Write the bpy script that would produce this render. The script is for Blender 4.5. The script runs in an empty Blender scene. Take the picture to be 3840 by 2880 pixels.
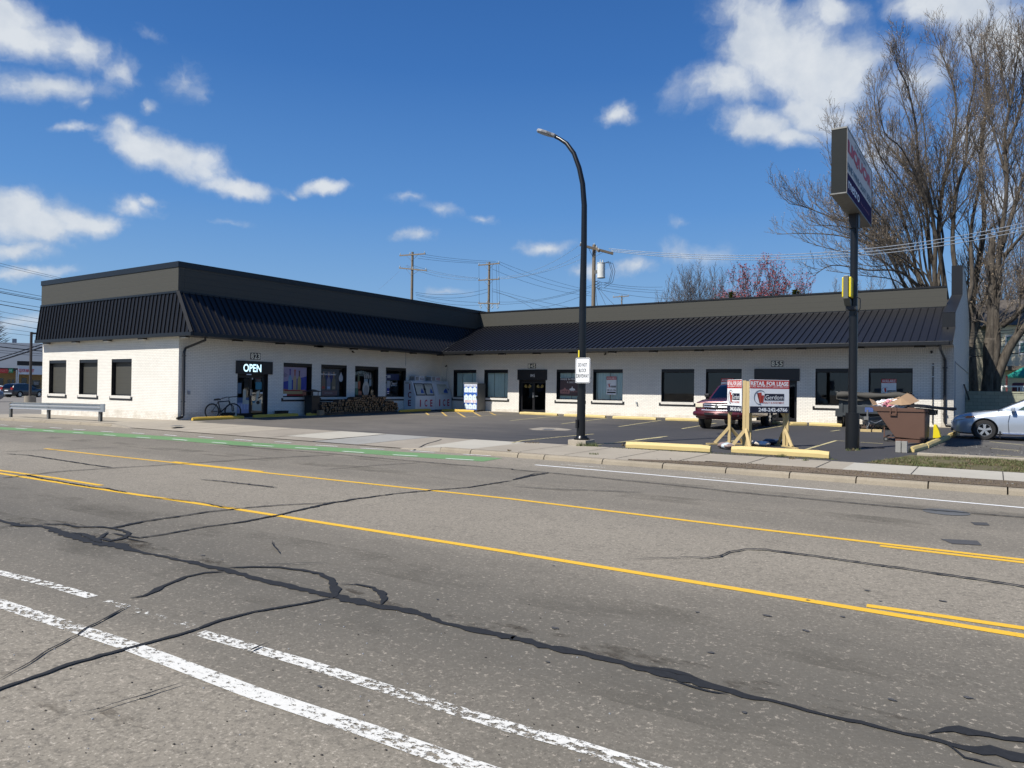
import bpy, bmesh, math, random
from mathutils import Vector, Matrix
random.seed(7)
S = bpy.context.scene
R = math.radians
# ---------------------------------------------------------------- camera
FX, CX, CY, ZC = 2731.2, 1916.05, 1432.4, 1.45
YAW, PIT, ROL = .5861, .0093, .0138
_f = Vector((-math.sin(YAW)*math.cos(PIT), math.cos(YAW)*math.cos(PIT), math.sin(PIT)))
_r = Vector((math.cos(YAW), math.sin(YAW), 0)); _u = _r.cross(_f)
RT = _r*math.cos(ROL)+_u*math.sin(ROL); UP = -_r*math.sin(ROL)+_u*math.cos(ROL); FW = _f
cam = bpy.data.objects.new('camera', bpy.data.cameras.new('camera')); S.collection.objects.link(cam)
cam.matrix_world = Matrix(((RT.x, UP.x, -FW.x, 0), (RT.y, UP.y, -FW.y, 0), (RT.z, UP.z, -FW.z, ZC), (0, 0, 0, 1)))
cam.data.sensor_width = 36; cam.data.lens = 36*FX/3840
cam.data.shift_x = .00103; cam.data.shift_y = -.00198
cam.data.clip_start = .05; cam.data.clip_end = 6000
S.camera = cam
# ---------------------------------------------------------------- world, sun, exposure
SUN = Vector((-.34, -.81, 1)).normalized()
W = bpy.data.worlds.new('World'); S.world = W; W.use_nodes = True
wn, wl = W.node_tree.nodes, W.node_tree.links
wn.clear()
def WN(t, **k):
    n = wn.new(t)
    for a, b in k.items(): setattr(n, a, b)
    return n
def wmath(op, a, b=None, c=None, clamp=False):
    n = WN('ShaderNodeMath', operation=op, use_clamp=clamp)
    for i, v in enumerate((a, b, c)):
        if v is None: continue
        if hasattr(v, 'links'): wl.new(v, n.inputs[i])
        else: n.inputs[i].default_value = v
    return n.outputs[0]
sky = WN('ShaderNodeTexSky', sky_type='NISHITA', sun_disc=False)
sky.sun_elevation = math.asin(SUN.z); sky.sun_rotation = math.atan2(SUN.x, SUN.y)
sky.air_density = 1.0; sky.dust_density = .35; sky.ozone_density = 2.2; sky.altitude = 0
hs = WN('ShaderNodeHueSaturation'); hs.inputs['Saturation'].default_value = 1.22; hs.inputs['Value'].default_value = 1.0
wl.new(sky.outputs[0], hs.inputs['Color'])
tc = WN('ShaderNodeTexCoord'); sx = WN('ShaderNodeSeparateXYZ'); wl.new(tc.outputs['Generated'], sx.inputs[0])
az = wmath('ARCTAN2', sx.outputs[0], sx.outputs[1]); el = wmath('ARCSINE', sx.outputs[2])
cmb = WN('ShaderNodeCombineXYZ'); wl.new(az, cmb.inputs[0]); wl.new(el, cmb.inputs[1])
def wnoise(scale, det, rough=.55, vec=None):
    n = WN('ShaderNodeTexNoise'); n.inputs['Scale'].default_value = scale; n.inputs['Detail'].default_value = det
    n.inputs['Roughness'].default_value = rough; wl.new(vec or cmb.outputs[0], n.inputs['Vector']); return n
n1 = wnoise(6, 6, .6); sub = WN('ShaderNodeVectorMath', operation='SUBTRACT'); wl.new(n1.outputs['Color'], sub.inputs[0]); sub.inputs[1].default_value = (.5, .5, .5)
scl = WN('ShaderNodeVectorMath', operation='MULTIPLY'); wl.new(sub.outputs[0], scl.inputs[0]); scl.inputs[1].default_value = (.15, .075, 0)
wadd = WN('ShaderNodeVectorMath', operation='ADD'); wl.new(cmb.outputs[0], wadd.inputs[0]); wl.new(scl.outputs[0], wadd.inputs[1])
def azel(px, py):
    d = (FW + RT*((px-CX)/FX) - UP*((py-CY)/FX)).normalized()
    return math.atan2(d.x, d.y), math.asin(d.z)
# clouds as soft ellipses of sky direction: photo-width-2212 x, y, half width, half height, tilt, weight
CL = [(30,75,130,52,.35,1.1),(130,110,90,50,.5,.85),(110,198,150,30,.05,.68),(0,178,80,30,.1,.62),(240,165,55,50,.4,.55),(20,30,80,42,.2,1.0),
 (410,175,48,36,-.3,.5),(325,80,40,16,.2,.36),(325,240,32,15,-.1,.62),(350,340,150,42,.16,1.25),(510,398,88,24,.05,1.05),(290,305,80,30,.3,.8),(170,300,50,14,.0,.55),(165,235,25,18,0,.5),
 (712,398,66,20,0,1.2),(632,408,16,11,.3,.5),(60,480,170,50,.10,1.3),(200,498,90,30,.10,1.15),(20,540,90,26,.05,.9),(290,458,60,22,.15,.72),(330,446,40,12,0,.7),(40,590,110,14,.0,.75),
 (870,432,32,10,0,.4),(930,452,60,14,.15,.45),(1020,468,48,11,0,.58),(900,510,40,13,0,.5),(1195,528,66,19,0,.78),(980,622,58,13,0,.55),(1345,236,52,24,0,.78),(1475,490,26,13,0,.42),(1490,555,90,24,0,.55),(1350,582,46,18,0,.78),(1265,585,30,16,0,.55),
 (1700,110,190,110,.10,1.45),(1560,175,130,55,-.15,.95),(1800,150,130,110,0,1.3),(1640,265,120,42,.1,1.25),(1710,290,80,32,0,1.1),(1760,240,120,60,0,1.15),(1640,40,160,70,.4,1.0),(2060,30,180,60,.25,1.15),(2150,90,140,90,0,1.05),(1960,190,120,70,.2,.75),(2180,420,90,70,0,.7),(2120,300,120,80,0,.5),(1870,330,90,60,0,.5),
 (470,470,30,8,0,.3),(70,690,150,18,0,.5),(1800,20,90,40,0,.9)]
acc = None
for (x, y, rx, ry, t, w) in CL:
    k = 3840/2212
    a, e = azel(x*k, y*k); a2, e2 = azel((x+rx)*k, y*k); a3, e3 = azel(x*k, (y-ry)*k)
    mp = WN('ShaderNodeMapping', vector_type='TEXTURE'); wl.new(wadd.outputs[0], mp.inputs[0])
    mp.inputs['Location'].default_value = (a, e, 0); mp.inputs['Rotation'].default_value = (0, 0, -t+math.atan2(e2-e, a2-a))
    mp.inputs['Scale'].default_value = (math.hypot(a2-a, e2-e)*1.15, abs(e3-e)*1.3, 1)
    ln = WN('ShaderNodeVectorMath', operation='LENGTH'); wl.new(mp.outputs[0], ln.inputs[0])
    v = wmath('MULTIPLY', wmath('SUBTRACT', 1.0, ln.outputs['Value']), w)
    acc = v if acc is None else wmath('SMOOTH_MAX', acc, v, .12)
n2 = wnoise(22, 7, .58, wadd.outputs[0]); n3 = wnoise(9, 5, .55)
mixn = wmath('ADD', wmath('MULTIPLY', n2.outputs['Fac'], 1.15), wmath('MULTIPLY', n3.outputs['Fac'], .45))
dens0 = wmath('ADD', acc, wmath('SUBTRACT', mixn, .78))
mr = WN('ShaderNodeMapRange', interpolation_type='SMOOTHSTEP'); wl.new(dens0, mr.inputs[0])
mr.inputs[1].default_value = -.03; mr.inputs[2].default_value = .90
gate = WN('ShaderNodeMapRange', interpolation_type='SMOOTHSTEP'); wl.new(acc, gate.inputs[0]); gate.inputs[1].default_value = -.45; gate.inputs[2].default_value = .20
dens = wmath('MULTIPLY', wmath('MULTIPLY', mr.outputs[0], gate.outputs[0]), .93)
n4 = wnoise(13, 5, .6); ccr = WN('ShaderNodeValToRGB'); wl.new(wmath('ADD', wmath('MULTIPLY', n4.outputs['Fac'], .8), wmath('MULTIPLY', mr.outputs[0], .25)), ccr.inputs[0])
ccr.color_ramp.elements[0].position = .35; ccr.color_ramp.elements[0].color = (.50, .58, .70, 1)
ccr.color_ramp.elements[1].position = .72; ccr.color_ramp.elements[1].color = (.80, .84, .88, 1)
er = WN('ShaderNodeValToRGB'); wl.new(wmath('DIVIDE', el, 1.571, clamp=True), er.inputs[0]); E_ = er.color_ramp.elements
for i, (p_, c_) in enumerate([(0, (.40, .60, .82)), (.06, (.25, .50, .84)), (.15, (.135, .36, .78)), (.26, (.068, .225, .60)), (.36, (.042, .155, .47)), (1, (.035, .12, .38))]):
    if i > 1: E_.new(p_)
for i, (p_, c_) in enumerate([(0, (.44, .62, .82)), (.06, (.26, .49, .82)), (.15, (.125, .335, .75)), (.26, (.055, .20, .57)), (.36, (.034, .138, .44)), (1, (.035, .12, .36))]):
    E_[i].position = p_; E_[i].color = (*c_, 1)
skm = WN('ShaderNodeMix', data_type='RGBA'); skm.inputs[0].default_value = .15
wl.new(er.outputs[0], skm.inputs[6])
skv = WN('ShaderNodeVectorMath', operation='SCALE'); wl.new(hs.outputs[0], skv.inputs[0]); skv.inputs['Scale'].default_value = .10; wl.new(skv.outputs[0], skm.inputs[7])
bg = WN('ShaderNodeBackground'); bg.inputs[1].default_value = .725; wl.new(skm.outputs[2], bg.inputs[0])
bgc = WN('ShaderNodeBackground'); bgc.inputs[1].default_value = .76; wl.new(ccr.outputs[0], bgc.inputs[0])
mx = WN('ShaderNodeMixShader'); wl.new(dens, mx.inputs[0]); wl.new(bg.outputs[0], mx.inputs[1]); wl.new(bgc.outputs[0], mx.inputs[2])
wo = WN('ShaderNodeOutputWorld'); wl.new(mx.outputs[0], wo.inputs[0])
sun = bpy.data.objects.new('sun', bpy.data.lights.new('sun', 'SUN')); S.collection.objects.link(sun)
sun.data.energy = 5.0; sun.data.angle = R(.53); sun.data.color = (1, .95, .865)
sun.rotation_mode = 'QUATERNION'; sun.rotation_quaternion = SUN.to_track_quat('Z', 'Y')
S.view_settings.view_transform = 'Standard'; S.view_settings.look = 'None'; S.view_settings.gamma = 1
S.view_settings.exposure = .30
S.render.engine = 'CYCLES'

# ---------------------------------------------------------------- projection helpers (survey of the place)
def ray(px, py): return FW + RT*((px-CX)/FX) - UP*((py-CY)/FX)
def atY(px, py, Y): d = ray(px, py); t = Y/d.y; return Vector((d.x*t, Y, ZC+d.z*t))
def atX(px, py, X): d = ray(px, py); t = X/d.x; return Vector((X, d.y*t, ZC+d.z*t))
def bend(x): b = max(0, -29-x); return min(b, 31)*.0103+max(0, b-31)*.005
def gz(x, y):
    return -.13+.009*min(max(y-15, -5), 21)-bend(x)
def rz(x, y=0): return -.24-bend(x)
def hit(px, py, zf, h=0):
    d = ray(px, py); z = zf(0, 15)
    for i in range(25):
        t = (z+h-ZC)/d.z; p = Vector((d.x*t, d.y*t, z+h)); z = zf(p.x, p.y)
    return Vector((p.x, p.y, z+h))
def G(px, py, h=0): return hit(px, py, gz, h)
def RD(px, py, h=0): return hit(px, py, rz, h)

# ---------------------------------------------------------------- materials
MATS = {}
class NB:
    def __init__(s, name):
        s.m = bpy.data.materials.new(name); s.m.use_nodes = True; s.t = s.m.node_tree; s.n = s.t.nodes; s.l = s.t.links
        s.b = s.n['Principled BSDF']; s.out = s.n['Material Output']
    def N(s, t, **k):
        n = s.n.new(t)
        for a, b in k.items(): setattr(n, a, b)
        return n
    def set(s, inp, v):
        if hasattr(v, 'links'): s.l.new(v, inp)
        else: inp.default_value = v
    def math(s, op, a, b=0, c=0, clamp=False):
        n = s.N('ShaderNodeMath', operation=op, use_clamp=clamp)
        s.set(n.inputs[0], a); s.set(n.inputs[1], b); s.set(n.inputs[2], c); return n.outputs[0]
    def pos(s, kind='world'):
        if kind == 'world': return s.N('ShaderNodeNewGeometry').outputs['Position']
        return s.N('ShaderNodeTexCoord').outputs['Object']
    def map(s, v, scale=(1, 1, 1), rot=(0, 0, 0), loc=(0, 0, 0)):
        n = s.N('ShaderNodeMapping'); s.l.new(v, n.inputs[0]); n.inputs['Scale'].default_value = scale
        n.inputs['Rotation'].default_value = rot; n.inputs['Location'].default_value = loc; return n.outputs[0]
    def noise(s, v, scale=5, det=3, rough=.5):
        n = s.N('ShaderNodeTexNoise'); s.l.new(v, n.inputs['Vector']); n.inputs['Scale'].default_value = scale
        n.inputs['Detail'].default_value = det; n.inputs['Roughness'].default_value = rough; return n.outputs['Fac']
    def ramp(s, f, stops):
        n = s.N('ShaderNodeValToRGB'); s.l.new(f, n.inputs[0]); e = n.color_ramp.elements
        while len(e) < len(stops): e.new(.5)
        for i, (p, c) in enumerate(stops):
            e[i].position = p; e[i].color = (c, c, c, 1) if isinstance(c, (int, float)) else (*c, 1)
        return n.outputs[0]
    def mix(s, f, a, b, mode='MIX'):
        n = s.N('ShaderNodeMix', data_type='RGBA', blend_type=mode); s.set(n.inputs[0], f)
        for i, v in ((6, a), (7, b)):
            if hasattr(v, 'links'): s.l.new(v, n.inputs[i])
            else: n.inputs[i].default_value = (*v, 1) if len(v) == 3 else v
        return n.outputs[2]
    def bump(s, h, st=.3, d=.01):
        n = s.N('ShaderNodeBump'); n.inputs['Strength'].default_value = st; n.inputs['Distance'].default_value = d
        s.l.new(h, n.inputs['Height']); s.l.new(n.outputs[0], s.b.inputs['Normal'])
    def fin(s, col=None, rough=.6, metal=0, spec=None):
        if col is not None:
            if hasattr(col, 'links'): s.l.new(col, s.b.inputs['Base Color'])
            else: s.b.inputs['Base Color'].default_value = (*col, 1)
        s.set(s.b.inputs['Roughness'], rough); s.b.inputs['Metallic'].default_value = metal
        if spec is not None: s.b.inputs['Specular IOR Level'].default_value = spec
        return s.m
def plain(name, col, rough=.6, metal=0, var=.12, scale=6, spec=None, kind='obj', coat=0):
    if name in MATS: return MATS[name]
    b = NB(name); v = b.pos(kind)
    n = b.noise(v, scale, 5, .6)
    c = b.mix(n, [x*(1-var) for x in col], [min(1, x*(1+var)) for x in col])
    m = b.fin(c, rough, metal, spec)
    if coat: b.b.inputs['Coat Weight'].default_value = coat; b.b.inputs['Coat Roughness'].default_value = .05
    MATS[name] = m; return m
def emis(name, col, st):
    b = NB(name); b.b.inputs['Emission Color'].default_value = (*col, 1); b.b.inputs['Emission Strength'].default_value = st
    b.fin(col, .5); MATS[name] = b.m; return b.m

def brick_mat(name, c1, c2, mort):
    b = NB(name); p = b.pos(); s = b.N('ShaderNodeSeparateXYZ'); b.l.new(p, s.inputs[0])
    c = b.N('ShaderNodeCombineXYZ'); b.l.new(b.math('ADD', s.outputs[0], s.outputs[1]), c.inputs[0]); b.l.new(s.outputs[2], c.inputs[1])
    def bt(vec):
        t = b.N('ShaderNodeTexBrick'); b.l.new(vec, t.inputs['Vector']); t.inputs['Scale'].default_value = 1
        t.inputs['Brick Width'].default_value = .215; t.inputs['Row Height'].default_value = .0715; t.inputs['Mortar Size'].default_value = .0062
        t.inputs['Mortar Smooth'].default_value = .3; t.inputs['Color1'].default_value = (*c1, 1); t.inputs['Color2'].default_value = (*c2, 1); t.inputs['Mortar'].default_value = (*mort, 1)
        return t
    t = bt(c.outputs[0])
    c2v = b.N('ShaderNodeCombineXYZ'); b.l.new(s.outputs[2], c2v.inputs[0]); b.l.new(b.math('ADD', s.outputs[0], s.outputs[1]), c2v.inputs[1])
    t2 = bt(c2v.outputs[0])
    sold = b.math('GREATER_THAN', s.outputs[2], 3.24)
    col = b.mix(sold, t.outputs['Color'], t2.outputs['Color'])
    n = b.noise(p, .9, 5, .6); col = b.mix(b.ramp(n, [(.45, 0.0), (.8, .16)]), col, (.42, .40, .34))
    low = b.math('MULTIPLY', b.math('LESS_THAN', s.outputs[2], .22), b.ramp(b.noise(p, 3, 5, .6), [(.4, 0), (.7, .5)]))
    col = b.mix(low, col, (.40, .34, .24))
    b.bump(b.math('SUBTRACT', 1, b.mix(sold, t.outputs['Fac'], t2.outputs['Fac'])), .35, .006)
    return b.fin(col, .62)
BRICKE = brick_mat('shade_toned_white_brick', (.58, .55, .49), (.53, .50, .445), (.28, .265, .24))  # white end-wall brick, its dimmer shade put into the colour
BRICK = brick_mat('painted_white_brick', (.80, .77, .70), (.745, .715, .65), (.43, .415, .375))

def siding_mat(name, col, pitch=.26, off=0):
    b = NB(name); p = b.pos(); s = b.N('ShaderNodeSeparateXYZ'); b.l.new(p, s.inputs[0])
    fr = b.math('FRACT', b.math('DIVIDE', b.math('ADD', s.outputs[2], 10+off), pitch))
    line = b.math('LESS_THAN', fr, .055)
    n = b.noise(b.map(p, (1, 1, 12)), 3, 5, .6)
    c = b.mix(n, [x*.88 for x in col], [x*1.1 for x in col])
    c = b.mix(b.math('MULTIPLY', line, .5), c, (.02, .02, .02))
    b.bump(fr, .5, .008)
    return b.fin(c, .6, 0, .3)
SIDING = siding_mat('grey_fibre_siding', (.062, .061, .052))
ROOFM = plain('black_standing_seam_metal', (.013, .0135, .017), .42, .1, .22, 2.5, kind='world', spec=.28)
TRIM = plain('black_trim_metal', (.012, .013, .015), .38, .2, .15, 5)
BLACK = plain('satin_black_paint', (.012, .012, .014), .4, 0, .2, 6)
BLACKP = plain('pole_black_paint', (.010, .011, .013), .3, .2, .3, 8)
SILL = plain('limestone_sill', (.62, .60, .55), .7, 0, .12, 8)
WHITE = plain('white_paint', (.78, .78, .77), .5, 0, .05, 6)
WHITES = plain('white_sheet', (.80, .82, .84), .45, 0, .04, 4)
RED = plain('sign_red', (.48, .03, .025), .45, 0, .06, 5)
DKRED = plain('dark_red_ink', (.20, .012, .02), .45, 0, .1, 5)
INK = plain('black_ink', (.010, .010, .012), .4, 0, .1, 5)
NAVY = plain('navy_ink', (.012, .03, .16), .45, 0, .1, 5)
BLUEI = plain('blue_ink', (.05, .16, .55), .45, 0, .1, 5)
GREYI = plain('grey_ink', (.30, .31, .33), .5, 0, .1, 5)
STEEL = plain('galvanised_steel', (.50, .52, .53), .38, .75, .2, 9)
STEELD = plain('weathered_steel', (.20, .20, .19), .5, .5, .3, 9)
PINE = None
def wood_mat(name, a, bcol, axis=(1, 1, .12), sc=22):
    b = NB(name); v = b.map(b.pos('obj'), axis)
    n = b.noise(v, sc, 5, .65); k = b.noise(b.pos('obj'), 4, 2)
    c = b.mix(n, a, bcol); c = b.mix(b.ramp(k, [(.62, 0), (.72, .35)]), c, [x*.45 for x in a])
    b.bump(n, .15, .003); return b.fin(c, .65)
PINE = wood_mat('treated_pine', (.56, .44, .22), (.40, .29, .13))
PALLET = wood_mat('old_pallet_wood', (.10, .065, .045), (.06, .04, .03))
CARD = plain('corrugated_cardboard', (.33, .215, .125), .75, 0, .12, 5)
def ground_mat(name, base, dark, light, speck=.5, big=.35, sc=1.0, rough=.85, fine=90, bump=.25):
    b = NB(name); p = b.pos()
    n1 = b.noise(p, .35*sc, 6, .65); n2 = b.noise(p, 3.1*sc, 6, .7); n3 = b.noise(p, fine, 3, .7)
    c = b.mix(b.ramp(n1, [(.3, 0), (.7, 1)]), [x*(1-big) for x in base], [x*(1+big*.6) for x in base])
    c = b.mix(b.ramp(n2, [(.52, 0), (.8, .45)]), c, dark)
    c = b.mix(b.math('MULTIPLY', b.ramp(n3, [(.30, 1), (.45, 0)]), speck), c, dark)
    c = b.mix(b.math('MULTIPLY', b.ramp(n3, [(.58, 0), (.72, 1)]), speck), c, light)
    b.bump(n3, bump, .004); return b, c, p
# road: lanes polished dark, wheel paths, oil strip, warmer shoulder
def road_mat():
    b, c, p = ground_mat('aged_road_asphalt', (.258, .230, .184), (.080, .071, .057), (.66, .60, .50), .75, .08, 1, .85, 46, .45)
    s = b.N('ShaderNodeSeparateXYZ'); b.l.new(b.map(p, (1, 1, 1)), s.inputs[0])
    wob = b.math('MULTIPLY', b.math('SUBTRACT', b.noise(b.map(p, (.35, .8, 1)), 1.2, 5, .6), .5), 1.5)
    y = b.math('ADD', s.outputs[1], wob)
    prof = b.N('ShaderNodeValToRGB'); b.l.new(b.math('DIVIDE', y, 20), prof.inputs[0]); prof.color_ramp.interpolation = 'EASE'
    st = [(0, .0), (.115, .10), (.15, .65), (.21, .95), (.25, .80), (.29, .60), (.315, .12), (.40, .0), (.455, .12), (.50, .50), (.535, .36), (.59, .55), (.65, .25), (.70, .0), (1, 0)]
    e = prof.color_ramp.elements
    while len(e) < len(st): e.new(.5)
    for i, (a, v) in enumerate(st): e[i].position = a; e[i].color = (v, v, v, 1)
    c = b.mix(b.math('MULTIPLY', prof.outputs[0], .86), c, (.092, .086, .073))
    c = b.mix(b.ramp(b.noise(p, 17, 4, .7), [(.36, .6), (.5, 0)]), c, (.12, .108, .088)); c = b.mix(b.ramp(b.noise(p, 26, 3, .8), [(.58, 0), (.70, .6)]), c, (.50, .44, .36))
    pat = b.noise(b.map(p, (.5, 2.6, 1)), 2.0, 4, .55)
    c = b.mix(b.ramp(pat, [(.68, 0), (.74, .25)]), c, (.075, .070, .062))
    return b.fin(c, .80, 0, .25)
ROAD = road_mat()
def simple_ground(name, *a, **k):
    b, c, p = ground_mat(name, *a, **k); return b.fin(c, k.get('rough', .85), 0, .3)
def lot_mat():
    b, c, p = ground_mat('parking_lot_asphalt', (.135, .122, .105), (.045, .045, .047), (.30, .29, .27), .40, .22, 1, .85, 60, .25)
    s = b.N('ShaderNodeSeparateXYZ'); b.l.new(p, s.inputs[0])
    w = b.math('ADD', s.outputs[0], b.math('MULTIPLY', b.noise(b.map(p, (.25, 1, 1)), 1.0, 5, .6), 9))
    f = b.N('ShaderNodeMapRange'); b.l.new(w, f.inputs[0]); f.inputs[1].default_value = -15; f.inputs[2].default_value = -7
    c = b.mix(b.math('MULTIPLY', f.outputs[0], .80), c, (.036, .037, .042))
    f2 = b.ramp(b.noise(b.map(p, (.2, 1.2, 1)), 1.3, 5, .65), [(.55, 0), (.75, .55)])
    c = b.mix(f2, c, (.042, .043, .046))
    return b.fin(c, .75, 0, .35)
LOT = lot_mat()
CONC = simple_ground('sidewalk_concrete', (.35, .31, .248), (.20, .175, .14), (.55, .50, .42), speck=.35, big=.14, fine=60)
CONCL = simple_ground('new_concrete', (.43, .405, .345), (.28, .26, .22), (.58, .55, .49), speck=.25, big=.08, fine=60)
CONCG = simple_ground('grey_concrete', (.29, .285, .265), (.15, .15, .14), (.42, .41, .38), speck=.35, big=.12, fine=60)
CONCD = simple_ground('stained_concrete', (.31, .275, .225), (.13, .12, .10), (.44, .40, .33), speck=.4, big=.2, fine=50)
DIRT = simple_ground('dirt', (.15, .115, .08), (.05, .038, .028), (.30, .25, .18), speck=.7, big=.3, fine=45, bump=.6)
GRAVEL = simple_ground('gravelly_asphalt', (.10, .094, .085), (.03, .03, .03), (.34, .32, .29), speck=.85, big=.3, fine=28, bump=.6)
PATCH = simple_ground('asphalt_patch', (.075, .075, .078), (.03, .03, .03), (.2, .2, .2), speck=.6)
TAR = plain('crack_sealant', (.022, .023, .025), .75, 0, .45, 30, kind='world', spec=.25)
DARKL = plain('dark_joint_gap', (.05, .045, .04), .9, 0, .3, 20)  # plain dark tone for slab joints and some loose gravel
def paint_mat(name, col, worn, under=None, scale=9):
    b = NB(name); p = b.pos()
    n = b.noise(b.map(p, (1, 1.6, 1)), scale, 8, .75); n2 = b.noise(p, .7, 3)
    f = b.math('ADD', n, b.math('MULTIPLY', b.math('SUBTRACT', n2, .5), .35))
    a = b.ramp(f, [(worn-.02, 0), (worn+.03, 1)])
    c = b.mix(b.noise(p, 40, 3), [x*.82 for x in col], col)
    b.fin(c, .7, 0, .3); b.l.new(a, b.b.inputs['Alpha']); return b.m
PYEL = paint_mat('yellow_road_paint', (.78, .47, .045), .33)
PWHT = paint_mat('white_road_paint', (.72, .71, .66), .45, scale=20)
PWHTC = paint_mat('crisp_white_road_paint', (.80, .81, .80), .25)
PWHTW = paint_mat('worn_white_road_paint', (.74, .73, .68), .49, scale=18)
PGRN = paint_mat('green_bike_lane_paint', (.155, .29, .125), .34)
PFAD = paint_mat('faded_stall_paint', (.55, .48, .26), .40)
PFAY = paint_mat('faded_yellow_stall_paint', (.62, .42, .13), .38)
def grass_mat(name, a, bcol):
    b = NB(name); n = b.N('ShaderNodeObjectInfo'); c = b.mix(b.noise(b.pos(), 2.3, 4), a, bcol); return b.fin(c, .7)
GRASS = grass_mat('spring_grass', (.045, .095, .018), (.16, .135, .06))
DRYG = grass_mat('dry_grass', (.20, .155, .085), (.11, .085, .045))
BARK = None
def bark(name, a, bcol, sc=5):
    b = NB(name); v = b.map(b.pos(), (1, 1, .25)); n = b.noise(v, sc, 6, .7); c = b.mix(b.ramp(n, [(.35, 0), (.65, 1)]), a, bcol); b.bump(n, .6, .05); return b.fin(c, .9, 0, .2)
BARK = bark('maple_bark', (.038, .032, .027), (.125, .108, .088))
BARKL = bark('pale_twig_bark', (.080, .067, .055), (.155, .132, .108))
BARKD = bark('dark_twig_bark', (.06, .052, .05), (.12, .105, .10))
BUD = plain('maple_buds', (.34, .255, .165), .7, 0, .3, 3)
REDBUD = plain('red_blossom', (.25, .045, .05), .7, 0, .4, 3)
GREENF = plain('conifer_foliage', (.13, .15, .045), .8, 0, .4, 3)
def glass_mat(name, tint, refl=1.0, ior=1.5):
    b = NB(name); b.n.remove(b.b)
    tr = b.N('ShaderNodeBsdfTransparent'); tr.inputs[0].default_value = (*tint, 1)
    gl = b.N('ShaderNodeBsdfGlossy'); gl.inputs['Roughness'].default_value = .015; gl.inputs[0].default_value = (.9, .95, 1, 1)
    fr = b.N('ShaderNodeFresnel'); fr.inputs[0].default_value = ior
    m = b.N('ShaderNodeMixShader'); b.l.new(b.math('MULTIPLY', fr.outputs[0], refl, clamp=True), m.inputs[0]); b.l.new(tr.outputs[0], m.inputs[1]); b.l.new(gl.outputs[0], m.inputs[2])
    b.l.new(m.outputs[0], b.out.inputs[0]); MATS[name] = b.m; return b.m
GLASS = glass_mat('window_glass', (.62, .70, .68), 1.2)
GLASSC = glass_mat('clear_window_glass', (.90, .95, .93), 1.1)
TGLASS = glass_mat('tinted_car_glass', (.12, .14, .14), 1.6)
POSTG = None
BLIND = plain('vertical_blinds', (.74, .84, .80), .6, 0, .08, 5)
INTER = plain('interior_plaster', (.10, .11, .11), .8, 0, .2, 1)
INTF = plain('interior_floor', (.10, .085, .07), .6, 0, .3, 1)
RUB = plain('tyre_rubber', (.018, .018, .019), .75, 0, .25, 10)
ALLOY = plain('alloy_wheel', (.62, .63, .65), .25, .8, .08, 8)
CHROME = plain('chrome', (.80, .80, .82), .12, 1, .03, 8)
LAMPG = plain('headlamp_lens', (.62, .62, .60), .15, .2, .15, 20)
AMBER = plain('amber_lens', (.60, .16, .02), .25, 0, .1, 8)
TAILR = plain('tail_lamp_lens', (.30, .01, .01), .2, 0, .1, 8)

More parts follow.
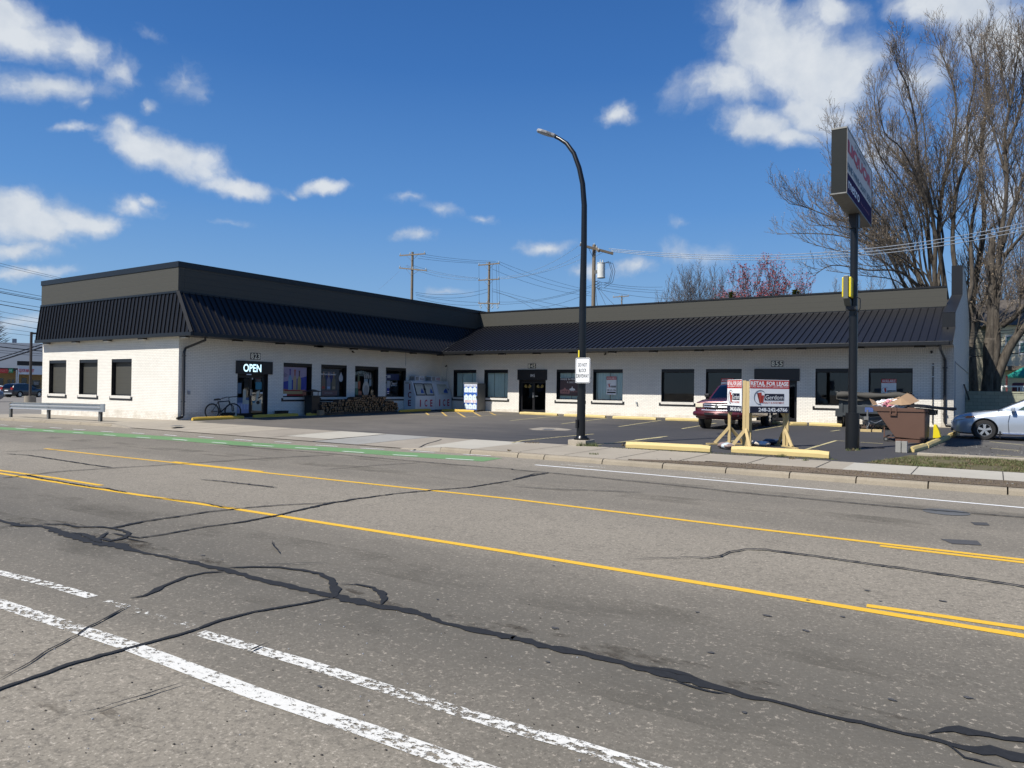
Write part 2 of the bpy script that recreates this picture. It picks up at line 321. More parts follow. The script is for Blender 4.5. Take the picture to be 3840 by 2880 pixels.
# ---------------------------------------------------------------- mesh builder
def rotz(a): return Matrix.Rotation(a, 3, 'Z')
class M:
    def __init__(s): s.v = []; s.f = []; s.mi = []; s.mats = []; s.cur = 0
    def use(s, m):
        if m not in s.mats: s.mats.append(m)
        s.cur = s.mats.index(m); return s
    def face(s, idx): s.f.append(tuple(idx)); s.mi.append(s.cur)
    def poly(s, pts):
        n = len(s.v); s.v += [Vector(p) for p in pts]; s.face(range(n, n+len(pts))); return s
    def obox(s, c, ax, ay, az):      # centre and three half axes
        c = Vector(c); ax, ay, az = Vector(ax), Vector(ay), Vector(az); n = len(s.v)
        for k in (-1, 1):
            for j in (-1, 1):
                for i in (-1, 1): s.v.append(c+ax*i+ay*j+az*k)
        for q in ((0, 2, 3, 1), (4, 5, 7, 6), (0, 1, 5, 4), (2, 6, 7, 3), (0, 4, 6, 2), (1, 3, 7, 5)): s.face([n+i for i in q])
        return s
    def box(s, x0, x1, y0, y1, z0, z1):
        return s.obox(((x0+x1)/2, (y0+y1)/2, (z0+z1)/2), (abs(x1-x0)/2, 0, 0), (0, abs(y1-y0)/2, 0), (0, 0, abs(z1-z0)/2))
    def bar(s, a, b, w, h, up=(0, 0, 1)):
        a, b = Vector(a), Vector(b); d = b-a; L = d.length; d.normalize(); up = Vector(up)
        sd = d.cross(up)
        if sd.length < .01: sd = d.cross(Vector((1, 0, 0)))
        sd.normalize(); u = sd.cross(d).normalized()
        return s.obox((a+b)/2, d*(L/2), sd*(w/2), u*(h/2))
    def tube(s, pts, rad, n=8, cap=True):
        pts = [Vector(p) for p in pts]; m = len(pts)
        if not isinstance(rad, (list, tuple)): rad = [rad]*m
        base = len(s.v); prev = None
        for i, p in enumerate(pts):
            d = (pts[min(i+1, m-1)]-pts[max(i-1, 0)])
            if d.length < 1e-9: d = Vector((0, 0, 1))
            d.normalize()
            if prev is None:
                a = Vector((0, 0, 1)) if abs(d.z) < .9 else Vector((1, 0, 0)); x = d.cross(a).normalized()
            else:
                x = prev-d*prev.dot(d)
                if x.length < 1e-6: x = d.orthogonal()
                x.normalize()
            prev = x; y = d.cross(x)
            for k in range(n):
                t = 2*math.pi*k/n; s.v.append(p+x*(rad[i]*math.cos(t))+y*(rad[i]*math.sin(t)))
        for i in range(m-1):
            for k in range(n):
                a = base+i*n+k; b = base+i*n+(k+1) % n; s.face((a, b, b+n, a+n))
        if cap: s.face([base+k for k in range(n)][::-1]); s.face([base+(m-1)*n+k for k in range(n)])
        return s
    def cyl(s, c, r, h, n=20, r2=None, axis=(0, 0, 1)):
        c = Vector(c); a = Vector(axis).normalized()
        return s.tube([c, c+a*h], [r, r if r2 is None else r2], n)
    def prism(s, pts, vec):          # polygon + extrusion vector
        n = len(s.v); k = len(pts); vec = Vector(vec)
        s.v += [Vector(p) for p in pts]+[Vector(p)+vec for p in pts]
        s.face(list(range(n, n+k))[::-1]); s.face(range(n+k, n+2*k))
        for i in range(k):
            j = (i+1) % k; s.face((n+i, n+j, n+k+j, n+k+i))
        return s
    def sheet(s, nu, nv, fn):
        n = len(s.v)
        for j in range(nv+1):
            for i in range(nu+1): s.v.append(Vector(fn(i/nu, j/nv)))
        for j in range(nv):
            for i in range(nu):
                a = n+j*(nu+1)+i; s.face((a, a+1, a+nu+2, a+nu+1))
        return s
    def add(s, o, mtx=None):
        n = len(s.v); s.v += [(mtx@v if mtx else v.copy()) for v in o.v]
        for f, mi in zip(o.f, o.mi):
            if o.mats: s.use(o.mats[mi])
            s.face([n+i for i in f])
        return s
    def text(s, txt, o, right, up, w=None, h=.1, bold=0, mat=None, center=True):
        if mat: s.use(mat)
        v, f = glyphs(txt, bold)
        if not v: return s
        x0 = min(p[0] for p in v); x1 = max(p[0] for p in v); y0 = min(p[1] for p in v); y1 = max(p[1] for p in v)
        sy = h/(y1-y0); sx = (w/(x1-x0)) if w else sy
        o = Vector(o); right = Vector(right).normalized(); up = Vector(up).normalized(); n = len(s.v)
        ox = (x0+x1)/2 if center else x0; oy = (y0+y1)/2 if center else y0
        s.v += [o+right*((p[0]-ox)*sx)+up*((p[1]-oy)*sy) for p in v]
        for q in f: s.face([n+i for i in q])
        return s
    def build(s, name, mat=None, parent=None, world=True, smooth=False, bevel=0, tagd=None, auto=False):
        me = bpy.data.meshes.new(name)
        vs = s.v
        if parent is not None and world:
            inv = rootm(parent).inverted(); vs = [inv@v for v in s.v]
        me.from_pydata([tuple(v) for v in vs], [], s.f)
        if s.mats:
            for m in s.mats: me.materials.append(m)
            me.polygons.foreach_set('material_index', s.mi)
        else: me.materials.append(mat)
        me.update()
        bm = bmesh.new(); bm.from_mesh(me)
        bmesh.ops.recalc_face_normals(bm, faces=[f for f in bm.faces if len(f.edges) > 0])
        if bevel:
            es = [e for e in bm.edges if len(e.link_faces) == 2 and e.calc_face_angle(0) > .6]
            try: bmesh.ops.bevel(bm, geom=es, offset=bevel, segments=2, affect='EDGES', profile=.6)
            except Exception: pass
        bm.to_mesh(me); bm.free()
        if smooth or auto:
            me.polygons.foreach_set('use_smooth', [True]*len(me.polygons))
            if auto:
                try: me.set_sharp_from_angle(angle=R(38))
                except Exception: pass
        o = bpy.data.objects.new(name, me); S.collection.objects.link(o)
        if parent is not None: o.parent = parent
        return o
def rootm(p):
    while p.parent is not None: p = p.parent
    return ROOTM[p.name]
ROOTM = {}
_gc = {}
def glyphs(txt, bold=0):
    k = (txt, bold)
    if k in _gc: return _gc[k]
    cu = bpy.data.curves.new('t', 'FONT'); cu.body = txt; cu.size = 1; cu.offset = bold; cu.resolution_u = 3; cu.fill_mode = 'FRONT'
    ob = bpy.data.objects.new('t', cu); S.collection.objects.link(ob)
    dg = bpy.context.evaluated_depsgraph_get(); me = bpy.data.meshes.new_from_object(ob.evaluated_get(dg))
    r = ([tuple(v.co[:2]) for v in me.vertices], [tuple(p.vertices) for p in me.polygons])
    bpy.data.objects.remove(ob); bpy.data.curves.remove(cu); bpy.data.meshes.remove(me)
    _gc[k] = r; return r
def tag(o, label=None, cat=None, group=None, kind=None):
    if label: o['label'] = label
    if cat: o['category'] = cat
    if group: o['group'] = group
    if kind: o['kind'] = kind
    return o
def thing(name, label, cat, loc=(0, 0, 0), rz_=0, group=None):
    o = bpy.data.objects.new(name, None); S.collection.objects.link(o); o.location = loc; o.rotation_euler = (0, 0, rz_); o.empty_display_size = .2
    ROOTM[o.name] = Matrix.Translation(Vector(loc))@Matrix.Rotation(rz_, 4, 'Z')
    return tag(o, label, cat, group)
def struct(o): o['kind'] = 'structure'; return o
def copy_tree(o, parent=None):
    c = o.copy(); S.collection.objects.link(c); c.parent = parent
    for ch in [x for x in bpy.data.objects if x.parent == o]: copy_tree(ch, c)
    return c
def px2poly(pts, off=.004, fn=G): return [fn(x, y, off) for x, y in pts]

# ================================================================ THE GROUND
XS = [-900, -300, -200, -140, -106, -80, -60, -50, -40, -29, -15, 0, 20, 60, 300, 900]
def ribbon(name, mat, y0, y1, off, fz, xs=XS, ys=None, x0=None, x1=None):
    m = M(); xx = [x for x in xs if (x0 is None or x > x0) and (x1 is None or x < x1)]
    if x0 is not None: xx = [x0]+xx
    if x1 is not None: xx = xx+[x1]
    yy = ys or [y0, y1]
    for i in range(len(xx)-1):
        for j in range(len(yy)-1):
            m.poly([(a, b, fz(a, b)+off) for a, b in ((xx[i], yy[j]), (xx[i+1], yy[j]), (xx[i+1], yy[j+1]), (xx[i], yy[j+1]))])
    return struct(m.build(name, mat))
YC = 15.08     # road edge (foot of the kerb)
def gbase(x, y): return rz(x) if y < 15.2 else gz(x, y)
def gbase(x, y): return rz(x)-(.12 if 15.09 < y < 17.7 else 0) if y < 17.7 else gz(x, y)
ribbon('ground', DIRT, 0, 0, -.03, gbase, ys=[-900, -12, YC, 15.1, 17.6, 17.75, 36, 120, 900])
ribbon('road', ROAD, 0, 0, 0, rz, ys=[-8, YC])
ribbon('far_pavement', CONC, 0, 0, .01, rz, ys=[-11, -8.02])
ribbon('parking_lot', LOT, 0, 0, 0, gz, ys=[17.72, 36, 62], x0=-29.5, x1=24)
ribbon('side_street_asphalt', simple_ground('side_lot_asphalt', (.20, .185, .165), (.09, .088, .085), (.36, .34, .30), speck=.4, big=.15), 0, 0, 0, gz, ys=[15.2, 36, 160], x0=-240, x1=-41.6)
# pavement west of the driveway, in front of the white wing
ribbon('pavement', CONC, 0, 0, .004, gz, ys=[15.2, 18.25], x0=-43.2, x1=-28.6)
az_ = lambda x, y, o=.006: (rz(x)+.01)*(1-(y-15.1)/2.64)+(gz(x, 17.74)+.002)*(y-15.1)/2.64+o
m = M(); m.poly([(-28.6, 15.2, gz(-28.6, 15.2)+.004), (-27.2, 15.2, az_(-27.2, 15.2)), (-27.2, 17.75, az_(-27.2, 17.75)), (-28.6, 17.75, gz(-28.6, 17.75)+.004)]); m.poly([(-28.6, 17.75, gz(-28.6, 17.75)+.004), (-27.2, 17.75, az_(-27.2, 17.75)), (-27.2, 18.25, gz(-27.2, 18.25)+.006), (-28.6, 18.25, gz(-28.6, 18.25)+.004)]); m.poly([(-28.6, 14.9, rz(-28.6)-.05), (-27.2, 14.9, rz(-27.2)-.05), (-27.2, 15.2, az_(-27.2, 15.2)), (-28.6, 15.2, gz(-28.6, 15.2)+.004)]); struct(m.build('pavement_ramp', CONC))
def sheetpoly(name, mat, pts): m = M(); m.poly(pts); return struct(m.build(name, mat))
# driveway apron: flush slabs of different age
def slab(name, mat, pts, off=.006):
    m = M(); m.poly([(x, y, (rz(x)+.01)*(1-(y-15.1)/2.64)+(gz(x, 17.74)+.002)*(y-15.1)/2.64+off) for x, y in pts]); return struct(m.build(name, mat))
yb = 17.74
_xa = [G(x, y).x for x, y in ((640, 1578), (860, 1600), (1080, 1618), (1245, 1633), (1365, 1640), (1525, 1639), (1660, 1648), (1800, 1660), (2018, 1666))]
slab('driveway_apron', CONC, [(-27.2, 15.1), (-27.2, 17.75), (-24.0, 17.75), (-21.3, yb), (-21.6, 15.1)])
slab('driveway_slab', CONCD, [(-21.6, 15.1), (-21.3, yb), (-18.9, yb), (-19.3, 15.1)])
slab('driveway_slab', CONCL, [(-19.3, 15.75), (-18.9, yb), (-16.6, yb), (-17.2, 15.75)], .010)
slab('driveway_slab', CONCD, [(-19.3, 15.1), (-19.3, 15.75), (-17.2, 15.75), (-17.25, 15.1)])
slab('driveway_slab', CONCG, [(-17.25, 15.1), (-16.6, yb), (-14.6, yb), (-15.4, 15.1)])
slab('driveway_slab', CONCD, [(-15.4, 15.1), (-14.6, yb), (-13.1, yb), (-13.2, 15.1)])
m = M(); m.poly([(-13.2, 15.22, az_(-13.2, 15.22, .010)), (-11.3, 15.22, gz(-11.3, 15.22)+.004), (-11.3, yb+.1, gz(-11.3, yb)+.004), (-13.1, yb, az_(-13.1, yb, .010))]); struct(m.build('driveway_slab', CONCL))
m = M()
for x in (-24.2, -21.45, -19.1, -16.95, -15.0):
    m.poly([(x-.25-.012, 15.1, rz(x)+.024), (x-.25+.012, 15.1, rz(x)+.024), (x+.3+.012, yb, gz(x, yb)+.016), (x+.3-.012, yb, gz(x, yb)+.016)])
struct(m.build('slab_joint', DARKL))
# jagged crack across the apron
m = M(); pts = [G(x, y, .0) for x, y in ((1548, 1676), (1563, 1669), (1577, 1666), (1592, 1660), (1608, 1656), (1632, 1652), (1655, 1647))]
for p in pts: p.z = (rz(p.x)+.01)*(1-(p.y-15.1)/2.64)+(gz(p.x, 17.74)+.002)*(p.y-15.1)/2.64+.011
for a, b in zip(pts, pts[1:]): m.bar(a, b, .05, .002)
struct(m.build('pavement_crack', TAR))
# pavement east
ribbon('pavement', CONC, 0, 0, .004, gz, ys=[15.2, 17.95], x0=-11.3, x1=-5.4)
ribbon('pavement', CONC, 0, 0, .004, gz, ys=[16.15, 17.95], x0=-5.4, x1=-2.6)
ribbon('pavement', CONCL, 0, 0, .006, gz, ys=[16.2, 17.9], x0=-2.6, x1=30)
m = M()
for x in (-9.9, -8.6, -7.25, -5.9, -4.5, -3.1, -1.35, .15, 1.65):
    y0 = 15.3 if x < -5.4 else 16.2
    m.poly([(x-.009, y0, gz(x, y0)+.011), (x+.009, y0, gz(x, y0)+.011), (x+.009, 17.9, gz(x, 17.9)+.011), (x-.009, 17.9, gz(x, 17.9)+.011)])
struct(m.build('slab_joint', DARKL))
# dirt verge between kerb and pavement
m = M(); N = 40
for i in range(N):
    a = -6.9+i*.9; b = a+.9
    f = lambda x: 15.22+min(1, max(.05, (x+6.9)/2.2))*.95+.05*math.sin(x*5)
    m.poly([(a, 15.2, gz(a, 15)+.012), (b, 15.2, gz(b, 15)+.012), (b, f(b), gz(b, 16)+.014), (a, f(a), gz(a, 16)+.014)])
struct(m.build('dirt_verge', DIRT))
# kerbs in cast lengths
def kerb(name, xs, mat, y0=15.0, hgt=None):
    for a, b in zip(xs, xs[1:]):
        m = M(); a += .012; b -= .012
        t = [gz(x, 15.1)+.002 for x in (a, b)]; r = [rz(x)-.05 for x in (a, b)]
        sec = lambda x, tt, rr: [(x, y0, rr), (x, y0+.035, tt-.045), (x, y0+.075, tt-.008), (x, y0+.11, tt), (x, y0+.24, tt), (x, y0+.24, rr)]
        A = sec(a, t[0], r[0]); B = sec(b, t[1], r[1]); n = len(m.v); m.v += [Vector(p) for p in A+B]; k = len(A)
        for i in range(k): j = (i+1) % k; m.face((n+i, n+j, n+k+j, n+k+i))
        m.face(range(n, n+k)); m.face(range(n+k, n+2*k))
        struct(m.build(name, mat))
KERBM = simple_ground('kerb_concrete', (.29, .25, .19), (.14, .12, .09), (.48, .43, .35), speck=.35, big=.18, fine=50)
kerb('kerb', [-12.2, -11.2, -9.75, -9.0, -7.45, -6.0, -4.62, -3.36, -2.16, -.98, .2, 1.6, 4.6, 7.6, 10.6], KERBM)
kerb('kerb', [-43, -40, -37, -34, -31, -28.6], KERBM)
# tapered kerb ends
for x0, x1 in ((-13.6, -12.2), (-27.2, -28.6)):
    m = M(); y0 = 15.0; t1 = gz(x1, 15.1); r = rz(x1)
    m.v += [Vector(p) for p in ((x0, y0, r-.04), (x0, y0+.24, r-.04), (x0, y0+.24, r+.015), (x0, y0, r+.012), (x1, y0, r-.04), (x1, y0+.24, r-.04), (x1, y0+.24, t1), (x1, y0+.06, t1))]
    for f in ((0, 1, 2, 3), (4, 5, 6, 7), (0, 1, 5, 4), (1, 2, 6, 5), (2, 3, 7, 6), (3, 0, 4, 7)): m.face(f)
    struct(m.build('kerb', CONCD))
ribbon('gutter_pan', CONCD, 0, 0, .003, rz, ys=[14.55, 15.0], x0=-27, x1=-13) if False else None

# --- road markings
def stripe(name, mat, pts, w, off=.004, fn=RD, ws=None, dens=1):
    P0 = [fn(x, y, off) for x, y in pts]
    if not isinstance(w, (list, tuple)): w = [w]*len(P0)
    zf = rz if fn is RD else gz; P = []; ww = []
    for i in range(len(P0)-1):
        k = max(1, min(60, int((P0[i+1]-P0[i]).length/1.0)))
        for j in range(k): q = P0[i].lerp(P0[i+1], j/k); q.z = zf(q.x, q.y)+off; P.append(q); ww.append(w[i]*(1-j/k)+w[i+1]*j/k)
    P.append(P0[-1]); ww.append(w[-1]); w = ww
    m = M(); n = len(P)
    L = []
    for i in range(n):
        d = (P[min(i+1, n-1)]-P[max(i-1, 0)]); d.z = 0; d.normalize(); s = Vector((-d.y, d.x, 0))*(w[i]/2); L.append((P[i]+s, P[i]-s))
    for a, b in zip(L, L[1:]): m.poly([a[0], a[1], b[1], b[0]])
    return struct(m.build(name, mat))
def line(name, mat, x0, x1, ya, yb2, w, off=.004):
    m = M(); xs = [x0]+[x for x in XS if x0 < x < x1]+[x1]
    f = lambda x: ya+(yb2-ya)*(x-x0)/(x1-x0)
    for a, b in zip(xs, xs[1:]): m.poly([(a, f(a)-w/2, rz(a)+off), (b, f(b)-w/2, rz(b)+off), (b, f(b)+w/2, rz(b)+off), (a, f(a)+w/2, rz(a)+off)])
    return struct(m.build(name, mat))
stripe('lane_marking', PYEL, [(169, 1682), (410, 1709), (651, 1734.5), (989.5, 1771.9), (1920, 1870.8), (2788, 1977.6), (3300, 2037), (3840, 2099), (4400, 2170)], .105)
stripe('lane_marking', PYEL, [(651, 1731), (820, 1750), (986, 1768)], .10)
stripe('lane_marking', PYEL, [(3300, 2046), (3560, 2077), (3840, 2109), (4400, 2182)], .10)
stripe('lane_marking', PYEL, [(-900, 1640), (-400, 1705), (0, 1775), (477, 1849), (920, 1914), (1920, 2071.3), (2788, 2212), (3840, 2384), (4600, 2510)], .105)
stripe('lane_marking', PYEL, [(-400, 1690), (0, 1764), (200, 1791), (380, 1820)], .10)
stripe('lane_marking', PYEL, [(3250, 2270), (3500, 2305), (3840, 2355), (4600, 2475)], .095)
stripe('lane_marking', PWHTC, [(2007, 1743), (2400, 1776), (3100, 1838), (3840, 1903.8), (4800, 1990)], .10)
stripe('lane_marking', PWHTW, [(2100, 1741), (2180, 1747), (2270, 1753)], .06)
stripe('lane_marking', PWHTW, [(2620, 1787), (2690, 1793), (2760, 1799)], .06)
# green cycle lane with dashed white edges
m = M()
gl = [(-400, 1585), (0, 1606), (360, 1625), (720, 1649), (868, 1661), (1300, 1688), (1500, 1702), (1849, 1724)]
stripe('bike_lane', PGRN, gl, .98)
def dashes(y, xs, w=.11, L=.95):
    for x in xs:
        m = M(); m.poly([(x, y-w/2, rz(x)+.008), (x+L, y-w/2, rz(x+L)+.008), (x+L, y+w/2, rz(x+L)+.008), (x, y+w/2, rz(x)+.008)]); struct(m.build('lane_dash', PWHTC))
DN = [((0,1626),(28,1629)),]
far = [(0,1593,30,1595),(78,1597,120,1599),(187,1603,232,1606),(274,1609,319,1612),(380,1617,426,1620),(496,1623,540,1626),(616,1630,662,1634),(745,1637,800,1641),(880,1647,945,1652),(1030,1656,1092,1660),(1184,1669,1264,1674),(1352,1680,1440,1685),(1538,1690,1630,1696),(1736,1703,1840,1709)]
near = [(59,1605,100,1608),(163,1614,202,1617),(274,1621,313,1624),(389,1630,434,1633),(512,1639,562,1642),(647,1646,702,1651),(795,1658,850,1662),(945,1668,1025,1673),(1108,1678,1190,1683),(1284,1692,1365,1697),(1474,1705,1565,1710),(1673,1719,1776,1725)]
for a in far+near:
    P = [RD(a[0], a[1], .008), RD(a[2], a[3], .008)]; m = M(); w = .042
    m.poly([P[0]+Vector((0, -w, 0)), P[1]+Vector((0, -w, 0)), P[1]+Vector((0, w, 0)), P[0]+Vector((0, w, 0))]); struct(m.build('lane_dash', PWHTC))
stripe('lane_marking', PWHT, [(-500, 2110), (0, 2262), (494.8, 2424.6), (954.8, 2598), (1400, 2745), (1840, 2900), (2300, 3050)], .125)
stripe('lane_marking', PWHTW, [(-500, 2040), (0, 2147), (180, 2190), (347, 2238)], .095)
stripe('lane_marking', paint_mat('nearly_gone_white_paint', (.74, .73, .68), .545, scale=18), [(400, 2253), (560, 2300), (720, 2350)], .08)
stripe('lane_marking', paint_mat('half_worn_white_paint', (.72, .71, .66), .475, scale=20), [(746, 2372), (1150, 2487), (1560, 2618), (1909, 2725), (2150, 2790)], .105)
stripe('lane_marking', PWHTW, [(2150, 2790), (2300, 2838), (2440, 2880), (2700, 2960)], .11)

# --- crack sealant: photo-surveyed polylines, widths in metres
def r5(l): return [(x*.868, 1600+y*.868) for x, y in l]
def r6(l): return [(1920+x*.868, 1600+y*.868) for x, y in l]
TN = [0]
def tar(pts, w, taper=True):
    TN[0] += 1; oz = .0060+.00035*TN[0]
    P = [RD(x, y, oz) for x, y in pts]; Q = []; ws = []
    if not isinstance(w, (list, tuple)): w = [w]*len(P)
    rnd = random.Random(int(pts[0][0]*7+pts[0][1]))
    for i in range(len(P)-1):
        L = (P[i+1]-P[i]).length; k = max(2, int(L/.055))
        k = min(k, 90)
        for j in range(k):
            t = j/k; q = P[i].lerp(P[i+1], t); q.z = rz(q.x)+oz; Q.append(q); ws.append(w[i]*(1-t)+w[i+1]*t)
    Q.append(P[-1]); ws.append(w[-1]); m = M(); L = []; n = len(Q); dr = 0
    for i in range(n):
        d = Q[min(i+1, n-1)]-Q[max(i-1, 0)]; d.z = 0; d.normalize(); s = Vector((-d.y, d.x, 0))
        dr = dr*.8+rnd.uniform(-.008, .008); e = min(1, (i+.3)/3, (n-1-i+.3)/3) if taper else 1
        hw = ws[i]/2*e; L.append((Q[i]+s*(hw*rnd.choice([.6, .8, 1, 1, 1.15, 1.4])*rnd.uniform(.85, 1.15)+dr), Q[i]-s*(hw*rnd.choice([.6, .8, 1, 1, 1.15, 1.4])*rnd.uniform(.85, 1.15)-dr)))
    for a, b in zip(L, L[1:]): m.poly([a[0], a[1], b[1], b[0]])
    o = struct(m.build('crack_sealant', TAR)); return o
tar(r5([(-400,330),(-100,385),(0,405),(80,425),(180,430),(300,465),(420,500),(500,512),(600,540),(720,562),(850,590),(960,615),(1080,645),(1250,690),(1400,722),(1480,738),(1640,775),(1780,800),(1930,850),(2060,878),(2212,912)])+r6([(0,912),(200,955),(400,1000),(520,1030),(700,1080),(900,1130),(1000,1160),(1150,1190),(1280,1225),(1400,1255),(1560,1290),(1700,1325),(1850,1350),(1950,1385),(2080,1400),(2212,1425),(2500,1490)]),
    [.05,.05,.06,.09,.09,.13,.16,.15,.05,.05,.08,.08,.08,.09,.09,.10,.12,.10,.04,.09,.08,.08,.08,.07,.07,.10,.08,.06,.03,.03,.03,.035,.03,.045,.05,.09,.10,.07,.055,.06])
tar(r6([(1800,1325),(1900,1312),(2010,1322),(2120,1345),(2250,1358),(2500,1380)]), [.03,.08,.07,.05,.05,.05])
tar(r6([(1870,1360),(1960,1425),(2060,1450),(2140,1472)]), [.05,.025,.015,.01])
tar(r6([(520,1030),(640,1045),(760,1068),(830,1090)]), [.05,.04,.05,.02])
tar(r6([(620,1080),(720,1105),(830,1140),(930,1155)]), [.01,.02,.03,.04])
tar(r5([(555,740),(620,728),(700,690),(800,648),(880,630),(980,622)]), [.05,.05,.045,.04,.035,.06])
tar(r5([(960,612),(1050,606),(1180,605),(1300,618),(1380,635),(1430,655),(1450,690),(1455,735)]), [.04,.045,.045,.045,.05,.06,.08,.12])
tar(r5([(1455,680),(1540,678),(1610,695),(1650,720),(1665,745),(1650,768)]), [.035,.035,.04,.06,.07,.08])
tar(r5([(1450,735),(1380,750),(1250,775),(1100,800),(960,835),(860,870),(740,905),(600,945),(480,975),(300,1025),(150,1080),(0,1130),(-300,1250)]), [.06,.035,.035,.035,.032,.035,.035,.035,.035,.035,.035,.03,.03])
tar(r5([(560,768),(500,805),(440,835),(370,870),(330,900),(230,955),(120,1020),(0,1095)]), [.025,.02,.018,.018,.012,.012,.012,.012])
tar(r5([(480,460),(600,480),(760,455),(900,430),(1050,410),(1130,395),(1250,370),(1400,335),(1530,312),(1700,290),(1880,272),(2020,262),(2110,248),(2212,232)]), [.07,.03,.04,.045,.05,.055,.055,.065,.06,.05,.05,.05,.06,.05])
tar(r6([(0,230),(60,215),(160,198)]), [.06,.09,.05]); tar(r6([(40,218),(100,202),(160,198)]), [.03,.03,.05])
tar(r5([(480,438),(620,408),(760,388),(900,366),(1050,350),(1200,338),(1400,328),(1530,318)]), [.09,.045,.045,.045,.045,.04,.03,.03])
tar(r5([(150,425),(200,420),(290,420),(330,432),(440,432),(520,445),(555,460),(540,478),(480,490),(430,480),(470,452)]), [.03,.045,.045,.045,.05,.05,.05,.06,.08,.06,.04])
tar(r5([(300,455),(370,462),(410,480),(440,500)]), [.06,.08,.08,.1]); tar(r5([(0,432),(60,425),(120,430)]), [.05,.05,.05]); tar(r5([(540,480),(600,492),(640,498)]), [.05,.03,.015])
tar(r5([(0,222),(120,208),(260,192),(480,178),(700,165),(900,152),(1100,138),(1300,128),(1450,120)]), .045)
tar(r5([(20,116),(120,122),(250,142),(380,162),(490,176)]), .05); tar(r5([(0,108),(200,100),(400,92),(520,88)]), .035)
tar(r5([(955,75),(1100,90),(1300,105),(1500,122),(1700,140),(1900,158),(2212,182)])+r6([(0,184),(140,196),(400,222),(700,252),(1000,284),(1400,322),(1800,358),(2212,390),(2600,425)]), .04)
tar(r5([(1390,184),(1500,176),(1650,164),(1820,154)]), .03)
tar(r5([(860,226),(960,235),(1080,248),(1200,262)]), [.03,.045,.045,.05])
tar(r5([(110,205),(180,222),(260,235),(330,248),(400,260),(460,266),(550,284)]), [.03,.06,.03,.06,.03,.05,.02])
tar(r5([(600,300),(740,312),(860,325),(960,345),(1020,350)]), [.01,.03,.02,.03,.03])
tar(r6([(0,257),(150,266),(300,272),(450,278),(570,284)]), .03)
tar(r6([(480,575),(600,566),(760,560),(840,565),(900,558),(940,538),(1010,527),(1100,530),(1300,556),(1600,597),(1900,640),(2212,688),(2700,760)]), [.005,.01,.015,.025,.025,.03,.03,.045,.045,.04,.04,.04,.04])
tar(r5([(1180,490),(1185,515),(1210,535),(1215,545)]), [.01,.015,.02,.03])
tar(r5([(1110,592),(1200,590),(1320,586),(1420,586)]), .012)
tar(r5([(1070,972),(1110,955),(1160,930)]), [.03,.025,.02]); tar(r5([(860,800),(885,798)]), .03); tar(r5([(240,1250),(420,1215),(560,1170),(680,1135),(790,1105)]), [.004,.005,.008,.02,.02])
GRIME = None
def grime_mat(name, col, th, sc, soft=.18):
    b = NB(name); p = b.pos(); n = b.noise(b.map(p, (.7, 1.5, 1)), sc, 7, .75); n2 = b.noise(p, 1.1, 3)
    a_ = b.ramp(b.math('ADD', n, b.math('MULTIPLY', b.math('SUBTRACT', n2, .5), .5)), [(th, 0), (th+soft, .75)])
    b.fin(col, .85, 0, .2); b.l.new(a_, b.b.inputs['Alpha']); return b.m
GRIME = grime_mat('seam_grime', (.075, .064, .050), .49, 7, .22); STAIN = grime_mat('oil_drip_stain', (.085, .068, .050), .56, 3.5, .25); POL = grime_mat('polished_tyre_track', (.13, .12, .10), .44, 1.0, .6)
def grime(pts, w, mat=None, off=.0035): stripe('road_grime', mat or GRIME, pts, w, off, RD)
grime(r5([(1500, 700), (1700, 775), (1850, 800), (2050, 845), (2212, 880)])+r6([(0, 880), (250, 930), (500, 985), (750, 1045), (1000, 1110), (1300, 1190), (1600, 1265), (1900, 1340), (2212, 1400)]), [.05, .18, .22, .22, .22, .24, .24, .26, .26, .26, .24, .22, .20, .18])
grime(r5([(60, 395), (250, 425), (480, 490), (620, 520), (800, 560), (960, 592)]), [.2, .4, .35, .3, .2, .1])
for y_ in (3.75, 4.9, 10.35, 11.9): line('tyre_track', POL, -60, 12, y_*1.05, y_*1.05, .62, .002)
grime([(-200, 2450), (90, 2640), (200, 2760), (330, 2850), (430, 2900)], [.20, .28, .30, .30, .3], STAIN); grime([(260, 2520), (330, 2580), (520, 2680), (700, 2720), (860, 2790)], [.15, .2, .22, .2, .16], STAIN); grime([(-200, 2440), (60, 2470), (160, 2540)], [.2, .15, .05], STAIN)
rnd = random.Random(3)
for (x, y, a) in [(3010+20,2250,0),(185,868,1),(875,555,2),(960,575,2),(1890,745,2),(1380,1120,2),(155,1015,1),(1830,365,3),(860,975,1),(1640,1177,1),(1000,1232,1),(1590,752,1),(1535,707,1),(1430,820,1),(800,800,1),(1100,815,1),(1860,752,1),(1270,880,1),(1970,1168,1),(180,600,4)]:
    if a == 0: P = RD(x, y, .0065)
    elif a == 2: P = RD(x*.868, 1600+y*.868, .0065)
    else: P = RD(1920+x*.868, 1600+y*.868, .0065)
    m = M(); n = 14; rr = rnd.uniform(.010, .024)*(1+P.y*.05)
    m.poly([P+Vector((math.cos(t*2*math.pi/n)*rr*rnd.uniform(.5, 1.5), math.sin(t*2*math.pi/n)*rr*rnd.uniform(.4, 1.0), 0)) for t in range(n)]); struct(m.build('tar_spot', PATCH))
# dark repair patches on the far lane, manhole
m = M(); P = RD(1920+1875*.868, 1600+368*.868, .006); n = 20
m.poly([P+Vector((math.cos(t*2*math.pi/n)*.30, math.sin(t*2*math.pi/n)*.30, 0)) for t in range(n)]); struct(m.build('manhole_cover', STEELD))
for l in ([(1980,412),(2050,414),(2065,426),(2000,424)], [(1850,484),(2010,492),(2030,512),(1900,505)]):
    m = M(); m.poly([RD(1920+x*.868, 1600+y*.868, .006) for x, y in l]); struct(m.build('road_patch', PATCH))

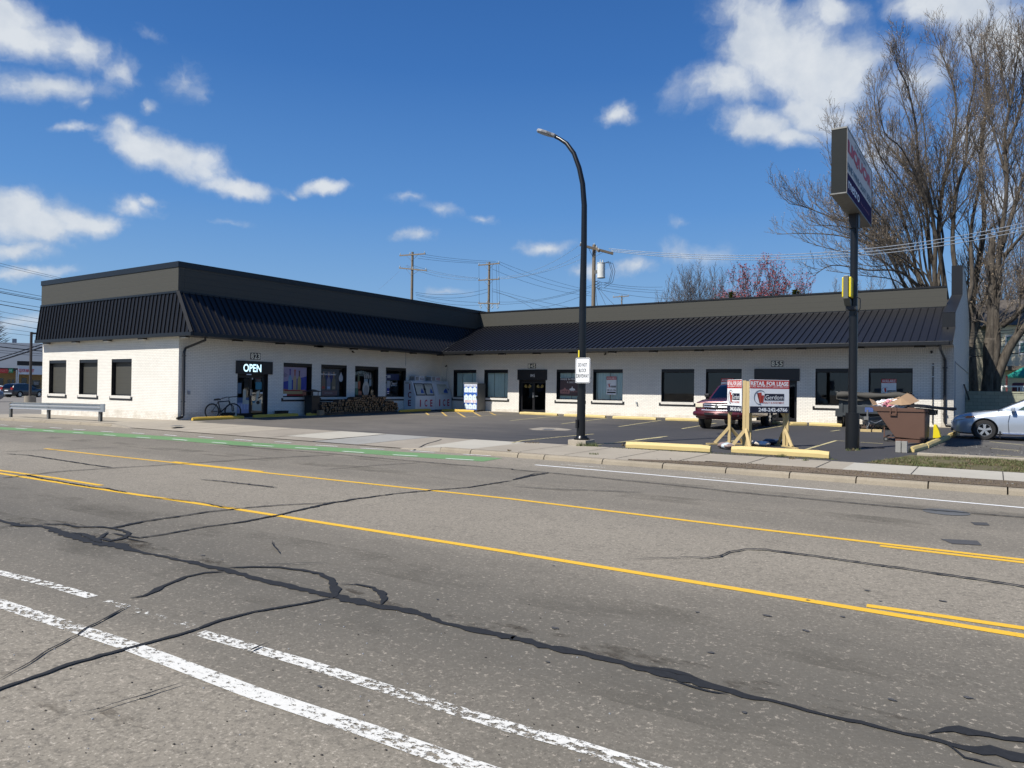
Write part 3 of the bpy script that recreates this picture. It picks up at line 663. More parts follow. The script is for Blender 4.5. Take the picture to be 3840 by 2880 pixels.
# --- stall lines in the lot
z4 = lambda x, y: (1640+x*.3617, 1250+y*.3617); z5 = lambda x, y: (2400+x*.3165, 1250+y*.3165)
z6 = lambda x, y: (3000+x*.4521, 1000+y*.4521); z8 = lambda x, y: (3100+x*.33454, 1400+y*.33454); z3 = lambda x, y: (1140+x*.3165, 1150+y*.3165)
z2 = lambda x, y: (640+x*.4219, 950+y*.4219); r3 = lambda x, y: (1480+x*.1808, 1420+y*.1808); z1 = lambda x, y: (x*.4219, 950+y*.4219)
def sl(pts, w=.09, mat=PFAD): stripe('stall_line', mat, pts, w, .005, G)
for a, b in ((z4(755,905), z4(1265,855)), (z4(1290,938), z4(1765,878)), (z4(1880,967), z5(250,1030)), (z5(495,1130), z5(905,1062)), (z5(1360,1150), z5(1690,1095)), (z5(-60,1262), z5(325,1218)), (z5(725,1335), z5(1130,1270)),
             (z5(1905,1390), z6(-50,1500)), (z6(0,1530), z6(300,1442)), (z6(300,1442), z6(690,1468)), (z6(255,1365), z6(330,1355)), (z8(1840,840), z8(2165,865)), (z8(1900,915), z8(2212,940)), (z8(1830,765), z8(2212,805))): sl([a, b])
sl([z4(775,1135), z4(880,1112), z4(1250,1075), z4(1620,1043)]); sl([z4(1600,1158), z4(1880,1130), z4(2212,1090), z4(2330,1076)])
sl([r3(170,725), r3(800,765), r3(1450,800)], .07); sl([r3(1450,800), r3(1850,770), r3(2212,742), z4(780,838)], .07)
for a, b in (((640,700),(705,752)), ((975,692),(1075,775)), ((1300,700),(1465,800)), ((1640,700),(1785,780)), ((1980,705),(2095,755)), ((300,708),(350,722))): sl([r3(*a), r3(*b)], .12, PFAY)
m = M(); m.poly([G(x, y, .004) for x, y in (z4(940,990), z4(1080,975), z4(1250,980), z4(1400,998), z4(1330,1008), z4(1000,1003))]); struct(m.build('drain_surround', CONCD))
m = M(); m.poly([G(x, y, .008) for x, y in (z4(1085,995), z4(1120,989), z4(1200,990), z4(1230,996), z4(1180,1001), z4(1110,1001))]); struct(m.build('drain_cover', STEELD))
m = M(); m.poly([G(x, y, .009) for x, y in (z1(1500,1533), z1(1560,1527), z1(1640,1529), z1(1600,1536), z1(1530,1538))]); struct(m.build('manhole_cover', STEELD))
m = M(); m.poly([G(x, y, .006) for x, y in (z5(1120,1080), z5(1500,1085), z5(1400,1150), z5(900,1140))]); struct(m.build('oil_stain', TAR)) if False else None
# right-hand lot: gravelly broken asphalt, verge kerb, lawn strip
m = M(); m.poly([(x, y, gz(x, y)+.003) for x, y in ((-1.75, 21.3), (24, 21.3), (24, 27.5), (-.9, 27.5), (-1.2, 25))]); struct(m.build('broken_asphalt', GRAVEL))
m = M(); m.box(-1.6, 24, 20.78, 20.98, -.3, gz(0, 20.9)+.07); struct(m.build('verge_kerb', CONC, bevel=.02))
m = M(); m.poly([(x, y, gz(x, y)+.006) for x, y in ((-2.45, 17.95), (30, 17.95), (30, 20.8), (-1.55, 20.8), (-1.75, 20.9), (-1.9, 20.0), (-2.15, 19.0))]); struct(m.build('lawn_soil', simple_ground('lawn_soil', (.11, .095, .05), (.045, .05, .02), (.2, .18, .1), speck=.7, big=.35, fine=35, bump=.6)))
def tufts(name, mats, spots, label=None):
    m = M()
    for (x, y, h, n, sp) in spots:
        m.use(random.choice(mats))
        for k in range(n):
            a = random.uniform(0, 6.28); r_ = random.uniform(0, sp); px, py = x+math.cos(a)*r_, y+math.sin(a)*r_; z = gz(px, py)
            b = random.uniform(0, 6.28); hh = h*random.uniform(.5, 1.2); lean = random.uniform(.1, .7)*hh; w = .006+.004*random.random()
            dx, dy = math.cos(b), math.sin(b); p = Vector((px, py, z)); q = Vector((px+dx*lean, py+dy*lean, z+hh)); s = Vector((-dy*w, dx*w, 0))
            m.v += [p-s, p+s, q]; i = len(m.v); m.face((i-3, i-2, i-1))
    o = m.build(name); o['kind'] = 'stuff'; return o
sp = []
for i in range(2600):
    x = random.uniform(-2.4, 3.2); y = random.uniform(18.0, 20.75)
    if x < -2.35+(y-18)*.28: continue
    d = math.sin(x*2.1+y*1.3)+math.sin(x*4.3-y*3.1)*.6+random.uniform(-.9, .9)
    if d > -.4: sp.append((x, y, .035+.03*random.random(), 12, .08))
tufts('lawn_grass', [GRASS, GRASS, DRYG], sp)
sp = []
for i in range(900):
    x = random.uniform(-6.8, 3.0); y = random.uniform(15.3, 16.1)
    if (y-15.2) < min(1, (x+6.9)/2.2)*.95: sp.append((x, y, .02+.02*random.random(), 5, .08))
tufts('dry_verge_grass', [DRYG, DRYG, BARKL], sp)
sp = [(x, y, .12, 60, .16) for x, y in ((-9.35, 17.9), (-9.2, 17.95), (-9.5, 17.85))]+[(-9.05, 17.95, .05, 30, .15), (-11.0, 17.8, .05, 50, .18), (-11.2, 17.75, .04, 30, .1)]
for px in range(2300, 3140, 6):
    P = G(px, 1682+(px-2345)*.052); sp.append((P.x, P.y+random.uniform(-.1, .0), .03, 5, .09))
for (px, py) in ((2925, 1713), (2938, 1712), (2970, 1722), (3020, 1728), (2340, 1672), (2570, 1690), (3200, 1690), (3215, 1689), (3180, 1690)): P = G(px, py); sp.append((P.x, P.y, .07, 30, .08))
sp += [(-10.2, 15.35, .05, 30, .06), (-8.15, 15.9, .05, 30, .08), (-8.05, 15.9, .05, 30, .08)]
tufts('pavement_weeds', [GRASS, GRASS, DRYG], sp)
# small litter and pebbles along the pavement edge
m = M(); 
for i in range(420):
    x = random.uniform(-6.5, 1.5) if i % 2 else random.uniform(-1.6, 2.0); y = random.uniform(15.35, 16.1) if i % 2 else random.uniform(21.1, 25.5); s_ = random.uniform(.005, .016)
    m.use(random.choice([CONCG, CONCD, DIRT, DARKL])); m.obox((x, y, gz(x, y)+s_*.5), rotz(i)@Vector((s_, 0, 0)), rotz(i)@Vector((0, s_*.8, 0)), (0, 0, s_*.6))
for i in range(160):
    P = RD(random.uniform(0, 2300), random.uniform(2250, 2880)); s_ = random.uniform(.002, .005)
    m.use(random.choice([DARKL, GREYI, DARKL])); m.obox((P.x, P.y, P.z+s_*.5), (s_, 0, 0), (0, s_*.8, 0), (0, 0, s_*.6))
m.build('loose_gravel')['kind'] = 'stuff'

# ================================================================ THE SHOP BUILDING
XA, YA, YB, XL, XR = -29.30, 18.22, 36.22, -41.6, -1.44
ZW, ZS0, ZG = 2.59, .88, 3.48          # window head, glass foot, gutter foot
B = thing('shop_building', 'L-shaped single-storey white painted brick shop building with black metal mansard roof', 'building', (XA, YA, -.1))
class FrameP:
    def __init__(s, o, r, n): s.o, s.r, s.n = Vector(o), Vector(r), Vector(n); s.u = Vector((0, 0, 1))
    def P(s, u, v, w=0): return s.o+s.r*u+s.u*v+s.n*w
    def box(s, m, u0, u1, v0, v1, w0, w1): m.obox(s.P((u0+u1)/2, (v0+v1)/2, (w0+w1)/2), s.r*((u1-u0)/2), s.n*((w1-w0)/2), s.u*((v1-v0)/2))
    def poly(s, m, pts, w): m.poly([s.P(u, v, w) for u, v in pts])
    def rect(s, m, u0, u1, v0, v1, w): s.poly(m, [(u0, v0), (u1, v0), (u1, v1), (u0, v1)], w)
FS = FrameP((0, YA, 0), (1, 0, 0), (0, 1, 0))       # street face, u = world X
FA = FrameP((XA, 0, 0), (0, 1, 0), (-1, 0, 0))      # wing face,   u = world Y
FB = FrameP((0, YB, 0), (1, 0, 0), (0, 1, 0))       # long face,   u = world X
def wall(name, F, u0, u1, z0, z1, holes, th=.30, rev=.26):
    m = M(); m.use(BRICK); us = sorted({u0, u1, *[h[0] for h in holes], *[h[1] for h in holes]}); zs = sorted({z0, z1, *[h[2] for h in holes], *[h[3] for h in holes]})
    ins = lambda u, z: any(h[0] < u < h[1] and h[2] < z < h[3] for h in holes)
    for a, b in zip(us, us[1:]):
        for c, d in zip(zs, zs[1:]):
            if not ins((a+b)/2, (c+d)/2): F.rect(m, a, b, c, d, 0); F.rect(m, a, b, c, d, th)
    m.use(BLACK)
    for h in holes:
        a, b, c, d = h[:4]
        for q in (((a, c), (a, d)), ((b, c), (b, d)), ((a, d), (b, d)), ((a, c), (b, c))):
            (p0, p1) = q; m.poly([F.P(*p0, 0), F.P(*p1, 0), F.P(*p1, th), F.P(*p0, th)])
    return m.build(name, None, B)
WS = [(-40.865, -39.08), (-37.77, -36.02), (-34.75, -33.01)]
WA = [(23.78, 25.58), (26.2, 28.0), (28.62, 30.44), (31.05, 32.78)]
WB = [(-28.39, -26.62), (-26.01, -24.27), (-20.91, -19.12), (-18.57, -16.78), (-14.57, -12.80), (-12.19, -10.39), (-6.97, -5.25), (-4.72, -2.98)]
DA, D1, D2 = (21.16, 22.87), (-23.47, -21.63), (-9.66, -7.79)
wall('wall', FS, XL, XA, -.6, 3.55, [(a, b, ZS0, ZW) for a, b in WS])
wall('wall', FA, YA, YB, -.4, 3.55, [(a, b, ZS0, ZW) for a, b in WA]+[(*DA, -.09, 2.0)])
wall('wall', FB, XA, XR-.46, -.4, 3.55, [(a, b, ZS0, ZW) for a, b in WB]+[(*D1, .07, 2.0), (*D2, .07, 2.02)])
# other outer walls, roof deck, interior
m = M(); m.use(BRICK); m.box(XL-.0, XL+.3, YA+.31, 58, -.6, 5.1); m.box(XL+.31, XR-.47, 57.7, 58, -.6, 5.1); m.build('wall', None, B)
m = M(); m.box(XL+.05, XA-.32, YA+.35, 57.65, 5.0, 5.12); m.box(XA-.30, XR-.5, 40.3, 57.65, 5.0, 5.12); m.build('flat_roof', TRIM, B)
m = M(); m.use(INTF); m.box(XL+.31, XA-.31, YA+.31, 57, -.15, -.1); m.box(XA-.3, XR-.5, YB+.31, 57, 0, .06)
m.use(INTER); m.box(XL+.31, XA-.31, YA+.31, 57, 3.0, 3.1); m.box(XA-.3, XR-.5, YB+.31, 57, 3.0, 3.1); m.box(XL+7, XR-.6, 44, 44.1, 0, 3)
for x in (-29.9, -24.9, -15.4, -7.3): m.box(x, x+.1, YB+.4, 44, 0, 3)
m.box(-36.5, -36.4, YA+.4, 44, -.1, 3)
m.build('interior_shell', None, B)

def window(F, a, b, kind, extra=None):
    fr = M(); D = .20
    F.box(fr, a+.003, b-.003, ZW-.15, ZW-.002, .02, .16)                     # header board
    F.box(fr, a+.003, a+.05, ZS0+.05, ZW-.15, D-.03, D+.03); F.box(fr, b-.05, b-.003, ZS0+.05, ZW-.15, D-.03, D+.03)
    F.box(fr, a+.003, b-.003, ZS0+.002, ZS0+.05, D-.03, D+.03); F.box(fr, a+.003, b-.003, ZW-.19, ZW-.152, D-.03, D+.03)
    w = fr.build('window', TRIM, B)
    s = M(); F.box(s, a-.11, b+.11, .67, .83, -.022, .06); s.build('sill_band', BLACK, w)
    s = M(); F.box(s, a-.01, b+.01, .752, .878, -.05, .16); s.build('sill', SILL, w, bevel=.006)
    if kind == 'board':
        s = M(); F.box(s, a+.05, b-.05, ZS0+.05, ZW-.19, D-.02, D+.02); s.build('infill_panel', SIDING, w)
        return w
    g = M(); F.rect(g, a+.05, b-.05, ZS0+.05, ZW-.19, D); g.build('glass', GLASSC if kind == 'blind' or F is FA else GLASS, w)
    if kind == 'blind':
        s = M(); n = int((b-a-.1)/.085)
        for i in range(n):
            u = a+.07+i*(b-a-.14)/n; t = math.sin(i*2.7)*.012; gap = .5 if (i*7+int(a)) % 9 == 0 else 1
            s.poly([F.P(u, ZS0+.05, D+.10+t), F.P(u+.088*gap, ZS0+.05, D+.12-t), F.P(u+.088*gap, ZW-.19, D+.12-t), F.P(u, ZW-.19, D+.10+t)])
        s.build('vertical_blind', BLIND, w)
    if extra:
        p = M(); extra(F, a, b, p, D-.006); p.build('poster', None, w)
    return w
def T(F, m, txt, u, v, w, width, h, mat, bold=.01): m.text(txt, F.P(u, v, w), F.r, F.u, width, h, bold, mat)
C_ = {}
def ink(n, c): 
    if n not in C_: C_[n] = plain('print_'+n, c, .5, 0, .15, 5)
    return C_[n]
def blob(F, m, u, v, ru, rv, w, n=16): F.poly(m, [(u+ru*math.cos(i*2*math.pi/n), v+rv*math.sin(i*2*math.pi/n)) for i in range(n)], w)
def bottle(F, m, u, v, h, r, w, body, neck):
    m.use(body); F.poly(m, [(u-r, v), (u+r, v), (u+r, v+h*.55), (u+r*.35, v+h*.72), (u-r*.35, v+h*.72), (u-r, v+h*.55)], w)
    m.use(neck); F.poly(m, [(u-r*.33, v+h*.70), (u+r*.33, v+h*.70), (u+r*.33, v+h), (u-r*.33, v+h)], w-.0008); F.rect(m, u-r*.45, u+r*.45, v+h*.93, v+h, w-.0012)
def poster_bottles(F, a, b, m, w):
    c, d, e, f = a+.05, b-.18, ZS0+.06, ZW-.2
    m.use(ink('mauve', (.33, .28, .40))); F.rect(m, c, d, e, f, w)
    m.use(ink('ultramarine', (.03, .05, .32))); F.poly(m, [(c, e+.25), (d, e+.2), (d, e+1.0), (c+.55, e+.78), (c, e+.68)], w-.001)
    m.use(ink('terracotta', (.38, .14, .09))); F.poly(m, [(c, e), (d, e), (d, e+.3), (c, e+.35)], w-.002)
    m.use(ink('ochre', (.42, .30, .14))); F.rect(m, c+.1, d-.25, e+.08, e+.25, w-.003)
    m.use(ink('crimson', (.30, .03, .03))); F.rect(m, c+.3, d-.22, e, e+.09, w-.004); F.rect(m, c+.2, d-.4, e+.24, e+.29, w-.004)
    bottle(F, m, c+.52, e+.30, 1.05, .11, w-.005, ink('pale_blue', (.18, .32, .48)), ink('indigo', (.08, .05, .25)))
    bottle(F, m, c+.82, e+.30, 1.03, .11, w-.006, ink('tan', (.40, .30, .20)), ink('rust', (.35, .09, .04)))
    bottle(F, m, c+1.10, e+.30, .98, .11, w-.007, ink('straw', (.38, .32, .12)), ink('umber', (.13, .06, .05)))
    m.use(INK)
    for i in range(5): m.tube([F.P(c+.1+i*.055+.02*math.sin(j*1.3+i), f-.5+.05*j*(1-.1*i), w-.008) for j in range(6)], .005, 4)
    m.use(WHITES); F.rect(m, c+.02, c+.33, e, e+.1, w-.006)
def poster_gift(F, a, b, m, w):
    c, d, e, f = a+.04, b-.35, ZS0+.06, ZW-.22
    m.use(ink('slate', (.045, .06, .075))); F.rect(m, c, d, e, f, w)
    m.use(ink('deepblue', (.02, .03, .14))); blob(F, m, (c+d)/2, f-.45, .24, .3, w-.001)
    for i, (col, nk) in enumerate(((('bark', (.16, .12, .09)), ('red', (.35, .05, .05))), (('mist', (.16, .18, .26)), ('sky', (.22, .38, .6))), (('khaki', (.14, .13, .09)), ('sand', (.30, .26, .18))))):
        bottle(F, m, c+.3+i*.36, e+.32, .95, .125, w-.002-i*.001, ink(*col), ink('amberneck', (.30, .20, .12)))
        m.use(ink(*nk)); F.rect(m, c+.2+i*.36, c+.4+i*.36, e+.38, e+.50, w-.006)
    m.use(ink('plum', (.16, .10, .10))); F.rect(m, c+.2, d-.15, e+.02, e+.28, w-.001)
    T(F, m, 'GIVE THE GIFT OF', c+.66, f-.17, w-.007, .80, .055, GREYI); T(F, m, 'EXTRAORDINARY', c+.66, f-.29, w-.007, 1.05, .085, WHITES, .02)
    T(F, m, 'HERRADURA', c+.66, e+.15, w-.007, .55, .07, GREYI)
    m.use(ink('silver', (.45, .47, .5))); blob(F, m, d+.12, f-.48, .15, .2, w-.002); F.poly(m, [(d+.0, f-.4), (d+.24, f-.4), (d+.12, f-.12)], w-.0025)
def poster_whiskey(F, a, b, m, w):
    c, d, e, f = a+.04, b-.15, ZS0+.06, ZW-.22
    for i, ch in enumerate('JAMESON'):
        u = c+.16+i*.155; T(F, m, ch, u, f-.2+.07*math.sin(i/6*math.pi)+.0, w-.001, .13, .2, ink('sage', (.28, .36, .34)), .03)
    m.use(ink('sage', 0)); F.poly(m, [(c+.1, f-.36), (c+.6, f-.27), (c+1.15, f-.36), (c+.6, f-.30)], w-.002)
    m.use(ink('fern', (.05, .16, .11))); F.rect(m, c+.12, c+.40, e+.05, e+.42, w-.002); m.use(ink('mint', (.28, .36, .32))); F.rect(m, c+.12, c+.36, e+.42, e+.78, w-.003)
    m.use(ink('brick_red', (.30, .09, .05))); F.rect(m, c+.38, c+.56, e+.38, e+.80, w-.004); bottle(F, m, c+.42, e+.8, .5, .07, w-.005, ink('moss', (.10, .14, .08)), ink('cork', (.36, .32, .24)))
    m.use(ink('stone', (.42, .43, .40))); blob(F, m, c+1.0, e+.40, .26, .42, w-.003); m.use(ink('ash', (.27, .28, .27))); blob(F, m, c+1.02, e+.30, .17, .30, w-.004)
    for i in range(4): bottle(F, m, c+.90+i*.15, e+.98, .34, .055, w-.004, ink('bone', (.30, .31, .30)), ink('bone', 0))
    m.use(ink('skyblue', (.20, .30, .36))); F.rect(m, c+1.25, c+1.42, e+.55, e+.93, w-.002); F.rect(m, c+.85, c+1.15, e+.72, e+.95, w-.002)
    m.use(ink('terracotta', 0)); F.rect(m, c+.42, c+.66, e+.02, e+.28, w-.002)
def poster_cheers(F, a, b, m, w):
    c, d, e, f = a+.04, b-.3, ZS0+.06, ZW-.22
    m.use(ink('nightblue', (.015, .03, .10))); F.rect(m, c, d-.1, f-.5, f-.15, w)
    m.use(ink('fog', (.36, .40, .45))); F.rect(m, c+.02, c+.24, e+.02, e+.72, w-.001); F.rect(m, c+.28, c+.52, e+.45, e+.88, w-.001); F.rect(m, c+.06, c+.22, e+.8, e+1.08, w-.001); F.rect(m, c, c+.26, e+1.16, e+1.22, w-.001)
    F.rect(m, c+.30, c+.56, e+1.05, e+1.20, w-.002); m.use(ink('ultramarine', 0)); F.rect(m, c+.3, c+.46, e+.1, e+.45, w-.003); m.use(WHITES); F.rect(m, c+.3, c+.46, e+.22, e+.27, w-.004); F.rect(m, c+.3, c+.46, e+.12, e+.15, w-.004)
    T(F, m, 'Cheers!', c+.85, e+.72, w-.005, .58, .24, WHITES, -.005)
    m.use(WHITES); m.tube([F.P(c+.6+i*.06, e+.54+.05*math.sin(i*.35), w-.006) for i in range(9)], .007, 4)
def lease_poster(F, m, u, v, w, wd, hd, phone=True):
    m.use(WHITES); F.rect(m, u-wd/2, u+wd/2, v-hd/2, v+hd/2, w)
    m.use(RED); F.rect(m, u-wd/2, u+wd/2, v+hd*.32, v+hd/2, w-.001)
    T(F, m, 'AVAILABLE', u, v+hd*.41, w-.002, wd*.9, hd*.12, WHITES, .01)
    m.use(INK); F.rect(m, u-wd*.1, u+wd*.46, v-hd*.10, v-hd*.01, w-.001); T(F, m, 'Gerdom', u+wd*.18, v-hd*.055, w-.002, wd*.5, hd*.05, WHITES)
    m.use(RED); F.poly(m, [(u-wd*.32, v+hd*.08), (u-wd*.18, v+hd*.10), (u-wd*.15, v-hd*.08), (u-wd*.25, v-hd*.10)], w-.001)
    m.use(INK); m.tube([F.P(u-wd*.22+wd*.24*math.cos(t*.3+.9), v+hd*.0+hd*.13*math.sin(t*.3+.9), w-.001) for t in range(14)], .004, 4)
    if phone: T(F, m, '248-242-6766', u, v-hd*.25, w-.001, wd*.92, hd*.09, INK, .02); m.use(INK); F.rect(m, u-wd*.44, u+wd*.44, v-hd*.42, v-hd*.34, w-.001)
def poster_made(F, a, b, m, w):
    c, d = a+.12, b-.15; e, f = ZS0+.22, ZW-.48
    m.use(ink('dark_plum', (.085, .055, .06))); F.rect(m, c, d, e, f, w)
    m.use(INK); F.rect(m, c, d, f-.13, f, w-.001)
    T(F, m, 'MADE IN FERNDALE', (c+d)/2, f-.07, w-.002, 1.44, .10, WHITES, .02); T(F, m, 'B. NEKTAR', (c+d)/2+.02, f-.24, w-.002, .62, .075, WHITES); T(F, m, 'MEADERY', (c+d)/2+.02, f-.31, w-.002, .45, .02, GREYI)
    u, v = c+.80, f-.62                                     # bee
    m.use(WHITES); blob(F, m, u, v-.02, .035, .10, w-.002); blob(F, m, u, v+.10, .03, .035, w-.003)
    for s_ in (-1, 1):
        F.poly(m, [(u+s_*.02, v+.05), (u+s_*.17, v+.0), (u+s_*.19, v-.10), (u+s_*.06, v-.04)], w-.002); F.poly(m, [(u+s_*.03, v+.02), (u+s_*.11, v-.12), (u+s_*.05, v-.14)], w-.0035)
    m.use(ink('rose', (.42, .20, .19))); F.poly(m, [(c+.02, e+.12), (c+.62, e+.12), (c+.66, e+.32), (c+.42, e+.36), (c+.32, e+.46), (c+.22, e+.36), (c-.0+.01, e+.32)], w-.002)
    T(F, m, 'WAB', c+.33, e+.23, w-.004, .44, .12, INK, .0)
    T(F, m, 'FERNDALE', c+.98, e+.24, w-.004, .5, .08, ink('rose', 0), 0)
def poster_none(F, a, b, m, w): pass
for (a, b) in WS: window(FS, a, b, 'board')
for (a, b), f in zip(WA, (poster_bottles, poster_gift, poster_whiskey, poster_cheers)): window(FA, a, b, 'glass', f)
window(FB, *WB[0], 'blind'); window(FB, *WB[1], 'blind'); window(FB, *WB[2], 'blind', poster_made)
window(FB, *WB[3], 'blind', lambda F, a, b, m, w: lease_poster(F, m, (a+b)/2+.13, 1.70, w, .60, 1.0))
window(FB, *WB[4], 'glass')
window(FB, *WB[5], 'glass', lambda F, a, b, m, w: lease_poster(F, m, (a+b)/2+.13, 1.62, w, .62, 1.0))
window(FB, *WB[6], 'glass')
window(FB, *WB[7], 'glass', lambda F, a, b, m, w: lease_poster(F, m, (a+b)/2-.08, 1.62, w, .60, 1.0))

# doors
WINGG = plain('gold_leaf_wings', (.45, .33, .10), .4, .3, .1, 10)
def door(F, a, b, z0, z1, lin, name_txt=None, wings=False, open_=False):
    m = M(); D = .20
    F.box(m, lin[0], lin[1], z1-.02, ZW, -.05, -.002)
    F.box(m, a+.003, a+.07, z0, z1-.03, D-.04, D+.04); F.box(m, b-.07, b-.003, z0, z1-.03, D-.04, D+.04); F.box(m, a+.07, b-.07, z1-.10, z1-.025, D-.04, D+.04)
    F.box(m, a+.003, b-.003, z0-.05, z0+.0, -.03, D+.2)
    d = m.build('door', BLACK, B); mid = (a+b)/2
    for (p, q, sd) in ((a+.075, mid-.006, 1), (mid+.006, b-.075, -1)):
        l = M(); F.box(l, p, p+.06, z0+.03, z1-.11, D-.025, D+.02); F.box(l, q-.06, q, z0+.03, z1-.11, D-.025, D+.02); F.box(l, p+.06, q-.06, z0+.03, z0+.16, D-.025, D+.02); F.box(l, p+.06, q-.06, z1-.20, z1-.11, D-.025, D+.02)
        l.build('door_leaf', BLACK, d)
        g = M(); F.rect(g, p+.06, q-.06, z0+.16, z1-.20, D); g.build('glass', GLASS, d)
        h = M(); u = q-.03 if sd > 0 else p+.03; h.bar(F.P(u, .95, D-.07), F.P(u, 1.25, D-.07), .025, .025); h.bar(F.P(u, .97, D-.07), F.P(u, .97, D-.02), .02, .02); h.bar(F.P(u, 1.23, D-.07), F.P(u, 1.23, D-.02), .02, .02); h.build('handle', STEEL, d)
        if wings:
            w = M(); c = (p+q)/2; v = z1-.42
            for s_ in (-1, 1):
                for k in range(6):
                    t = .25+k*.23; w.prism([F.P(c+s_*.03, v-.05+.015*k, D-.006), F.P(c+s_*(.10+.13*math.cos(t)), v-.06+.20*math.sin(t), D-.006), F.P(c+s_*(.13+.15*math.cos(t)), v-.05+.17*math.sin(t), D-.006), F.P(c+s_*.06, v-.07+.015*k, D-.006)], F.n*.003)
            w.build('wing_emblem', WINGG, d)
    if name_txt:
        t = M(); T(F, t, name_txt, (lin[0]+lin[1])/2+.05, z1+.24, -.054, .30, .17, WHITES, .0); t.build('door_number', None, d)
    return d
d823 = door(FA, *DA, -.09, 2.0, (21.055, 23.10))
m = M(); p0 = atX(*z2(645, 1055), XA+.05); p1 = atX(*z2(805, 985), XA+.05)
T(FA, m, 'OPEN', (p0.y+p1.y)/2, (p0.z+p1.z)/2, -.060, abs(p1.y-p0.y), (p1.z-p0.z)*.92, emis('lit_letters', (.62, .90, 1.0), 1.15), .02)
wd_ = abs(p1.y-p0.y)
m.build('open_sign', None, d823)
m = M(); m.use(WHITES); FA.rect(m, DA[0]+.45, DA[0]+.72, 1.93, 1.975, -.055)
Dw = .194
m.use(ink('skyposter', (.10, .17, .25))); FA.rect(m, DA[0]+.14, DA[0]+.36, 1.05, 1.55, Dw)
m.use(ink('pale_lilac', (.28, .30, .48))); FA.rect(m, DA[0]+.13, DA[0]+.82, .12, .62, Dw); m.use(ink('deepsea', (.05, .11, .24))); FA.rect(m, DA[0]+.13, DA[0]+.82, .62, .86, Dw)
m.use(ink('print_paper', (.50, .50, .42))); FA.poly(m, [(DA[0]+.44, .55), (DA[0]+.80, .55), (DA[0]+.80, .72), (DA[0]+.62, .76), (DA[0]+.62, 1.24), (DA[0]+.46, 1.24)], Dw-.001)
m.build('door_poster', None, d823); m = M(); m.use(ink('print_paper', 0)); FA.poly(m, [(DA[0]+.98, .25), (DA[0]+1.50, .22), (DA[0]+1.50, .78), (DA[0]+1.30, .70), (DA[0]+1.40, 1.22), (DA[0]+1.22, 1.16), (DA[0]+1.16, .72), (DA[0]+.98, .64)], Dw-.001)
m.use(INK); blob(FA, m, DA[0]+1.30, .62, .10, .09, Dw-.002); FA.poly(m, [(DA[0]+1.30, .80), (DA[0]+1.5, .88), (DA[0]+1.5, .95), (DA[0]+1.28, .86)], Dw-.002)
for i in range(4): m.use(ink('frost', (.42, .46, .62))); FA.rect(m, DA[0]+.18+i*.16, DA[0]+.28+i*.16, .30, .56, Dw-.003)
m.use(WHITES); FA.rect(m, DA[0]+1.42, DA[0]+1.56, 1.05, 1.12, Dw-.001); FA.rect(m, DA[0]+.93, DA[0]+.99, 1.72, 1.80, Dw-.001)
m.use(ink('teal', (.04, .22, .30))); FA.rect(m, DA[0]+.98, DA[0]+1.12, .60, .70, Dw-.002); FA.rect(m, DA[0]+1.15, DA[0]+1.5, 1.25, 1.6, Dw+.001)
m.build('door_poster', None, d823)
d845 = door(FB, *D1, .07, 2.0, (-23.56, -21.54), '845', True)
d855 = door(FB, *D2, .07, 2.02, (-9.77, -7.67))
m = M(); FB.box(m, D2[0]+.1, D2[1]-.1, 2.12, 2.13, -.056, -.051); m.build('transom_bar', plain('brown_bar', (.10, .05, .03), .5), d855)
m = M(); FB.box(m, D1[0]+1.0, D1[0]+1.22, 1.02, 1.06, .165, .17); m.build('mail_slot', STEEL, d845)
# house numbers on mirror plates
def number(F, u0, u1, v0, v1, txt):
    m = M(); m.use(BLACK); F.box(m, u0, u1, v0, v1, -.03, -.002)
    for i, ch in enumerate(txt): T(F, m, ch, u0+(u1-u0)*(i+.5)/3, (v0+v1)/2, -.034, (u1-u0)*.28, (v1-v0)*.88, ink('cream', (.85, .83, .72)), .035)
    o = m.build('number_plaque', None, B); return o
a, b = atX(*z2(708, 942), XA), atX(*z2(795, 888), XA); number(FA, a.y, b.y, a.z, b.z, '823')
a, b = atY(*z4(942, 363), YB), atY(*z4(1023, 314), YB); number(FB, a.x, b.x, a.z, b.z, '845')
a, b = atY(*z5(1556, 395), YB), atY(*z5(1698, 325), YB); number(FB, a.x, b.x, a.z, b.z, '855')

# parapets with metal coping
PA, PS, PB = -29.26, 18.11, 40.06
ZPT, ZPB, ZBT, ZBB = 6.72, 5.43, 6.60, 5.60
m = M(); m.box(PA-.3, PA, PS+.30, 58, ZPB-.4, ZPT); m.box(XL, PA, PS, PS+.295, ZPB-.4, ZPT); m.box(XL, XL+.3, PS+.30, 58, ZPB-.4, ZPT); m.build('parapet', SIDING, B)
m = M(); m.box(PA+.003, XR-.46, PB, PB+.3, ZBB-.5, ZBT); m.build('parapet', SIDING, B)
m = M(); m.box(PA-.33, PA+.03, PS+.32, 58, ZPT-.22, ZPT+.02); m.box(XL-.03, PA+.03, PS-.03, PS+.318, ZPT-.22, ZPT+.022); m.box(XL-.03, XL+.33, PS+.32, 58, ZPT-.22, ZPT+.02); m.build('coping', TRIM, B)
m = M(); m.box(PA+.035, XR-.47, PB-.03, PB+.33, ZBT-.06, ZBT+.02); m.build('coping', TRIM, B)
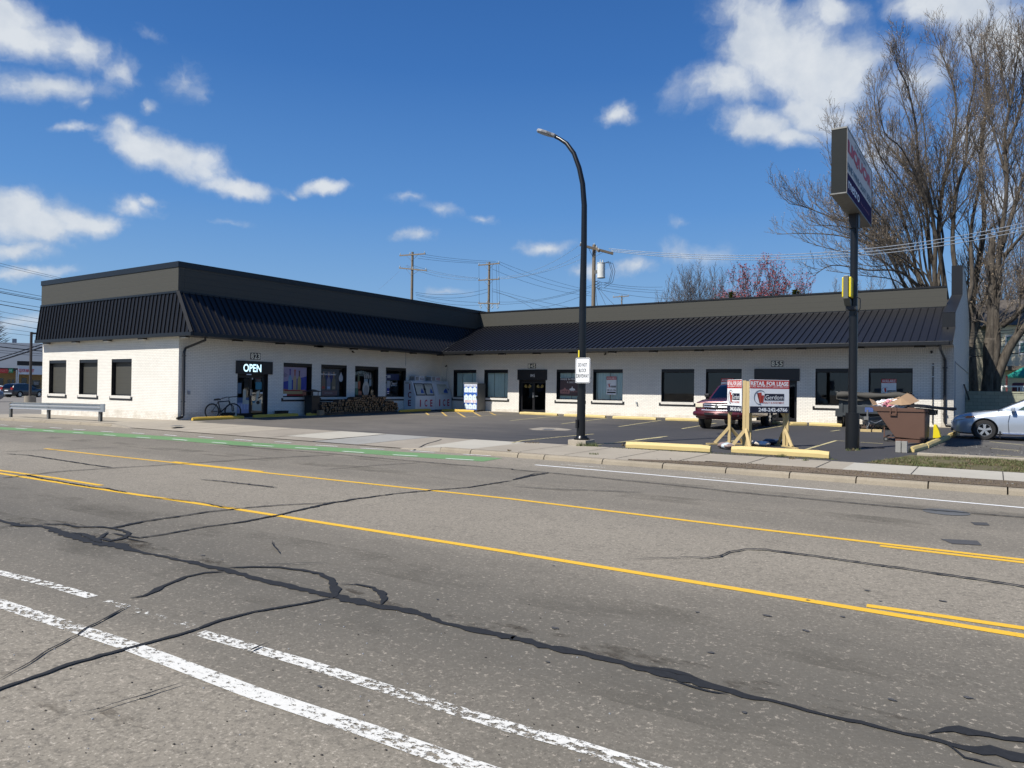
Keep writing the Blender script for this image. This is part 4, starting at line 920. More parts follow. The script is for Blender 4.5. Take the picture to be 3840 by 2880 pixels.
# skirts
EX, EY, EB, ZE = -27.90, 17.89, 34.47, 3.64
def rib(m, a, b, nrm, w=.022, h=.05): m.bar(a+nrm*(h/2), b+nrm*(h/2), w, h, nrm)
m = M()                                                # street skirt
m.poly([(XL, PS, ZPB), (PA, PS, ZPB), (EX, EY, ZE), (XL, EY, ZE)])
n = Vector((0, -(ZPB-ZE), -(PS-EY))).normalized(); n = Vector((0, -(ZPB-ZE), (PS-EY))).normalized()
x = XL+.02
while x < EX-.05:
    zt = ZPB if x < PA else ZPB-(ZPB-ZE)*(x-PA)/(EX-PA)
    yt = PS+(EY-PS)*(ZPB-zt)/(ZPB-ZE); rib(m, Vector((x, yt, zt)), Vector((x, EY, ZE)), n); x += .30
m.build('metal_roof', ROOFM, B)
m = M(); m.bar((XL, PS-.02, ZPB+.0), (PA, PS-.02, ZPB+.0), .06, .09); m.bar((PA+.02, PS-.03, ZPB+.02), (EX+.01, EY-.02, ZE), .13, .03, (1, -1, 1)); m.bar((PA+.02, PS, ZPB), (PA+.02, PB-.5, ZPB), .06, .07); m.bar((PA+.5, PB-.03, ZBB), (XR-.46, PB-.03, ZBB), .05, .07)
m.build('roof_flashing', TRIM, B)
YV = EB+(ZPB-ZE)/((ZBB-ZE)/(PB-EB))                  # valley head
m = M()                                                # wing skirt
m.poly([(PA, PS, ZPB), (PA, YV, ZPB), (EX, EB, ZE), (EX, EY, ZE)])
n = Vector((ZPB-ZE, 0, EX-PA)).normalized(); y = EY+.12
while y < YV-.05:
    if y < PS: t = 1; top = Vector((PA, y, ZPB))
    zt = ZPB; zb = ZE
    if y > EB: zb = ZE+(y-EB)/(YV-EB)*(ZPB-ZE)
    if y < PS+.02: zt = ZPB
    xf = lambda z: PA+(EX-PA)*(ZPB-z)/(ZPB-ZE)
    rib(m, Vector((xf(zt), max(y, PS+.0), zt)), Vector((xf(zb), y, zb)), n); y += .298
m.build('metal_roof', ROOFM, B)
m = M()                                                # long skirt
sB = (ZBB-ZE)/(PB-EB); yz = lambda z: EB+(z-ZE)/sB
m.poly([(EX, EB, ZE), (XR-.46, EB, ZE), (XR-.46, PB, ZBB), (PA, PB, ZBB), (PA, YV, ZPB)])
n = Vector((0, -sB, 1)).normalized(); x = XR-.62
while x > PA+.05:
    zb = ZE if x > EX else ZE+(EX-x)/(EX-PA)*(ZPB-ZE)
    rib(m, Vector((x, PB, ZBB)), Vector((x, yz(zb), zb)), n); x -= .303
m.build('metal_roof', ROOFM, B)
m = M(); m.poly([(XR-.46, EB, ZE+.001), (XR+.02, EB, ZE+.001), (XR+.02, 36.72, 4.40), (XR-.46, 36.72, 4.40)]); m.box(XR-.457, XR+.015, EB-.01, EB+.04, ZG, ZE); m.bar((XR+.012, EB, ZE-.02), (XR+.012, 36.75, 4.37), .03, .12); m.build('roof_flashing', TRIM, B)
m = M(); m.bar((PA, YV, ZPB+.02), (EX, EB, ZE+.02), .16, .02); m.build('valley_flashing', TRIM, B)
# gutters (K section) and soffit
m = M()
gs = [(0, 0), (0, .14), (-.10, .14), (-.10, .13), (-.012, .02), (-.012, 0)]
m.box(XL-.02, EX+.06, EY-.07, EY+.05, ZG, ZE+.0); m.build('gutter', TRIM, B, bevel=.012)
m = M(); m.box(EX-.05, EX+.07, EY+.06, EB-.10, ZG, ZE); m.build('gutter', TRIM, B, bevel=.012)
m = M(); m.box(EX-.05, XR-.10, EB-.08, EB+.05, ZG, ZE); m.build('gutter', TRIM, B, bevel=.012)
SOFM = plain('dark_soffit', (.05, .05, .05), .6, 0, .1, 3)
m = M(); m.box(XL, EX-.06, EY+.06, YA-.002, ZG+.03, ZG+.06); m.box(XA+.002, EX-.06, YA, EB-.0, ZG+.03, ZG+.06); m.box(XA+.002, XR-.0, EB+.06, YB-.002, ZG+.031, ZG+.061); m.build('soffit', SOFM, B)
# downspouts
def spout(pts, br):
    m = M()
    m.tube(pts, .055, 8)
    for p in br: m.obox(p, (.09, 0, 0), (0, .04, 0), (0, 0, .018))
    m.build('downspout', BLACK, B, auto=True)
yd = atX(*z2(120, 900), XA+.08).y; yt = atX(*z2(308, 760), -28.0).y
spout([(-28.0, yt, 3.52), (-28.0, yt, 3.34), (XA+.10, yd+.05, 3.02), (XA+.08, yd, 2.85), (XA+.08, yd, .12), (XA+.10, yd-.05, .04), (XA+.2, yd-.35, -.02)], [(XA+.08, yd, 2.68), (XA+.08, yd, .7)])
xd = atY(*z6(1203, 900), YB-.08).x; xt = atY(*z6(1162, 670), EB+.0).x
spout([(xt, EB, 3.52), (xt, EB, 3.34), (xd-.02, YB-.12, 3.0), (xd, YB-.08, 2.85), (xd, YB-.08, .30), (xd+.05, YB-.10, .16), (xd+.75, YB-.18, .10)], [(xd, YB-.08, 2.6), (xd, YB-.08, .62)])
# soffit lights
LENS = plain('light_lens', (.72, .70, .64), .4, 0, .05, 5)
def slight(x, y, dx, dy):
    m = M(); m.use(BLACK); m.box(x-dx/2, x+dx/2, y-dy/2, y+dy/2, ZG-.05, ZG+.03); m.use(LENS); m.box(x-dx/2+.02, x+dx/2-.02, y-dy/2+.02, y+dy/2-.02, ZG-.075, ZG-.05); m.build('soffit_light', None, B)
for p in ((415,800),(672,790),(955,775),(1265,765),(1640,750)): slight(atY(*z1(*p), 18.04).x, 18.04, .42, .20)
for p in (z2(595,770), z2(975,800), z2(1315,828), z3(180,470), z3(590,500), z3(955,530), z3(1295,555)): slight(-28.7, atX(*p, -28.7).y, .22, .42)
for p in (z3(1618,577), z3(1960,575), z4(332,228), z4(670,222), z4(1030,212), z4(1405,207), z4(1815,200), z5(160,213), z5(700,205), z5(1283,190), z5(1908,180), z6(490,665), z6(993,655)): slight(atY(*p, 35.2).x, 35.2, .42, .22)
# cameras, conduits, wall bits
def camera_dome(p, n):
    m = M(); m.cyl(p, .045, .05, 10, axis=n); c = Vector(p)+Vector(n)*.05; m.cyl(c, .06, .06, 10, .03, axis=(0, 0, -1)); m.cyl(c+Vector(n)*.02-Vector((0, 0, .02)), .03, .09, 8, axis=Vector(n)-Vector((0, 0, .5))); m.build('security_camera', BLACK, B, auto=True)
camera_dome(atX(*z3(572, 532), XA), (1, 0, 0)); camera_dome(atX(*z3(1615, 683), XA) if False else (-28.95, YB-.0, 2.85), (0, -1, 0)); camera_dome(atY(*z4(1745, 212), YB), (0, -1, 0)); camera_dome(atY(*z6(1092, 705), YB), (0, -1, 0))
m = M(); a = atX(*z3(1205, 545), XA+.01); b = atX(*z3(1205, 700), XA+.01); m.bar(a, b, .02, .02); m.build('conduit', GREYI, B)
m = M(); m.bar((-28.9, YB-.01, 2.8), (-28.97, YB-.01, 2.1), .015, .015); m.bar((-28.97, YB-.01, 2.1), (-28.99, YB-.01, 1.4), .015, .015); m.build('conduit', GREYI, B)
p = atX(*z2(160, 1238), XA); m = M(); m.obox(p+Vector((.02, 0, 0)), (.02, 0, 0), (0, .06, 0), (0, 0, .08)); m.build('socket_cover', GREYI, B)
p = atY(*z4(2070, 722), YB); m = M(); m.obox(p+Vector((0, -.05, 0)), (.03, 0, 0), (0, .05, 0), (0, 0, .06)); m.bar(p+Vector((-.05, -.08, -.06)), p+Vector((.05, -.08, -.06)), .03, .02); m.build('hose_tap', STEEL, B)
p = atY(*z6(1103, 950), YB-.03); m = M(); m.bar((p.x, YB-.03, .2), (p.x, YB-.03, atY(*z6(1103, 800), YB).z), .05, .04); m.use(WHITES)
m.mats = []; m.mi = [0]*len(m.f); m.build('vent_pipe', BLACK, B)
m = M()
for yy in (818, 912): q = atY(*z6(1103, yy), YB-.055); m.obox(q, (.045, 0, 0), (0, .012, 0), (0, 0, .018))
m.build('pipe_clip', WHITES, B)
# end wall with wing-shaped metal coping
prof = [(36.222, -.5), (36.222, 3.50), (34.52, 3.50), (34.52, 3.64), (36.7, 4.38), (36.7, 5.0), (44.7, 6.68), (44.7, 8.22), (47.0, 8.42), (52.5, 7.8), (58, 6.6), (58, -.5)]
XE0 = XR-.455
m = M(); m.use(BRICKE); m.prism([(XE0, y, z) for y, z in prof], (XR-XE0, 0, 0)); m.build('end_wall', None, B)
m = M(); cp = prof[4:11]
for (a, b) in zip(cp, cp[1:]): m.bar((XR-.228, a[0], a[1]), (XR-.228, b[0], b[1]), .50, .05, (0, -1, .3))
m.bar((XR-.26, 36.66, 4.33), (XR-.26, 36.66, 4.38), .6, .06) ; m.build('coping', TRIM, B)
m = M(); m.box(XR+.001, XR+.03, 37.0, 57, 2.86, 2.90); m.box(XR+.001, XR+.03, 36.9, 36.96, -.3, 2.9); m.build('wall_trim', GREYI, B)
# concrete stoop strip along the long face, kerb board under blocks
m = M(); m.poly([(x, y, gz(x, y)+.012) for x, y in ((XA+.005, 35.3), (XR, 35.45), (XR, YB), (XA+.005, YB))]); struct(m.build('stoop_pavement', CONC))
m = M(); m.poly([(x, y, gz(x, y)+.013) for x, y in ((XA+.005, 20.3), (-28.3, 20.4), (-28.3, 35.2), (XA+.005, 35.2))]); struct(m.build('stoop_pavement', CONCG))
m = M(); m.box(XL-.12, XA+.0, YA-.10, YA-.002, -.6, -.24) if False else None

# ================================================================ THINGS
def part(m, name, mat, t, **k): return m.build(name, mat, t, world=False, **k)
# --- concrete wheel stops
YELC = None
def stop_mat(name, col, chip):
    b = NB(name); p = b.pos(); n = b.noise(p, 7, 6, .7); c = b.mix(b.noise(p, 3, 3), col, [x*.8 for x in col])
    c = b.mix(b.ramp(n, [(chip, 0), (chip+.05, 1)]), c, (.36, .32, .24)); return b.fin(c, .65)
STOPY = stop_mat('yellow_painted_concrete', (.66, .43, .06), .70)
STOPP = stop_mat('pale_yellow_painted_concrete', (.62, .48, .20), .66)
stops = [
 (z2(200,1497), z2(655,1466), STOPY, 'chipped yellow wheel stop beside the bicycle, nearest the street', 1, -28.35),
 (z2(745,1462), z2(1137,1450), STOPY, 'yellow wheel stop in front of the OPEN shop door', 1, -28.55),
 (z3(45,1298), z3(505,1275), STOPY, 'yellow wheel stop in front of the near half of the firewood stack', 1, -28.5),
 (z3(590,1270), z3(988,1255), STOPY, 'yellow wheel stop in front of the far half of the firewood stack', 1, -28.5),
 (z3(1140,1252), z3(1505,1240), STOPY, 'yellow wheel stop in front of the double-door ice freezer', 1, -28.2),
 (z3(1630,1240), z3(2008,1252), STOPY, 'half-sunlit yellow wheel stop in front of the water vending machine', 0, 0),
 (z4(850,838), z4(1237,856), STOPP, 'pale yellow wheel stop in front of the door numbered 845', 0, 0),
 (z4(1310,860), z4(1735,880), STOPP, 'pale yellow wheel stop below the window with the plum poster, behind the street lamp', 0, 0),
 (z4(1815,885), z5(185,1030), STOPP, 'pale yellow wheel stop between the street lamp and the window reflecting a car', 0, 0),
 (z5(300,1032), z5(690,1045), STOPP, 'pale yellow wheel stop just left of the dark red pickup', 0, 0),
 (z5(1500,1072), z5(1640,1084), STOPP, 'short pale yellow wheel stop in front of the door numbered 855', 0, 0),
 (z5(1788,1092), z6(60,1318), STOPP, 'pale yellow wheel stop right of the 855 door', 0, 0),
 (z6(75,1318), z6(345,1330), STOPP, 'pale yellow wheel stop at the left side of the grey dump trailer', 0, 0),
 (z4(1950,1187), z5(828,1410), STOPP, 'pale yellow wheel stop along the pavement, left of the wooden sign stand', 0, 0),
 (z5(1078,1412), z6(238,1592), STOPP, 'long pale yellow kerb stop along the pavement in front of the wooden sign stand', 0, 0),
 (z8(985,888), z8(1140,842), STOPP, 'broken pale yellow wheel stop beside the grey concrete block', 0, 0),
 (z8(1150,838), z8(1392,735), STOPP, 'tilted wheel stop lying behind the brown dumpster, middle of its row', 0, 0),
 (z8(1400,725), z8(1495,690), STOPP, 'wheel stop nearest the silver car, farthest of its row', 0, 0)]
for (a, b, mt, lab, onx, X) in stops:
    if onx:
        P = atX(*a, X); Q = atX(*b, X); P.z = gz(*P.xy)+.012; Q.z = gz(*Q.xy)+.012
    else: P = G(*a); Q = G(*b); P.z += .006; Q.z += .006
    d = Q-P; L = d.length; ang = math.atan2(d.y, d.x); m = M(); w, h = .15, .14
    if 'kerb stop' in lab or 'left of the wooden' in lab: h = .17; w = .17
    n = 9 if mt == STOPP else 9
    sec = [(0, 0), (0, h*.55), (.035, h*.92), (.05, h), (w-.05, h), (w-.035, h*.92), (w, h*.55), (w, 0)]
    pr = None
    for i in range(n+1):
        x = L*i/n; e = .02 if i in (0, n) else 0; idx = len(m.v)
        for (y, z) in sec: m.v.append(Vector((x, y*(1-e*4)+e*.3, max(0, z-e)+random.uniform(-.003, .003))))
        if pr is not None:
            for k in range(8): j = (k+1) % 8; m.face((pr+k, pr+j, idx+j, idx+k))
        else: m.face(range(idx, idx+8))
        pr = idx
    m.face(range(pr, pr+8))
    o = m.build('wheel_stop', mt); o.location = P; o.rotation_euler = (0, -math.asin(d.z/L), ang)
    tag(o, lab, 'wheel stop', 'concrete wheel stops in the parking lot')

# --- street lamp
LB = Vector((-9.66, 18.18, gz(-9.7, 18)))
t = thing('street_lamp', 'tall black street lamp with curved arm on a concrete footing by the pavement', 'street lamp', LB)
m = M(); m.box(-.29, .27, -.27, .30, -.1, .15); part(m, 'footing', CONC, t, bevel=.015)
m = M(); m.cyl((0, 0, .15), .22, .05, 16); m.cyl((0, 0, .20), .18, .06, 16, .15); part(m, 'base_flange', BLACKP, t, auto=True)
prof_ = [(2178,1628),(2182,1400),(2186,1100),(2190,900),(2191,770),(2185,690),(2172,630),(2152,575),(2125,538),(2098,520),(2082,513)]
PP = [atY(x, y, LB.y)-LB for x, y in prof_]; PP[0].z = .25; 
for i in range(len(PP)): PP[i].x -= (PP[1].x*0)
m = M(); m.tube(PP, [.125, .112, .098, .085, .080, .075, .07, .065, .06, .053, .048], 14); part(m, 'pole', BLACKP, t, auto=True)
hd = PP[-1]; m = M(); tip = atY(2016, 496, LB.y)-LB; d = (tip-hd); L = d.length
ax = d.normalized(); sd = Vector((0, 1, 0)); upv = ax.cross(sd)*-1 if ax.cross(sd).z < 0 else ax.cross(sd)
pts = []; K = 12
out = [(-.03, .10), (.10, .14), (.25, .24), (.45, .30), (.62, .28), (.80, .17), (.9, .0)]
ring = [(a, b) for a, b in out]+[(a, -b) for a, b in out[-2::-1]]
m.prism([hd+ax*(a*L/.9)+sd*b for a, b in ring], upv*.07); hh = m
part(m, 'lamp_head', GREYI, t, bevel=.015)
m = M(); m.prism([hd+ax*(a*L/.9)+sd*b*.75-upv*.012 for a, b in ring[2:-2]], upv*.01); part(m, 'lens', GREYI, t)
m = M(); m.obox(atY(2174, 1590, LB.y-.13)-LB+Vector((-.08, -.02, 0)), (.03, 0, 0), (0, .03, 0), (0, 0, .12)); part(m, 'access_box', BLACK, t)
# parking sign on the lamp pole
sc = atY(2185, 1389, LB.y-.22)
t = thing('street_sign', 'white DO NOT BLOCK DRIVEWAY sign strapped to the black street lamp', 'sign', sc)
a = atY(*z4(1428, 512), sc.y); b = atY(*z4(1583, 250), sc.y); w_, h_ = (b.x-a.x)/2, (b.z-a.z)/2
rot = rotz(0)
def rr_pts(w, h, r, n=4, y=0):
    P = []
    for cx, cz, s0 in ((w-r, h-r, 0), (-w+r, h-r, 90), (-w+r, -h+r, 180), (w-r, -h+r, 270)):
        for i in range(n+1): a_ = R(s0+90*i/n); P.append((cx+r*math.cos(a_), y, cz+r*math.sin(a_)))
    return P
m = M(); m.prism(rr_pts(w_, h_, .05), (0, .006, 0)); part(m, 'sign_panel', WHITES, t)
m = M(); m.use(INK); o_, i_ = rr_pts(w_-.012, h_-.012, .045, y=-.002), rr_pts(w_-.026, h_-.026, .035, y=-.002)
for k in range(len(o_)): j = (k+1) % len(o_); m.poly([o_[k], o_[j], i_[j], i_[k]])
for tx, v in (('DO NOT', .155), ('BLOCK', .0), ('DRIVEWAY', -.155)): m.text(tx, (0, -.003, v+.0), (1, 0, 0), (0, 0, 1), w_*2*{'DO NOT': .60, 'BLOCK': .52, 'DRIVEWAY': .84}[tx], .105, .012, INK)
part(m, 'lettering', None, t)
m = M(); m.box(-.05, -.015, .06, .12, h_+.0, h_+.26); part(m, 'reflector_strip', plain('reflector_yellow', (.75, .62, .04), .4), t) if False else None
m = M(); m.box(-.16, .16, .008, .20, .20, .23); m.box(-.16, .16, .008, .20, -.23, -.20); part(m, 'mounting_strap', STEELD, t)
p = atY(*z4(1467, 212), LB.y-.135); m = M(); m.obox((0, 0, 0), (.018, 0, 0), (0, .004, 0), (0, 0, .10)); o = m.build('reflector_strip', plain('reflector_yellow', (.75, .62, .04), .4)); o.location = p; tag(o, 'thin yellow reflector strip stuck on the street lamp above the sign', 'reflector')

# --- tall liquor sign on a black pole
SB = Vector((-3.22, 21.72, gz(-3.2, 21.7)))
t = thing('pylon_sign', 'tall two-sided LIQUOR sign box on a thick black steel pole', 'sign', SB)
m = M(); h1 = atY(3190, 1548, SB.y).z-SB.z; m.cyl((0, 0, -.1), .178, h1+.1, 24); part(m, 'pole_sleeve', BLACKP, t, auto=True)
zt_ = atY(3195, 755, SB.y).z-SB.z; h2 = atY(3195, 1160, SB.y).z-SB.z
# box: street-side narrow end faces the camera; face turned to +X
def sgn(px, py, Y): return atY(px, py, Y)-SB
xl, xr = -.175, .175
yn = atX(3175, 600, SB.x+xr).y-SB.y; yf = atX(3268, 700, SB.x+xr).y-SB.y
z_b = sgn(3175, 719, SB.y+yn).z; z_t = sgn(3175, 479, SB.y+yn).z
m = M(); m.tube([(0, 0, h1-.05), (0, 0, h2)], .112, 20); m.tube([(0, 0, h2), (0.0, 0, z_b+.05)], .10, 20); part(m, 'pole', BLACKP, t, auto=True)
m = M(); m.box(xl, xr-.01, yn, yf, z_b, z_t); part(m, 'cabinet', plain('grey_sign_cabinet', (.011, .014, .015), .6, 0, .3, 3, spec=.2), t)
m = M(); fw = .035
m.box(xl-.01, xr+.01, yn-.01, yf+.01, z_t, z_t+.04); m.box(xl-.01, xr+.01, yn-.01, yf+.01, z_b-.03, z_b); m.box(xr, xr+.012, yf-.04, yf, z_b, z_t); m.box(xr, xr+.012, yn, yn+.04, z_b, z_t); part(m, 'cabinet_frame', STEELD, t)
H_ = z_t-z_b; FX_ = xr+.002; m = M(); m.use(plain('milky_sign_face', (.60, .60, .58), .7, 0, .12, 4, spec=.15)); m.poly([(FX_, yn+.04, z_b+H_*.33), (FX_, yf-.04, z_b+H_*.33), (FX_, yf-.04, z_t), (FX_, yn+.04, z_t)])
m.use(plain('purple_sign_face', (.030, .016, .075), .8, 0, .1, 4, spec=.08)); m.poly([(FX_, yn+.04, z_b), (FX_, yf-.04, z_b), (FX_, yf-.04, z_b+H_*.33), (FX_, yn+.04, z_b+H_*.33)])
ym = (yn+yf)/2; LW = yf-yn-.1
def st(txt, y, v, w, h, mat, b=.02, off=.004): m.text(txt, (FX_+off, y, z_b+H_*v), (0, 1, 0), (0, 0, 1), w, h, b, mat)
st('9 & HILTON', ym+.05, .93, LW*.46, H_*.06, INK, .02)
st('LIQUOR', ym, .735, LW*.97, H_*.25, ink('signred_outline', (.30, .02, .02)), .05); st('LIQUOR', ym, .735, LW*.93, H_*.22, ink('signred', (.55, .03, .03)), .04, .007)
st('FINE WINE·CRAFT BEER', ym, .43, LW*.97, H_*.12, INK, .035)
st('metro', ym-LW*.24, .175, LW*.42, H_*.15, WHITES, .015); st('by mobile', ym+LW*.22, .14, LW*.38, H_*.06, ink('magenta', (.22, .02, .08)), .0)
part(m, 'sign_face', None, t)
m = M(); m.use(plain('milky_sign_face', 0)); FX2 = xl-.002; m.poly([(FX2, yn+.04, z_b), (FX2, yf-.04, z_b), (FX2, yf-.04, z_t), (FX2, yn+.04, z_t)]); part(m, 'sign_face', None, t)
m = M(); m.box(-.12, .12, -.14, .14, z_b-.42, z_b-.03); m.cyl((.08, -.13, z_b-.55), .03, .5, 8); part(m, 'pole_bracket', BLACK, t)
# small yellow cabinet on the same pole
c = atY(3190, 1085, SB.y-.2); t = thing('light_box', 'small yellow-edged grey cabinet clamped to the black sign pole above the roofline', 'light box', c)
zt2, zb2 = atY(3190, 1035, SB.y-.3).z-c.z, atY(3190, 1135, SB.y-.3).z-c.z; YLW = plain('bright_yellow_plastic', (.72, .58, .02), .35, 0, .05, 3)
m = M(); m.box(-.14, -.02, -.28, .30, zb2+.10, zt2); m.prism([(-.14, -.28, zb2+.10), (.02, -.28, zb2+.10), (.02, -.05, zb2-.08), (-.14, -.05, zb2-.08)], (0, .3, 0)); part(m, 'cabinet', plain('grey_cabinet', (.13, .14, .13), .4, .3, .1, 4), t, bevel=.01)
for s_ in (-1, 1):
    m = M(); x0 = -.14 if s_ < 0 else -.02; e_ = .045 if s_ < 0 else .07
    m.prism([(x0, -.24, zb2+.14), (x0, .27, zb2+.14), (x0, .27, zt2-.03), (x0, -.24, zt2-.03)], (s_*e_, 0, 0)); part(m, 'yellow_face', YLW, t, bevel=.03)
m = M(); m.tube([(.1, .0, zb2+.2), (.24, 0, zb2+.1), (.24, 0, zb2-.15), (.12, .05, zb2-.3), (.1, .2, zb2-.3)], .014, 6); part(m, 'power_cable', BLACK, t)
m = M(); m.box(-.12, .14, -.02, .2, zb2-.18, zb2-.08); part(m, 'clamp', BLACK, t)

# --- wooden V-shaped lease sign
LP = G(2795, 1679)
t = thing('sign_stand', 'V-shaped treated-pine sign stand with two RETAIL FOR LEASE boards', 'sign stand', LP)
def L(px, py, Y): return atY(px, py, Y)-LP
YL, YR_, Y0 = LP.y+1.55, LP.y+1.0, LP.y-.03
ztop = L(2795, 1427, LP.y).z
def post(x, y, z0, z1, w=.078): m = M(); m.box(x-w/2, x+w/2, y-w/2, y+w/2, z0, z1); part(m, 'post', PINE, t, bevel=.004)
post(-.045, .05, 0, ztop, .088); post(.045, .06, 0, ztop-.02, .088)
pl = G(2735, 1667)-LP; pr_ = G(2943, 1676)-LP
plx, ply = pl.x, pl.y; prx, pry = pr_.x, pr_.y
post(plx, ply, .02, ztop-.3); post(prx-.02, pry, .02, ztop-.3); post(prx+.055, pry+.03, .02, ztop-.35)
q = G(2813, 1672)-LP; post(q.x+.02, q.y-.1, .02, ztop-.25)
def board(a, b, nrm, z0, z1, left):
    a, b = Vector(a), Vector(b); r_ = (b-a); W_ = r_.length; r_.normalize(); H = z1-z0; c = (a+b)/2; up = Vector((0, 0, 1))
    m = M(); m.use(WHITES); m.obox(Vector((c.x, c.y, (z0+z1)/2)), r_*(W_/2), -nrm*.006, up*(H/2)); panel = part(m, 'sign_board', None, t)
    f = lambda u, v, o=.008: Vector((a.x, a.y, z0))+r_*(W_*u)+up*(H*v)+nrm*o
    m = M()
    def rc(u0, u1, v0, v1, mat, o=.008): m.use(mat); m.poly([f(u0, v0, o), f(u1, v0, o), f(u1, v1, o), f(u0, v1, o)])
    rc(0, 1, .735, .985, RED); rc(0, 1, 0, .20, ink('navyblack', (.012, .012, .028)))
    tx = lambda s_, u, v, w, h, mat, b=.01, o=.010: m.text(s_, f(u, v, o), r_, up, W_*w, H*h, b, mat)
    tx('RETAIL FOR LEASE', .5, .885, .96, .125, WHITES, .03); tx('CALL MIKE MURPHY / JACK MELTON', .5, .785, .95, .055, WHITES, .008)
    tx('248-242-6766', .59, .10, .74, .115, WHITES, .03)
    m.use(INK)
    m.tube([f(.26+.155*math.cos(R(a_)), .47+.21*math.sin(R(a_)), .010) for a_ in range(48, 285, 12)], .006, 5)
    RD2 = ink('towerred', (.42, .05, .03)); RD1 = ink('towerdark', (.13, .02, .02))
    m.use(RD2); m.poly([f(.20, .60, .012), f(.29, .62, .012), f(.30, .33, .012), f(.25, .28, .012)]); m.poly([f(.30, .53, .012), f(.36, .53, .012), f(.33, .30, .012), f(.28, .31, .012)])
    m.use(RD1); m.poly([f(.17, .61, .013), f(.21, .59, .013), f(.255, .28, .013), f(.24, .30, .013)]); m.poly([f(.29, .50, .0135), f(.31, .52, .0135), f(.30, .33, .0135), f(.29, .33, .0135)])
    rc(.37, .87, .38, .58, ink('navyblack', 0), .010); tx('Gerdom', .62, .475, .46, .13, WHITES, .0, .013)
    tx('REALTY & INVESTMENT', .61, .31, .52, .055, ink('towerred', 0), .006)
    m.build('sign_print', None, panel, world=False)
zb_, zt_r = L(2945, 1546, LP.y+pry*.5).z, ztop+.02
zl0 = L(2790, 1548, LP.y).z
a = Vector((.105, .0, 0)); b = Vector((prx+.11, pry-.06, 0)); nr = Vector((b.y-a.y, -(b.x-a.x), 0)).normalized(); board(a, b, nr, zl0, ztop+.03, False)
a = Vector((plx-.05, ply-.06, 0)); b = Vector((-.11, .0, 0)); nl = Vector((b.y-a.y, -(b.x-a.x), 0)).normalized(); board(a, b, nl, zl0+.0, ztop+.03, True)
def brace(a, b): m = M(); m.bar(a, b, .085, .038, (0, 1, .3)); part(m, 'brace', PINE, t)
vl = Vector((plx, ply, 0)).normalized(); vr = Vector((prx, pry, 0)).normalized()
for base, dirs in (((plx, ply), [Vector((-.75, -.65, 0)), Vector((.7, .72, 0))]), ((0.0, .02), [Vector((-.6, -.8, 0)).normalized(), Vector((.5, -.86, 0)).normalized()]), ((prx, pry), [Vector((.6, -.8, 0)), Vector((-.6, .8, 0))])):
    for d_ in dirs:
        bx = Vector((base[0], base[1], 0)); brace(bx+Vector((0, 0, .52)), bx+d_*.45+Vector((0, 0, .05)))
m = M(); d1 = Vector((-.75, -.65, 0)); c0 = Vector((plx, ply, .03)); m.bar(c0+d1*.7, c0-d1*.5, .085, .04); part(m, 'foot', PINE, t)
m = M(); d1 = Vector((.6, -.8, 0)); c0 = Vector((prx, pry, .03)); m.bar(c0+d1*.75, c0-d1*.6, .085, .04); part(m, 'foot', PINE, t)
for s_, v_, bs in ((1, vl, (plx, ply)), (1, vr, (prx, pry))):
    brace(Vector((0, .03, .95))+v_*.02, Vector((0, .03, 1.28))+v_*.38); bx = Vector((bs[0], bs[1], 0)); brace(bx+Vector((0, 0, .85)), bx-v_*.38+Vector((0, 0, 1.28)))
# sandbags holding the stand
def bag(p, ln, wd, ht, ang, mats, lab):
    m = M(); m.use(mats[0]); nu, nv = 14, 10
    n0 = len(m.v)
    for j in range(nv+1):
        v = -1+2*j/nv
        for i in range(nu):
            a_ = 2*math.pi*i/nu; rx = (1-abs(v)**4)**.5 if abs(v) < 1 else 0
            yy = math.cos(a_)*wd/2*(.35+.65*rx); zz = max(-.0, ht/2+math.sin(a_)*ht/2*(.25+.75*rx))+.012*math.sin(v*9+i*2)
            m.v.append(Vector((v*ln/2+.02*math.sin(i*3.1)*(abs(v)), yy+.015*math.sin(v*6+i), max(0, zz))))
    for j in range(nv):
        m.use(mats[1] if j in (6, 7, 8) and len(mats) > 1 else mats[0])
        for i in range(nu): a_ = n0+j*nu+i; b_ = n0+j*nu+(i+1) % nu; m.face((a_, b_, b_+nu, a_+nu))
    m.use(mats[0]); m.face(range(n0, n0+nu)); m.face(range(n0+nv*nu, n0+nv*nu+nu))
    o = m.build('sandbag', None, smooth=True); o.location = p; o.rotation_euler = (0, 0, ang); tag(o, lab, 'sandbag', 'bags weighing down the sign stand')
BGA = plain('brown_plastic_bag', (.26, .19, .165), .45, 0, .35, 9); BGB = plain('white_blue_bag', (.55, .62, .68), .4, 0, .3, 9); BGC = plain('beige_bag', (.50, .45, .38), .45, 0, .3, 9); BGD = plain('blue_black_bag', (.035, .05, .08), .35, 0, .5, 7)
gp = lambda x, y: G(x, y)
bag(gp(2722, 1683), .62, .34, .17, -.9, [BGA, BGB], 'brown and white plastic sandbag in the gap between the wheel stops'); bag(gp(2846, 1672), .62, .34, .14, -.1, [BGC, BGB], 'beige sandbag behind the long kerb stop right of the middle post')
bag(gp(2908, 1668), .7, .36, .17, .15, [BGD, BGD], 'dark blue sandbag at the right foot of the sign stand'); bag(gp(2779, 1664), .3, .2, .15, .5, [ink('brightblue', (.03, .22, .62)), BGB], 'bright blue and white bag behind the middle post')

